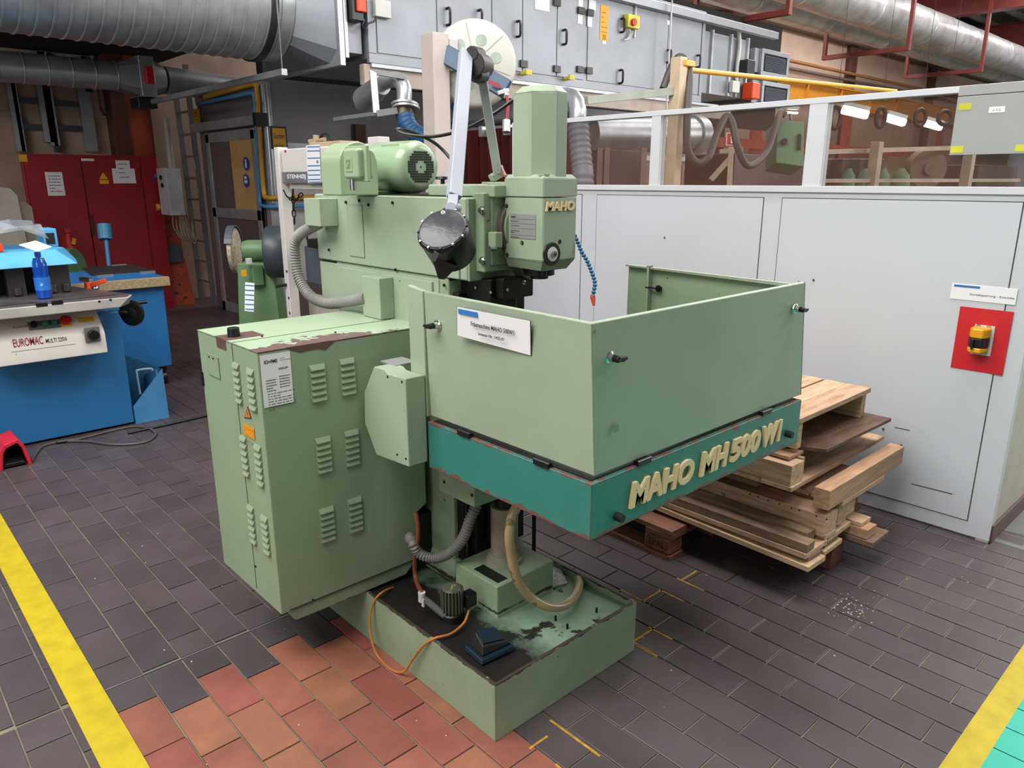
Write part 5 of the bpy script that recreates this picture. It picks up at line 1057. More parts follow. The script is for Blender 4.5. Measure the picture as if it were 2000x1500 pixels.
ob('conduit_pipe', MB().cyl((k0.x+.18, 10.2, kz1), (k0.x+.18, 10.2, 2.4), .04, n=14), mat('pale_conduit', '#a8a49c', .5), kc)
# ladder
ld = root('ladder', (3.95, 10.67, 0), 'aluminium ladder leaning upright beside the grey cabin, stickers on one rail', 'ladder')
LA, LB = Vector((3.93, 10.9, 0)), Vector((3.93, 10.45, 0)); TA, TB_ = at(337, 133, 'x', 3.84), LB
TB_ = TA+(LB-LA)
ob('rail', MB().bar(LA, TA, .025, .07, up=(1, 0, 0)), ALU, ld, bev=.003); ob('rail', MB().bar(LB, TB_, .025, .07, up=(1, 0, 0)), ALU, ld, bev=.003)
for i in range(1, 11):
    t = i*.28/TA.z
    if t < .98: ob('rung', MB().bar(LA.lerp(TA, t), LB.lerp(TB_, t), .028, .028), ALU, ld)
for t0, t1, mt in ((.62, .70, BLUEP), (.58, .61, PAPER), (.52, .57, YELL), (.48, .505, PAPER)):
    a, b_ = LB.lerp(TB_, t0)+Vector((-.036, -.014, 0)), LB.lerp(TB_, t1)+Vector((-.036, -.014, 0)); ob('sticker', MB().bar(a, b_, .022, .003, up=(1, 0, 0)), mt, ld)
# wall trunking above the red cupboard
wy = 10.99
gt = root('cable_trunking', at(90, 220, 'y', wy), 'galvanised cable ladder and conduits fixed on the beige wall', 'cable tray')
for px0, py0, px1, py1, w_ in ((14, 110, 40, 296, .05), (20, 140, 46, 296, .02), (72, 100, 100, 278, .07), (80, 100, 108, 285, .05), (88, 150, 112, 296, .02), (154, 110, 178, 296, .07), (165, 110, 172, 180, .04)):
    a, b_ = at(px0, py0, 'y', wy-.05), at(px1, py1, 'y', wy-.05); xm_ = (a.x+b_.x)/2; ob('upright', MB().box(xm_-w_, xm_+w_, wy-.08, wy, b_.z, a.z), SLATE if w_ < .05 else GALV, gt)
for px0, px1, py in ((22, 80, 195), (105, 160, 201), (28, 86, 246), (112, 166, 249), (14, 145, 105)): a, b_ = at(px0, py, 'y', wy-.06), at(px1, py, 'y', wy-.06); ob('cross_rail', MB().box(a.x, b_.x, wy-.07, wy, a.z-.03, a.z+.03), SLATE, gt)
for off, mt, r_ in ((0, PIPEY, .016), (.13, SLATE, .022)):
    a = at(178+off*30, 105, 'y', wy-.04); b_ = at(188-off*60, 205+off*90, 'y', wy-.04); c7 = at(205, 212+off*80, 'y', wy-.04); d7 = at(240, 213+off*85, 'y', wy-.04); e7 = at(330, 210+off*60, 'y', wy-.3)
    ob('conduit', MB().tube([a, Vector((a.x, a.y, b_.z+.1)), Vector((a.x+.03, a.y, c7.z+.02)), Vector((c7.x, a.y, c7.z)), d7], r_, n=10, sub=4), mt, gt, sm=60)
# yellow and blue pipes round the cabin corner
pp_ = root('pipe_run', at(505, 300, 'x', CX-.06), 'yellow and blue pipes bending down the grey cabin corner', 'pipes')
PXx = CX-.07
ob('yellow_pipe', MB().tube([at(400, 190, 'x', PXx), at(480, 168, 'x', PXx), at(497, 166, 'x', PXx), at(502, 178, 'x', PXx), at(508, 270, 'x', PXx), at(515, 372, 'x', PXx), at(521, 386, 'x', PXx)+Vector((.02, 0, 0)), Vector((CX+.15, yc0-.1, at(521, 386, 'x', PXx).z)), Vector((5.6, yc0-.1, at(521, 386, 'x', PXx).z))], .028, n=10, sub=4), PIPEY, pp_, sm=60)
ob('blue_pipe', MB().tube([at(385, 203, 'x', PXx), at(480, 184, 'x', PXx), at(492, 183, 'x', PXx), at(497, 192, 'x', PXx), at(503, 290, 'x', PXx), at(508, 385, 'x', PXx), at(514, 402, 'x', PXx), Vector((CX+.15, yc0-.13, at(518, 403, 'x', PXx).z)), Vector((5.6, yc0-.13, at(518, 403, 'x', PXx).z))], .022, n=10, sub=4), PIPEB, pp_, sm=60)
for px in (513, 519): a = at(px, 165, 'y', yc0-.05); ob('grey_conduit', MB().cyl(a, Vector((a.x, a.y, 1.4)), .02, n=10), ALU, pp_)
# yellow sign
ys = root('hanging_sign', at(545, 270, 'y', yc0-.08), 'yellow sign with black frame and two lines of lettering on the cabin', 'sign')
a, b_ = at(531, 250, 'y', yc0-.08), at(559, 288, 'y', yc0-.08)
ob('sign_frame', MB().box(a.x-.02, b_.x+.02, yc0-.08, yc0-.06, b_.z-.02, a.z+.02), BLK, ys); ob('sign_board', MB().box(a.x, b_.x, yc0-.085, yc0-.08, b_.z, a.z), YELL, ys)
w_ = b_.x-a.x; text('Durchfahrt', (a.x+w_*.08, yc0-.0855, a.z-.11), '-y', w_*.84, .06, INK, ys, 'print'); text('durch Kran', (a.x+w_*.08, yc0-.0855, a.z-.21), '-y', w_*.7, .055, INK, ys, 'print')
y2 = root('small_sign', at(385, 229, 'x', CX-.02), 'small yellow sticker sign on the cabin left of the door', 'sign'); p = at(385, 229, 'x', CX-.02); ob('sign_board', MB().box(p.x-.01, p.x, p.y-.1, p.y+.1, p.z-.1, p.z+.1), YELL, y2); lines((p.x-.0105, p.y+.07, p.z+.05), '-x', 3, .14, .04, .01, INK, y2)
# ================================================================ VENTILATION UNIT, DUCTS
AY = 6.0
zb_ = at(722, 118, 'y', AY).z; x0_ = at(722, 118, 'y', AY).x; zt_ = 3.72
ah = root('ventilation_unit', (7, 6.6, zb_), 'long grey ventilation unit of sheet metal doors on a steel frame over the workshop', 'ventilation unit')
def ax_(px, py=100): return at(px, py, 'y', AY).x
xe = ax_(1372, 130)
ob('casing', MB().box(x0_, xe, AY+.004, 7.5, zb_+.02, zt_-.02), GALVP, ah)
ob('frame', MB().box(x0_-.01, xe, AY-.012, AY+.03, zb_-.02, zb_+.06).box(x0_-.01, xe, AY-.012, AY+.03, zt_-.06, zt_+.02).box(x0_-.01, x0_+.07, AY-.012, AY+.03, zb_+.06, zt_-.06).box(xe-.06, xe, AY-.012, AY+.03, zb_+.06, zt_-.06), GALVP, ah, bev=.004)
bnd = [x0_+.08, ax_(853, 60), ax_(960, 60), ax_(1020, 70), ax_(1087, 80), ax_(1141, 80)]
bnd2 = [ax_(1147, 80), ax_(1303, 100), xe-.07]
for bl in (bnd, bnd2):
    for a, b_ in zip(bl, bl[1:]): ob('door_panel', MB().box(a+.006, b_-.006, AY-.006, AY+.004, zb_+.07, zt_-.07), GALVP, ah, bev=.003)
hm = None
def handle(px, py):
    p = at(px, py, 'y', AY-.01)
    ob('handle', MB().tube([(p.x, p.y+.005, p.z-.07), (p.x, p.y-.045, p.z-.065), (p.x, p.y-.05, p.z), (p.x, p.y-.045, p.z+.065), (p.x, p.y+.005, p.z+.07)], .013, n=8, sub=3), BLK, ah)
for px, py in ((873, 33), (935, 36), (1010, 57), (1100, 73), (1213, 50), (1210, 150), (1304, 110), (1361, 120)): handle(px, py)
for px, py in ((1134, 21), (1152, 25), (1132, 136), (1150, 138), (1022, 125), (1087, 135), (1087, 5)):
    p = at(px, py, 'y', AY-.01); ob('hinge', MB().box(p.x-.05, p.x+.05, p.y-.02, p.y, p.z-.035, p.z+.035), BLK, ah, bev=.004)
for px, py, w_, h_ in ((1059, 5, .17, .12), (1134, 5, .06, .08), (1157, 10, .09, .08), (1133, 36, .06, .09), (1152, 38, .06, .12), (1180, 77, .05, .08), (1305, 44, .04, .04)):
    p = at(px, py, 'y', AY-.008); ob('white_label', MB().box(p.x-w_/1.6, p.x+w_/1.6, p.y-.002, p.y, p.z-h_/1.6, p.z+h_/1.6), PAPER, ah)
p = at(1180, 45, 'y', AY-.008); ob('orange_label', MB().box(p.x-.07, p.x+.07, p.y-.002, p.y, p.z-.18, p.z+.18), YELL, ah); lines((p.x-.05, p.y-.0025, p.z+.1), '-y', 5, .1, .05, .012, MATS['brown_print'], ah)
p = at(1231, 44, 'y', AY-.01); ob('switch_box', MB().box(p.x-.12, p.x+.09, p.y-.07, p.y, p.z-.07, p.z+.07), mat('switch_yellow', '#d8cc3a', .4), ah, bev=.006)
p = at(1236, 44, 'y', AY-.08); ob('switch_knob', MB().cyl(p, p+Vector((0, -.03, 0)), .04, n=16), REDB, ah)
p = at(1241, 55, 'y', AY-.03); ob('conduit', MB().box(p.x-.012, p.x+.012, AY-.03, AY-.005, p.z-.1, zt_), LGREY, ah)
ob('control_wire', MB().tube([at(x, y, 'y', AY-.04) for x, y in ((1228, 55), (1232, 66), (1225, 76), (1219, 78), (1232, 74), (1236, 60))], .008, n=6, sub=4), LGREY, ah)
for px, py in ((1018, 144), (1102, 154)): p = at(px, py, 'y', AY); ob('yellow_valve', MB().cyl(p+Vector((0, -.01, 0)), p+Vector((0, -.1, 0)), .022, n=10).box(p.x-.04, p.x+.04, p.y-.12, p.y-.1, p.z-.02, p.z+.03), mat('valve_yellow', '#c9b82e', .4) if px == 1018 else MATS['valve_yellow'], ah)
ob('base_channel', MB().box(x0_-.06, ax_(1430, 190), AY+.0, AY+.08, zb_-.2, zb_-.03), CHIP, ah, bev=.004)
ob('base_rail', MB().box(x0_, ax_(1400, 190), AY-.03, AY, zb_-.055, zb_-.025), ALU, ah)
rl0, rl1 = at(1160, 0, 'y', AY-.05), at(1514, 80, 'y', AY-.05)
ob('top_rail', MB().box(x0_, rl1.x, AY-.10, AY-.02, 3.60, 3.69), ALU, ah, bev=.006)
# narrower outlet section and grilles
xa2, xb2_ = xe+.04, ax_(1466, 150)
zlo = at(1380, 183, 'y', AY+.1).z
ob('outlet_section', MB().box(xa2, xb2_, AY+.08, 7.3, at(1400, 186, 'y', AY+.1).z, at(1385, 63, 'y', AY+.1).z), GALVP, ah, bev=.004)
for px in (1388, 1425, 1440, 1458): x = at(px, 120, 'y', AY+.07).x; ob('outlet_flange', MB().box(x-.02, x+.02, AY+.05, AY+.09, zlo, at(1385, 63, 'y', AY+.1).z+.03), GALV, ah)
ob('conduit', MB().tube([at(x, y, 'y', AY+.03) for x, y in ((1443, 60), (1445, 90), (1440, 130), (1438, 168), (1432, 175))], .025, n=8, sub=4), LGREY, ah)
p = at(1431, 168, 'y', AY+.03); ob('junction_box', MB().box(p.x-.09, p.x+.09, p.y-.06, p.y, p.z-.09, p.z+.06), LGREY, ah, bev=.008)
for px, py, cc in ((1453, 136, BLK), (1463, 180, ORANGE)): p = at(px, py, 'y', AY+.0); ob('actuator', MB().box(p.x-.1, p.x+.1, p.y-.12, p.y+.06, p.z-.1, p.z+.12), cc, ah, bev=.02)
for ya_, yb_, ln in ((97, 152, 0), (160, 212, 1)):
    u0 = at(1490, ya_, 'y', AY-.05); u1 = at(1543, ya_+13, 'y', AY-.05); l0 = at(1487, yb_-14, 'y', AY-.05)
    ob('grille_box', MB().box(at(1466, 130, 'y', AY+.05).x, u1.x-.02, AY+.0, AY+.9, l0.z-.02, u0.z+.02), GALVP, ah)
    fx0, fx1, fz0, fz1 = u0.x, u1.x, l0.z-.06, u0.z+.02
    ob('grille_frame', MB().box(fx0, fx1, AY-.05, AY, fz0, fz0+.06).box(fx0, fx1, AY-.05, AY, fz1-.06, fz1).box(fx0, fx0+.06, AY-.05, AY, fz0+.06, fz1-.06).box(fx1-.06, fx1, AY-.05, AY, fz0+.06, fz1-.06), ALU, ah, bev=.004)
    ob('grille_opening', MB().box(fx0+.06, fx1-.06, AY-.015, AY-.005, fz0+.06, fz1-.06), RUB, ah)
    n_ = 12
    for i in range(n_):
        z = fz0+.085+(fz1-fz0-.17)*i/(n_-1); ob('slat', MB().hexa([(fx0+.1, AY-.045, z-.012), (fx1-.1, AY-.045, z-.012), (fx1-.1, AY-.02, z+.01), (fx0+.1, AY-.02, z+.01)], [(fx0+.1, AY-.045, z-.008), (fx1-.1, AY-.045, z-.008), (fx1-.1, AY-.02, z+.014), (fx0+.1, AY-.02, z+.014)]), SLATE, ah)
# left end of the unit, transition piece and spiral duct
ob('end_panel', MB().box(x0_-.20, x0_-.04, AY+.05, 7.45, zb_+.05, zt_), GALVP, ah, bev=.004)
ob('flange_profile', MB().box(x0_-.235, x0_-.20, AY+.0, 7.5, zb_+.0, zt_+.05), GALV, ah, bev=.004)
p = at(703, 15, 'y', AY); ob('damper_motor', MB().box(x0_-.19, x0_-.07, AY-.06, AY+.05, p.z-.12, p.z+.15), BLK, ah, bev=.01); ob('damper_cap', MB().box(x0_-.15, x0_-.06, AY-.09, AY-.06, p.z-.05, p.z+.1), ORANGE, ah, bev=.01)
p = at(738, 18, 'y', AY); ob('white_box', MB().box(p.x-.06, p.x+.1, AY-.06, AY-.01, p.z-.07, p.z+.07), LGREY, ah, bev=.006)
ob('wire_loop', MB().tube([at(x, y, 'y', AY-.05) for x, y in ((712, 38), (708, 50), (715, 56), (720, 46), (730, 42), (738, 30))], .008, n=6, sub=4), BLK, ah)
tr = root('duct_transition', (3.0, 6.9, 2.6), 'grey sheet metal transition between the round duct and the ventilation unit', 'duct')
xt1 = x0_-.29; DR, dcy, dcz = .46, 6.72, 3.14
xt0 = 3.30
N_ = 32; ring = [(xt0, dcy+DR*math.cos(t), dcz+DR*math.sin(t)) for t in [2*math.pi*(i+.5)/N_ for i in range(N_)]]
def sqp(t):
    c_, s_ = math.cos(t), math.sin(t); m_ = max(abs(c_), abs(s_)); return (xt1, 6.75+.70*c_/m_, 3.17+.54*s_/m_)
sq = [sqp(2*math.pi*(i+.5)/N_) for i in range(N_)]
ob('reducer', MB().hexa(ring, sq), GALVP, tr, sm=20); ob('flange', MB().box(xt1, xt1+.05, 6.0, 7.5, 2.6, 3.74), GALV, tr, bev=.003)
bd = root('spiral_duct', (0, dcy, dcz-DR), 'big shiny spiral-wound duct across the top left corner', 'duct')
prof = [(0, DR)]
L_ = xt0+4; n_ = 70
for i in range(n_): a = L_*(i+.0)/n_; b_ = L_*(i+1)/n_; prof += [(b_-.018, DR), (b_-.012, DR+.008), (b_-.004, DR+.008), (b_, DR)]
ob('duct_pipe', MB().lathe((-4, dcy, dcz), (1, 0, 0), prof, n=64), GALV, bd, sm=50)
xcl = at(541, 50, 'y', dcy-DR).x; ob('duct_clamp', MB().cyl((xcl-.03, dcy, dcz), (xcl+.03, dcy, dcz), DR+.02, n=64), mat('clamp_dark', '#3c3e42', .4, metal=.6), bd)
ob('hanger_rod', MB().cyl((xcl, dcy-DR-.03, dcz), (xcl, dcy-DR-.03, at(553, 133, 'y', dcy-DR-.03).z), .006, n=8), STEEL, bd)
zz = at(553, 135, 'y', dcy-DR-.03).z; ob('ceiling_strut', MB().box(xcl-.02, xcl+.03, dcy-DR-.06, 10, zz-.05, zz), GALV, None, 'long galvanised strut hung on rods below the spiral duct', 'strut')
# lower round duct with a fire damper
sd = root('round_duct', (1, 9.6, 2.6), 'slimmer galvanised duct with a square damper box, below the big duct', 'duct')
sy = 9.7; c1_ = at(150, 146, 'y', sy); rr = .155; zc2 = at(100, 138, 'y', sy).z
xa3, xb3, xc3, xd3 = at(225, 145, 'y', sy).x, at(262, 150, 'y', sy).x, at(290, 152, 'y', sy).x, at(318, 155, 'y', sy).x
prof = [(0, rr)]
for i in range(30): b_ = (xa3+4)*(i+1)/30; prof += [(b_-.012, rr), (b_-.008, rr+.005), (b_-.003, rr+.005), (b_, rr)]
ob('duct_pipe', MB().lathe((-4, sy, zc2), (1, 0, 0), prof, n=32), GALV, sd, sm=50)
def rcts(xr, xs, h): 
    r_ = [(xr, sy+rr*math.cos(t), zc2+rr*math.sin(t)) for t in [2*math.pi*(i+.5)/16 for i in range(16)]]
    s_ = [(xs, sy+h*math.cos(t)/max(abs(math.cos(t)), abs(math.sin(t))), zc2+h*math.sin(t)/max(abs(math.cos(t)), abs(math.sin(t)))) for t in [2*math.pi*(i+.5)/16 for i in range(16)]]
    return MB().hexa(r_, s_)
ob('reducer', rcts(xa3, xb3, .2), GALVP, sd, sm=20); ob('damper_box', MB().box(xb3, xc3, sy-.22, sy+.22, zc2-.22, zc2+.22), GALV, sd, bev=.006)
ob('damper_trip', MB().box(xb3+.04, xc3-.03, sy-.30, sy-.22, zc2-.08, zc2+.1), REDB, sd, bev=.01); ob('damper_foot', MB().box(xb3-.05, xc3-.0, sy-.2, sy+.1, zc2-.34, zc2-.22), BLK, sd, bev=.01)
ob('reducer', rcts(xd3, xc3, .2), GALVP, sd, sm=20); ob('duct_pipe', MB().cyl((xd3, sy, zc2), (4.4, sy+.2, zc2-.02), rr, n=32), GALV, sd, sm=50)
# elbows and blue suction hose
def elbow(name, label, pts, r, m, extra=None):
    rt = root(name, pts[0], label, 'duct'); ob('bend', MB().tube(pts, r, n=24, sub=8), m, rt, sm=60); return rt
e1_ = elbow('duct_elbow', 'galvanised duct elbow turning down into a blue hose under the ventilation unit', [dp(705, 205, 6.7), dp(735, 175, 6.4), dp(752, 160, 6.25), dp(775, 156, 6.15), dp(789, 172, 6.1), dp(789, 205, 6.1)], .062, GALV)
ob('inlet_duct', MB().cyl(dp(712, 195, 6.65), dp(745, 165, 6.3), .11, .085, n=28), GALV, e1_, sm=60)
ob('hose_ring', MB().cyl(dp(791, 204, 6.1), dp(791, 208, 6.1), .115, n=28).cyl(dp(793, 210, 6.1), dp(793, 214, 6.1), .115, n=28), GALV, e1_)
ob('hose_clamp', MB().cyl(dp(791, 214, 6.1), dp(791, 228, 6.1), .078, n=24), mat('clamp_brass', '#5d5340', .4, metal=.4), e1_)
ob('support_frame', MB().bar(dp(728, 140, 6.0), dp(735, 222, 6.0), .05, .04).bar(dp(735, 222, 6.0), dp(775, 216, 6.05), .05, .05).bar(dp(735, 222, 6.0), dp(655, 233, 6.5), .04, .03).bar(dp(728, 140, 6.0), dp(790, 150, 6.05), .04, .04), GALV, e1_)
bh = root('suction_hose', dp(800, 230, 6.1), 'blue ribbed suction hose hanging from the elbow left of the white post', 'hose')
ob('hose', MB().tube([dp(791, 224, 6.1), dp(795, 240, 6.08), dp(806, 256, 6.05), dp(825, 268, 6.0), dp(850, 276, 6.0), dp(868, 300, 6.1), dp(870, 360, 6.2), Vector((dp(870, 360, 6.2).x, dp(870, 360, 6.2).y, .3))], .075, n=20, rib=.006, ribn=46, sub=8), BLUEH, bh, sm=60)
e2_ = elbow('duct_elbow', 'galvanised elbow duct just right of the green spindle head, above the partition', [dp(1085, 190, 6.7), dp(1105, 188, 6.5), dp(1122, 195, 6.35), dp(1128, 215, 6.3), dp(1128, 235, 6.3)], .075, GALV)
h2_ = root('suction_hose', dp(1130, 240, 6.3), 'grey ribbed suction hose hanging behind the partition glass beside the spindle head', 'hose')
ob('hose', MB().tube([dp(1128, 234, 6.3), dp(1132, 280, 6.3), dp(1137, 330, 6.3), dp(1138, 380, 6.3), Vector((dp(1138, 380, 6.3).x, dp(1138, 380, 6.3).y, .1))], .095, n=20, rib=.008, ribn=40, sub=6), mat('grey_blue_hose', '#7a7f8a', .5, var=.1), h2_, sm=60)
# white post with hose reel
D_ = 5.7; pa, pb = dp(841, 78, D_), dp(858, 300, D_)
pw_ = .17
wp = root('white_post', Vector((pb.x, pb.y, 0)), 'white square steel post carrying the round hose reel', 'post')
ob('post', MB().box(pb.x-.09, pb.x+.06, pb.y-.075, pb.y+.075, 0, pa.z), mat('post_white', '#beb2ac', .45, var=.03), wp, bev=.006)
hr = root('hose_reel', dp(925, 123, 5.6), 'round white hose reel on a blue arm, fixed to the white post', 'reel')
rc_ = dp(927, 123, 5.6)
rn = (Vector((-.62, -.78, .05))).normalized()
PLR = mat('reel_white', '#bebdb5', .4, var=.03)
RR = 82/FPX*5.6
ob('reel_disc', MB().lathe(rc_, rn, [(-.12, RR*.99), (-.11, RR), (-.02, RR), (0, RR*.97), (.012, RR*.9), (.018, .05), (.02, .001)], n=56), PLR, hr, sm=40)
re1 = Vector((0, 0, 1)).cross(rn).normalized(); re2 = rn.cross(re1)
for i in range(6):
    t = math.radians(12+60*i); q = rc_+(re1*math.cos(t)+re2*math.sin(t))*RR*.52+rn*.016
    ob('disc_hole', MB().cyl(q-rn*.004, q+rn*.002, .042, n=20), mat('reel_hole', '#9fae9f', .5) if i == 0 else MATS['reel_hole'], hr)
for i in range(6):
    t = math.radians(-18+60*i); d_ = re1*math.cos(t)+re2*math.sin(t)
    ob('disc_rib', MB().bar(rc_+d_*.12+rn*.016, rc_+d_*RR*.9+rn*.012, .006, .006, up=rn), mat('reel_rib', '#aaa9a0', .5) if i == 0 else MATS['reel_rib'], hr)
BLA = mat('reel_arm_blue', '#274a68', .4, var=.06)
ob('reel_arm', MB().bar(dp(868, 105, 5.5), dp(990, 175, 5.42), .135, .05, up=rn), BLA, hr, bev=.006)
ob('hose_guide', MB().bar(dp(972, 182, 5.4), dp(994, 176, 5.4), .03, .03).bar(dp(985, 170, 5.42), dp(990, 188, 5.4), .03, .03), LGREY, hr, bev=.006)
ob('arm_print', MB().bar(dp(954, 159, 5.36), dp(976, 169, 5.36), .03, .002, up=rn), REDP, hr)
ob('mount_plate', MB().box(pb.x+.062, pb.x+.14, pb.y-.08, pb.y+.02, dp(870, 140, 5.6).z, dp(870, 82, 5.6).z), mat('plate_white', '#c9c0bc', .45), hr, bev=.004)
ob('hose', MB().tube([dp(989, 185, 5.4), dp(992, 205, 5.4), dp(990, 235, 5.4), dp(990, 255, 5.4)], .012, n=8), REDP, hr); ob('hose_coupling', MB().cyl(dp(989, 235, 5.4), dp(989, 258, 5.4), .03, n=12), GALV, hr)
ob('blue_hose', MB().tube([dp(918, 156, 5.7), dp(890, 195, 5.75), dp(862, 242, 5.8)], .016, n=8), mat('hose_blue', '#2a62b0', .4), hr); ob('red_hose', MB().tube([dp(905, 150, 5.9), dp(880, 190, 5.9), dp(858, 228, 5.9)], .016, n=8), mat('hose_red', '#9a1f30', .4), hr)
# welding curtain behind the post
VX = 5.0
cu1 = root('strip_curtain', (VX, 6.2, 0), 'dark red welding curtain hanging in strips from a horizontal tube', 'curtain')
y0c, y1c = 4.64, at(880, 260, 'x', VX).y
zc_ = at(900, 250, 'x', VX).z
k = int((y1c-y0c)/.16)
for i in range(k):
    ya_ = y0c+i*.16; o_ = .012*(i % 2); ob('curtain_strip', MB().prism([(VX+o_, ya_), (VX+.012+o_, ya_-.0), (VX+.03+o_, ya_+.09), (VX+o_+.008, ya_+.175), (VX+o_, ya_+.175), (VX+.018+o_, ya_+.09)], 'z', .15, zc_-.03), CURT, cu1)
ob('rail_tube', MB().cyl((VX, y0c, zc_+.03), (VX, at(852, 250, 'x', VX).y, zc_+.03), .035, n=14), mat('tube_grey', '#4d4b50', .4, metal=.4), cu1)
for px in (941, 989): p = at(px, 255, 'x', VX-.03); ob('rail_clip', MB().box(VX-.05, VX+.02, p.y-.025, p.y+.025, zc_-.1, zc_+.0), GALV, cu1)
for px in (866, 842): 
    p = at(px, 300, 'x', VX+.0); ob('curtain_post', MB().box(VX+.04, VX+.1, p.y-.035, p.y+.035, 0, zc_+.0), LGREY, cu1)
# ================================================================ GRINDER, PRESS
gd = root('bench_grinder', dp(510, 600, 6.0)*1, 'green pedestal grinder with a wire brush left and a dark guarded wheel right', 'grinder')
gd.location = (2.72, 5.95, 0); ROOTLOC[gd.name] = Vector((2.72, 5.95, 0))
G1, G2 = dp(480, 487, 6.1), dp(530, 492, 5.95)
ga = (G2-G1).normalized(); ga.z = 0; ga.normalize()
# axle runs along the picture's left-right direction, turned a little
gl = Vector((.80, -.60, 0)); gc_ = dp(503, 489, 6.05)
ob('motor', MB().lathe(gc_-gl*.12, gl, [(0, .05), (.01, .075), (.05, .085), (.19, .085), (.23, .075), (.24, .05)], n=28), GRINDG, gd, sm=50)
bl_ = dp(462, 489, 6.2)
ob('wire_brush', MB().lathe(bl_+gl*.0, -gl, [(0, .03), (.0, .185), (.03, .19), (.035, .17), (.036, .03)], n=40), BRUSH, gd, sm=60)
ob('brush_hub', MB().lathe(bl_, -gl, [(.02, .06), (.045, .055), (.05, .02), (.06, .018)], n=20), DARK, gd)
grd = MB(); e_up = Vector((0, 0, 1)); e_s = gl.cross(e_up).normalized()
def arcguard(c_, R_, a0, a1, w0, w1, n=16):
    m_ = MB()
    P = [math.radians(a0+(a1-a0)*i/n) for i in range(n+1)]
    for t, u in zip(P, P[1:]):
        q = []
        for w_ in (w0, w1):
            for r_, ang in ((R_, t), (R_, u), (R_+.012, u), (R_+.012, t)): q.append(c_+gl*w_+(e_s*math.cos(ang)+e_up*math.sin(ang))*r_)
        m_.hexa(q[:4], q[4:])
    return m_
ob('brush_guard', arcguard(bl_, .195, 20, 200, -.045, .012), SLATE, gd)
wc_ = dp(540, 492, 5.95)
ob('wheel_guard', MB().lathe(wc_-gl*.07, gl, [(0, .1), (0, .195), (.02, .205), (.14, .205), (.155, .195), (.156, .04), (.157, .001)], n=44), mat('guard_dark', '#3a4048', .4, var=.06), gd, sm=40)
ob('guard_boss', MB().lathe(wc_+gl*.087, gl, [(0, .055), (.03, .05), (.04, .03), (.05, .025)], n=20), BLK, gd)
pf = Vector((gc_.x, gc_.y, 0))
px0 = dp(500, 560, 6.0); 
def ped(a, b_, z0, z1, m_, nm): 
    q = [pf+gl*s1*a+e_s*s2*b_ for s1, s2 in ((-1, -1), (1, -1), (1, 1), (-1, 1))]; return ob(nm, MB().hexa([p+Vector((0, 0, z0)) for p in q], [pf+(p-pf)*.72+Vector((0, 0, z1)) for p in q]), m_, gd, bev=.01)
ped(.19, .19, .04, gc_.z-.09, GRINDG, 'pedestal'); ped(.26, .26, 0, .04, GRINDG, 'foot_plate')
ob('switch_box', MB().box(gc_.x-.14, gc_.x-.05, gc_.y-.19, gc_.y-.1, gc_.z-.26, gc_.z-.10), GRINDG, gd, bev=.008)
p = dp(486, 512, 5.83); ob('grey_button', MB().box(p.x-.02, p.x+.02, p.y-.02, p.y+.02, p.z-.015, p.z+.03), LGREY, gd, bev=.004)
p = dp(476, 532, 5.83); ob('yellow_label', MB().box(p.x-.02, p.x+.02, p.y-.005, p.y+.005, p.z-.03, p.z+.02), YELL, gd)
a = dp(477, 552, 5.78); bb = dp(497, 608, 5.78)
ob('inspection_tag', MB().slab([dp(478, 607, 5.78), dp(496, 609, 5.76), dp(497, 553, 5.76), dp(479, 551, 5.78)], (-.002, -.002, 0)), PAPER, gd, 'white inspection tag with blue bars')
for i in range(6): ob('tag_bar', MB().slab([dp(479, 556+i*9.3+2, 5.775), dp(496, 557+i*9.3+2, 5.755), dp(496, 557+i*9.3, 5.755), dp(479, 556+i*9.3, 5.775)], (-.001, -.001, 0)), BLUEP, gd)
# press: beam and post
PRX = dp(557, 330, 5.3).x
pr2 = root('workshop_press', (PRX+.1, 5.2, 0), 'cream workshop press with a perforated post, chains and a dark maker panel on its beam', 'press')
def py_(px, py): return at(px, py, 'x', PRX).y
ya_ = py_(540, 300); 
ob('post', MB().box(PRX-.02, PRX+.06, py_(556, 400), ya_, 0, at(540, 288, 'x', PRX).z), PRESSW, pr2, bev=.006)
ob('post', MB().box(PRX-.02, PRX+.06, 3.9, 4.02, 0, 1.9), PRESSW, pr2, bev=.006)
ob('beam', MB().box(PRX, PRX+.25, 3.95, py_(549, 300), at(556, 358, 'x', PRX).z, at(556, 291, 'x', PRX).z), PRESSW, pr2, bev=.01)
ob('beam_underside', MB().box(PRX+.02, PRX+.2, 4.1, py_(560, 360), at(556, 370, 'x', PRX).z, at(556, 358, 'x', PRX).z), mat('press_grey', '#a9a49c', .5), pr2, bev=.006)
o = at(552, 357, 'x', PRX-.003); o2 = at(603, 333, 'x', PRX-.003)
ob('maker_panel', MB().box(PRX-.004, PRX, o2.y-.12, o.y, at(556, 356, 'x', PRX).z, at(556, 336, 'x', PRX).z), mat('panel_grey', '#6a6e74', .4), pr2)
t0 = at(561, 350, 'x', PRX-.005); t1 = at(596, 337, 'x', PRX-.005)
text('STENHØJ', (PRX-.004, t0.y, t0.z-.004), '-x', t0.y-t1.y, .037, PAPER, pr2, 'print', bold=.02)
p = at(557, 295, 'x', PRX-.002); ob('red_tag', MB().box(PRX-.003, PRX, p.y-.012, p.y+.012, p.z-.008, p.z+.006), REDB, pr2)
ob('inspection_sheet', MB().slab([at(602, 358, 'x', PRX-.006), at(627, 357, 'x', PRX-.006), at(624, 282, 'x', PRX-.006), at(598, 284, 'x', PRX-.006)], (-.001, 0, 0)), PAPER, pr2, 'white inspection sheet with blue bars')
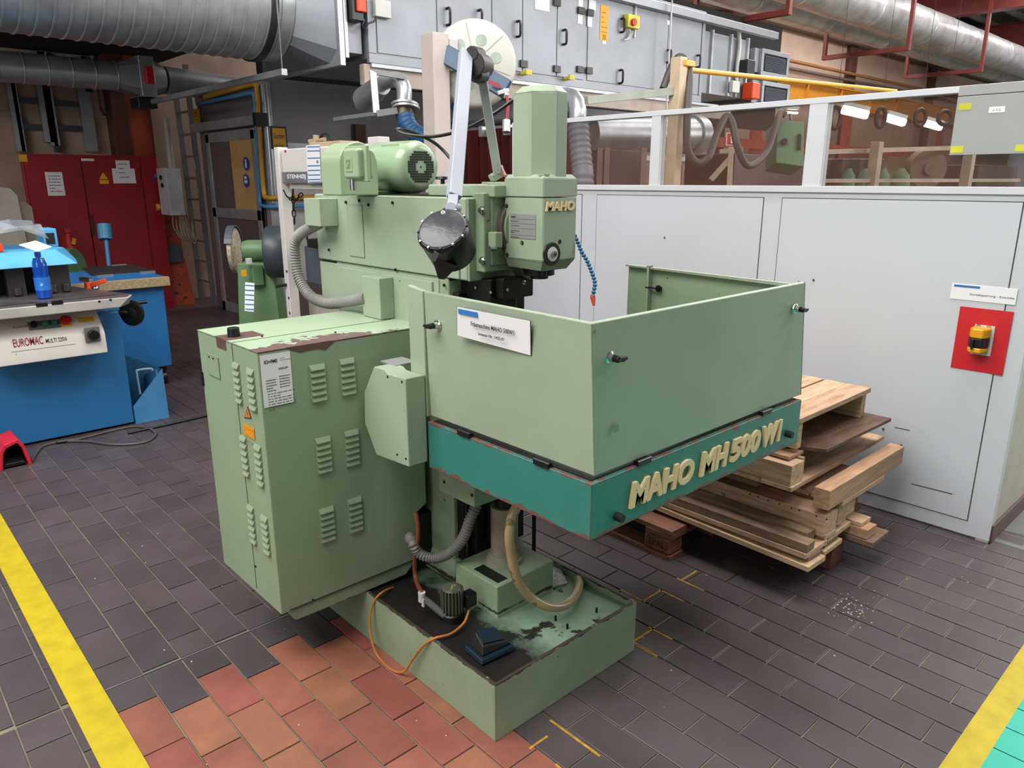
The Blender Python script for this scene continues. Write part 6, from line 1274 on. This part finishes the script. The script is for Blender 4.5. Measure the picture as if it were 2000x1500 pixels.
for i, yv in enumerate((286, 294, 308, 323, 332, 341, 350, 355)): ob('sheet_bar', MB().slab([at(600+i*.4, yv+2, 'x', PRX-.0075), at(624+i*.3, yv+1.5, 'x', PRX-.0075), at(624+i*.3, yv-.5, 'x', PRX-.0075), at(600+i*.4, yv, 'x', PRX-.0075)], (-.0005, 0, 0)), BLUEP, pr2)
p = at(620, 316, 'x', PRX-.008); text('00', (p.x, p.y+.012, p.z-.01), '-x', .024, .02, INK, pr2, 'print')
pz_ = at(600, 283, 'x', PRX+.1)
ob('pump_block', MB().box(PRX+.05, PRX+.2, py_(640, 280), py_(590, 280), 0, .02+0).box(PRX+.05, PRX+.2, py_(645, 280), py_(580, 280), at(556, 291, 'x', PRX).z, at(556, 291, 'x', PRX).z+.03), mat('pale_brass', '#b09a80', .4, var=.1), pr2) if 0 else ob('pump_block', MB().box(PRX+.05, PRX+.2, py_(650, 280), py_(590, 280), at(556, 291, 'x', PRX).z, at(556, 291, 'x', PRX).z+.035), mat('pale_brass', '#b09a80', .4, var=.1), pr2, bev=.006)
ob('pump_fitting', MB().cyl(at(617, 282, 'x', PRX+.1), at(617, 264, 'x', PRX+.1), .02, n=12).cyl(at(605, 276, 'x', PRX+.1), at(634, 272, 'x', PRX+.1), .014, n=10), MATS['pale_brass'], pr2)
ob('pump_pipe', MB().tube([at(625, 272, 'x', PRX+.1), at(632, 263, 'x', PRX+.1), at(640, 264, 'x', PRX+.1), at(648, 276, 'x', PRX+.1)], .011, n=8), BLK, pr2)
def chain(nm, pts, m_, rt):
    P = smooth(pts, 8); L = [0]
    for a, b_ in zip(P, P[1:]): L.append(L[-1]+(b_-a).length)
    n = max(3, int(L[-1]/.045)); mm_ = MB(); mid = None
    for i in range(n):
        t = L[-1]*(i+.5)/n; j = next(k_ for k_ in range(1, len(L)) if L[k_] >= t); p = P[j-1].lerp(P[j], (t-L[j-1])/(L[j]-L[j-1])); d = (P[j]-P[j-1]).normalized(); s_ = d.orthogonal().normalized()
        if i % 2: s_ = d.cross(s_)
        o_ = [p+d*.028*math.cos(u)+s_*.013*math.sin(u) for u in [2*math.pi*k_/10 for k_ in range(11)]]; ob('chain_link', MB().tube(o_, .0045, n=5, sub=1), m_, rt)
chain('c', [at(554, 372, 'x', PRX-.02), at(562, 385, 'x', PRX-.02), at(578, 389, 'x', PRX-.02), at(590, 378, 'x', PRX-.02)], DARK, pr2)
chain('c', [at(572, 370, 'x', PRX-.02), at(573, 400, 'x', PRX-.02), at(575, 437, 'x', PRX-.02)], DARK, pr2)
chain('c', [at(597, 440, 'x', PRX+.05), at(599, 455, 'x', PRX+.05), at(600, 466, 'x', PRX+.05)], DARK, pr2)
ob('beam_lower', MB().box(PRX+.03, PRX+.2, 4.1, py_(592, 480), at(600, 485, 'x', PRX).z, at(600, 468, 'x', PRX).z), DARK, pr2, bev=.006)
ob('slate_panel', MB().box(PRX+.12, PRX+.2, 4.2, py_(566, 500), at(600, 560, 'x', PRX).z, at(600, 487, 'x', PRX).z), SLATE, pr2, bev=.006)
ob('leaning_sheet', MB().hexa([(PRX+.15, 4.6, 0), (PRX+.15, 5.2, 0), (PRX+.17, 5.2, 0), (PRX+.17, 4.6, 0)], [(PRX+.2, 4.6, .8), (PRX+.2, 5.35, .8), (PRX+.22, 5.35, .8), (PRX+.22, 4.6, .8)]), mat('sheet_beige', '#a9a096', .5), pr2)
for px, py in ((560, 530), (564, 582), (566, 611)): p = at(px, py, 'x', PRX-.021); ob('post_hole', MB().cyl(p, p+Vector((-.002, 0, 0)), .011, n=12), GAP, pr2)
p = at(560, 556, 'x', PRX-.02); ob('post_pin', MB().cyl(p, p+Vector((-.07, .04, -.01)), .011, n=10), DARK, pr2)
# ================================================================ BEYOND THE PARTITION
def far(px, py, D): return dp(px, py, D)
# yellow slewing jib behind the partition
jp = root('slewing_jib', Vector((dp(1328, 200, 6.2).x, dp(1328, 200, 6.2).y, 0)), 'cream and yellow jib post with a long yellow boom and cable loops behind the partition', 'crane')
jb0 = dp(1323, 180, 6.2)
ob('jib_post', MB().box(jb0.x-.05, jb0.x+.05, jb0.y-.05, jb0.y+.05, 0, dp(1320, 115, 6.2).z), mat('jib_cream', '#c9b394', .5), jp, bev=.005)
ob('yellow_post', MB().box(jb0.x+.06, jb0.x+.10, jb0.y-.04, jb0.y+.03, dp(1332, 210, 6.2).z, dp(1332, 130, 6.2).z), YCRANE, jp, bev=.004)
ob('jib_bracket', MB().box(jb0.x-.0, jb0.x+.14, jb0.y-.07, jb0.y+.05, dp(1332, 132, 6.2).z, dp(1332, 120, 6.2).z), YCRANE, jp, bev=.01)
ob('boom', MB().cyl(dp(1338, 136, 6.2), dp(1750, 178, 9.8), .022, .022, n=12), YCRANE, jp)
ob('brace', MB().bar(dp(1318, 178, 6.2), dp(1145, 196, 5.9), .06, .06), mat('brace_green_grey', '#a3a89a', .5), jp)
ob('cable_loop', MB().tube([dp(1295, 173, 6.2), dp(1312, 130, 6.2), dp(1326, 112, 6.2), dp(1338, 118, 6.2), dp(1346, 145, 6.2), dp(1342, 230, 6.2), dp(1343, 290, 6.25), dp(1362, 318, 6.3), dp(1385, 305, 6.3), dp(1400, 262, 6.4), dp(1418, 228, 6.5), dp(1430, 240, 6.5), dp(1440, 285, 6.5), dp(1458, 322, 6.6), dp(1480, 315, 6.7), dp(1500, 290, 6.8), dp(1515, 245, 6.9), dp(1525, 222, 7), dp(1535, 225, 7)], .032, n=10, sub=6), mat('cable_dark', '#4a4542', .5, var=.1), jp, sm=60)
# hanging green control box
gx = dp(1541, 280, 7.0)
gbx = root('hanging_control_box', gx, 'sage green control box hanging behind the middle partition pane', 'control box')
c8 = [dp(1515, 318, 7.0), dp(1570, 326, 7.0), dp(1571, 238, 7.0), dp(1518, 233, 7.0)]
ob('box', MB().slab(c8, cf*.3), mat('box_sage', '#5d8160', .45, var=.06), gbx, bev=.01); p = dp(1531, 277, 6.98); ob('box_knob', MB().cyl(p, p-cf*.02, .03, n=14), DARK, gbx)
ob('box_hook', MB().bar(dp(1545, 235, 7.1), dp(1543, 222, 7.1), .02, .02), STEEL, gbx); ob('door_catch', MB().bar(dp(1561, 262, 6.98), dp(1560, 292, 6.98), .03, .02), DARK, gbx)
# extinguisher sign on its wooden stand
es = root('extinguisher_sign', dp(1428, 300, 7.2), 'red and white extinguisher sign on a pale trestle behind the glass', 'sign')
c9 = [dp(1418, 284, 7.2), dp(1441, 284, 7.2), dp(1442, 259, 7.2), dp(1419, 259, 7.2)]
ob('sign_board', MB().slab(c9, cf*.01), PAPER, es); cc = sum(c9, Vector())/4; ob('red_field', MB().slab([cc+(p-cc)*.86-cf*.004 for p in c9], cf*.003), REDB, es); ob('extinguisher_symbol', MB().slab([dp(1427, 280, 7.18), dp(1432, 280, 7.18), dp(1432, 266, 7.18), dp(1427, 266, 7.18)], cf*.003), PAPER, es)
ob('trestle', MB().bar(dp(1428, 288, 7.22), dp(1424, 372, 7.22), .05, .05).bar(dp(1405, 296, 7.22), dp(1450, 291, 7.22), .04, .04).bar(dp(1425, 310, 7.22), dp(1388, 352, 7.22), .04, .04), mat('trestle_cream', '#bba88c', .6), es)
# round duct end behind the glass
rd = root('round_duct', dp(1200, 262, 8), 'dull round duct ending in a collar behind the left partition pane', 'duct')
ob('duct_pipe', MB().cyl(dp(1150, 262, 8.6), dp(1350, 263, 9.4), .21, n=28), GALV, rd, sm=60); ob('hanger_rod', MB().cyl(dp(1300, 245, 9.2), dp(1300, 245, 9.2)+Vector((0, 0, 1.5)), .01, n=6), GALV, rd); ob('duct_cap', MB().cyl(dp(1346, 263, 9.38), dp(1362, 264, 9.5), .24, n=28), GALV, rd)
# racks, cupboards and posts seen through the smoked glass
def fbox(nm, label, cat, px0, py0, px1, py1, D, dep_, m_, group=None):
    c_ = [dp(px0, py1, D), dp(px1, py1, D), dp(px1, py0, D), dp(px0, py0, D)]
    y_ = c_[0].y; a = at(px0, py1, 'y', y_); b_ = at(px1, py0, 'y', y_)
    return ob(nm, MB().box(a.x, b_.x, y_, y_+dep_, 0, b_.z), m_, None, label, cat, group, bev=.01)
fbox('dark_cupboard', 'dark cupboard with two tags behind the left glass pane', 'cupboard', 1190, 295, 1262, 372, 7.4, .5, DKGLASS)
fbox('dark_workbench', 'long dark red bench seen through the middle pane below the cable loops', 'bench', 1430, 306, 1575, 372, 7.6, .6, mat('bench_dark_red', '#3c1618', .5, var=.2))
fr2 = root('clothes_stand', dp(1170, 330, 6.9), 'pale brown open stand of uprights behind the left glass pane', 'stand')
for px in (1172, 1186, 1258): ob('frame_post', MB().bar(Vector((dp(px, 300, 6.9).x, dp(px, 300, 6.9).y, 0)), dp(px, 288, 6.9), .05, .05), mat('frame_brown', '#8a7468', .6) if px == 1172 else MATS['frame_brown'], fr2)
for i, px in enumerate((1675, 1960, 1835, 1500)):
    pass
for i, (px, pyt) in enumerate(((1706, 278), (1888, 300))):
    q = dp(px, 340, 8.4); ob('guard_post', MB().box(q.x-.06, q.x+.06, q.y-.05, q.y+.05, 0, dp(px, pyt, 8.4).z), mat('guard_cream', '#9c8d74', .5) if i == 0 else MATS['guard_cream'], None, ('cream guard post under the middle lamp, seen through the right pane', 'cream guard post just left of the hanging grey board, behind glass')[i], 'post', bev=.005)
gr2 = root('guard_rail', dp(1700, 292, 8.4), 'cream guard rail with smoked infill running behind the right glass pane', 'rail')
ob('upper_rail', MB().bar(dp(1600, 297, 8.0), dp(1860, 289, 9.4), .05, .05), MATS['guard_cream'], gr2); ob('lower_rail', MB().bar(dp(1600, 353, 8.0), dp(1990, 352, 9.8), .04, .04), MATS['guard_cream'], gr2)
for i, (px, w_) in enumerate(((1657, 15), (1689, 16), (1724, 16), (1760, 19))):
    q = dp(px, 345, 9.2); r_ = w_/FPX*9.2
    ob('machine_hood', MB().lathe(Vector((q.x, q.y, .0)), (0, 0, 1), [(0, r_*.9), (q.z-.05, r_*.9), (q.z+.02, r_*.8), (q.z+.07, r_*.4), (q.z+.1, .03)], n=20), MGREEN if i != 0 else mat('hood_teal', '#3f6a5c', .4), None, ('green domed machine hood, first from the white post behind the right pane', 'green domed machine hood, second from the white post behind the right pane', 'green domed machine hood just right of the first cream guard post', 'tallest green domed machine hood, fourth from the white post')[i], 'machine', 'domed green machines behind the right pane')
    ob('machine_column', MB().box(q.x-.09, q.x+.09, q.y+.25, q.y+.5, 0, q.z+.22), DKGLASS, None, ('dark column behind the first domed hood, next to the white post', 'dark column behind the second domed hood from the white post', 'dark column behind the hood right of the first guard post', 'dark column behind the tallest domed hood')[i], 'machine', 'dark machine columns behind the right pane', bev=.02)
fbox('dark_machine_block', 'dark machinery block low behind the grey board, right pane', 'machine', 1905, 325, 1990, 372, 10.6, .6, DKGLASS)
ng = dp(1800, 330, 9.6); ob('grinding_wheel', MB().cyl(ng, ng+Vector((-.1, -.12, 0)), .24, n=32).cyl(ng+Vector((-.1, -.12, 0)), ng+Vector((-.13, -.156, 0)), .08, n=20), mat('wheel_brown', '#6a5448', .5), None, 'round brown wheel machine behind the right pane between the guard posts', 'machine')
# rear wall furniture seen through the glass
fx = root('orange_crane_beam', dp(1650, 200, 12), 'orange crane girder running along the far wall above the partition', 'crane beam')
b0_, b1_ = at(1510, 150, 'y', 11.2), at(1990, 225, 'y', 11.2)
xg0, xg1 = at(1500, 150, 'y', 11.2).x, 40; zg0, zg1 = at(1600, 208, 'y', 11.2).z, at(1600, 165, 'y', 11.2).z
ob('girder_web', MB().box(xg0, xg1, 11.2, 11.22, zg0, zg1).box(xg0, xg1, 11.1, 11.32, zg1-.03, zg1).box(xg0, xg1, 11.1, 11.32, zg0, zg0+.03), ORYEL, fx)
for i in range(8): ob('stiffener', MB().box(xg0+2.2*i, xg0+2.2*i+.04, 11.12, 11.2, zg0+.03, zg1-.03), ORYEL, fx)
for i, (px, r_) in enumerate(((1700, .06),)):
    pp3 = root('wall_pipes', (20, 11.8, 4.8), 'ochre and grey pipes running along the far beige wall', 'pipes')
    for py0, mt in ((118, 'pipe_ochre'), (133, 'pipe_grey2')):
        z_ = at(1550, py0+2, 'y', 11.75).z; ob('pipe', MB().cyl((at(1500, py0, 'y', 11.75).x, 11.75, z_), (42, 11.75, z_), .05, n=10), mat(mt, '#8a5c30' if py0 == 118 else '#5a4840', .5), pp3)
for i, px in enumerate((1325, 1480, 1655, 1840)):
    q = at(px, 260, 'y', 11.0); ob('orange_pillar', MB().box(q.x-.25, q.x+.25, 11.0, 11.1, 0, zg0), ORPT if i != 2 else ORPT, None, ('orange steel pillar behind the jib post', 'orange steel pillar left of the green hanging box', 'wide orange-red pillar right of the white glazing post', 'orange steel pillar near the hanging grey board')[i], 'pillar', bev=.01)
hl = root('horizontal_beam', at(1500, 285, 'y', 10.8), 'orange-red horizontal rail low behind the glass panes', 'beam'); ob('rail', MB().box(10, 30, 10.8, 10.9, at(1500, 292, 'y', 10.8).z, at(1500, 274, 'y', 10.8).z), ORPT, hl)
for i, (px, py) in enumerate(((1670, 217), (1750, 233), (1822, 243), (1540, 221))):
    q = dp(px, py, 10+i*1.0); e_ = Vector((1, -.0, 0)); lf = root('ceiling_lamp', q, ('nearest bright tube lamp behind the right pane, top left of it', 'second bright tube lamp behind the right pane', 'third bright tube lamp, furthest right behind the pane', 'thin tube lamp above the hanging green box')[i], 'lamp', 'tube lamps behind the partition glass')
    hw = (25, 18, 17, 18)[i]/FPX*(10+i)
    A_, B_ = q-cr*hw+cu*.02, q+cr*hw-cu*.06*(i < 3)
    d_ = (B_-A_)
    ob('tube', MB().bar(A_, B_, .10, (.10, .10, .09, .03)[i]), EMIT, lf, bev=.02); ob('lamp_housing', MB().bar(A_+Vector((0, 0, .08)), B_+Vector((0, 0, .08)), .12, .05), LGREY, lf)
for i, px in enumerate((1632, 1720, 1797, 1845)):
    q = dp(px, 230, 10.5); cl_ = root('hose_coil', q, ('dark hose coil left of the first tube lamp', 'dark hose coil between first and second tube lamp', 'dark hose coil between second and third tube lamp', 'dark hose coil right of the third tube lamp')[i], 'hose', 'hose coils hanging behind the right pane')
    ob('coil', MB().tube([q+cr*(.07+.02*i)*math.cos(t)*(.7 if i else 1)+Vector((0, 0, (.15-.02*i)*math.sin(t))) for t in [2*math.pi*k_/12 for k_ in range(13)]], .03, n=8, sub=2), DARK, cl_, sm=60)
    ob('coil_cable', MB().cyl(q+Vector((0, 0, .2)), Vector((q.x, q.y, 7.04)), .003, n=6), DARK, cl_)
# foil-covered ducts under the roof with red hangers
IY = 8.0
for i, (pa_, pb_, r_, lab) in enumerate((((1640, 0), (1990, 128), .42, 'thick foil-wrapped duct under the roof, right upper corner'), ((1500, 0), (1995, 163), .30, 'second foil-wrapped duct, nearer the wall and lower than the thick one'))):
    y_ = IY+i*.95; z_ = at(1800, 52+i*42, 'y', y_).z
    fd = root('insulated_duct', (15, y_, z_-r_), lab, 'duct', 'foil-wrapped ducts under the roof')
    for k_ in range(8):
        xs = 8.5+k_*3.2; ob('duct_section', MB().lathe((xs, y_, z_), (1, 0, 0), [(0, r_), (.02, r_+.008), (.12, r_+.008), (.14, r_), (1.6, r_+.012), (3.18, r_)], n=32), FOIL, fd, sm=60)
for i, (px, py) in enumerate(((1560, 14), (1785, 88), (1928, 132))):
    z_ = at(1840, 92, 'y', IY).z-.46; q = at(px, py, 'z', z_)
    hg = root('duct_hanger', (q.x, 8.4, z_), ('nearest red-brown hanger bracket under the foil ducts, above the ventilation unit', 'middle red-brown hanger bracket under the foil ducts', 'furthest red-brown hanger bracket, by the right edge')[i], 'bracket', 'red hangers of the foil ducts')
    ob('hanger_bar', MB().box(q.x-.06, q.x+.06, 7.35, 9.4, z_-.1, z_), REDST, hg); ob('hanger_post', MB().box(q.x-.05, q.x+.05, 7.35, 7.43, z_, 7.05), REDST, hg); ob('hanger_post', MB().box(q.x-.05, q.x+.05, 9.32, 9.4, z_, 7.05), REDST, hg)
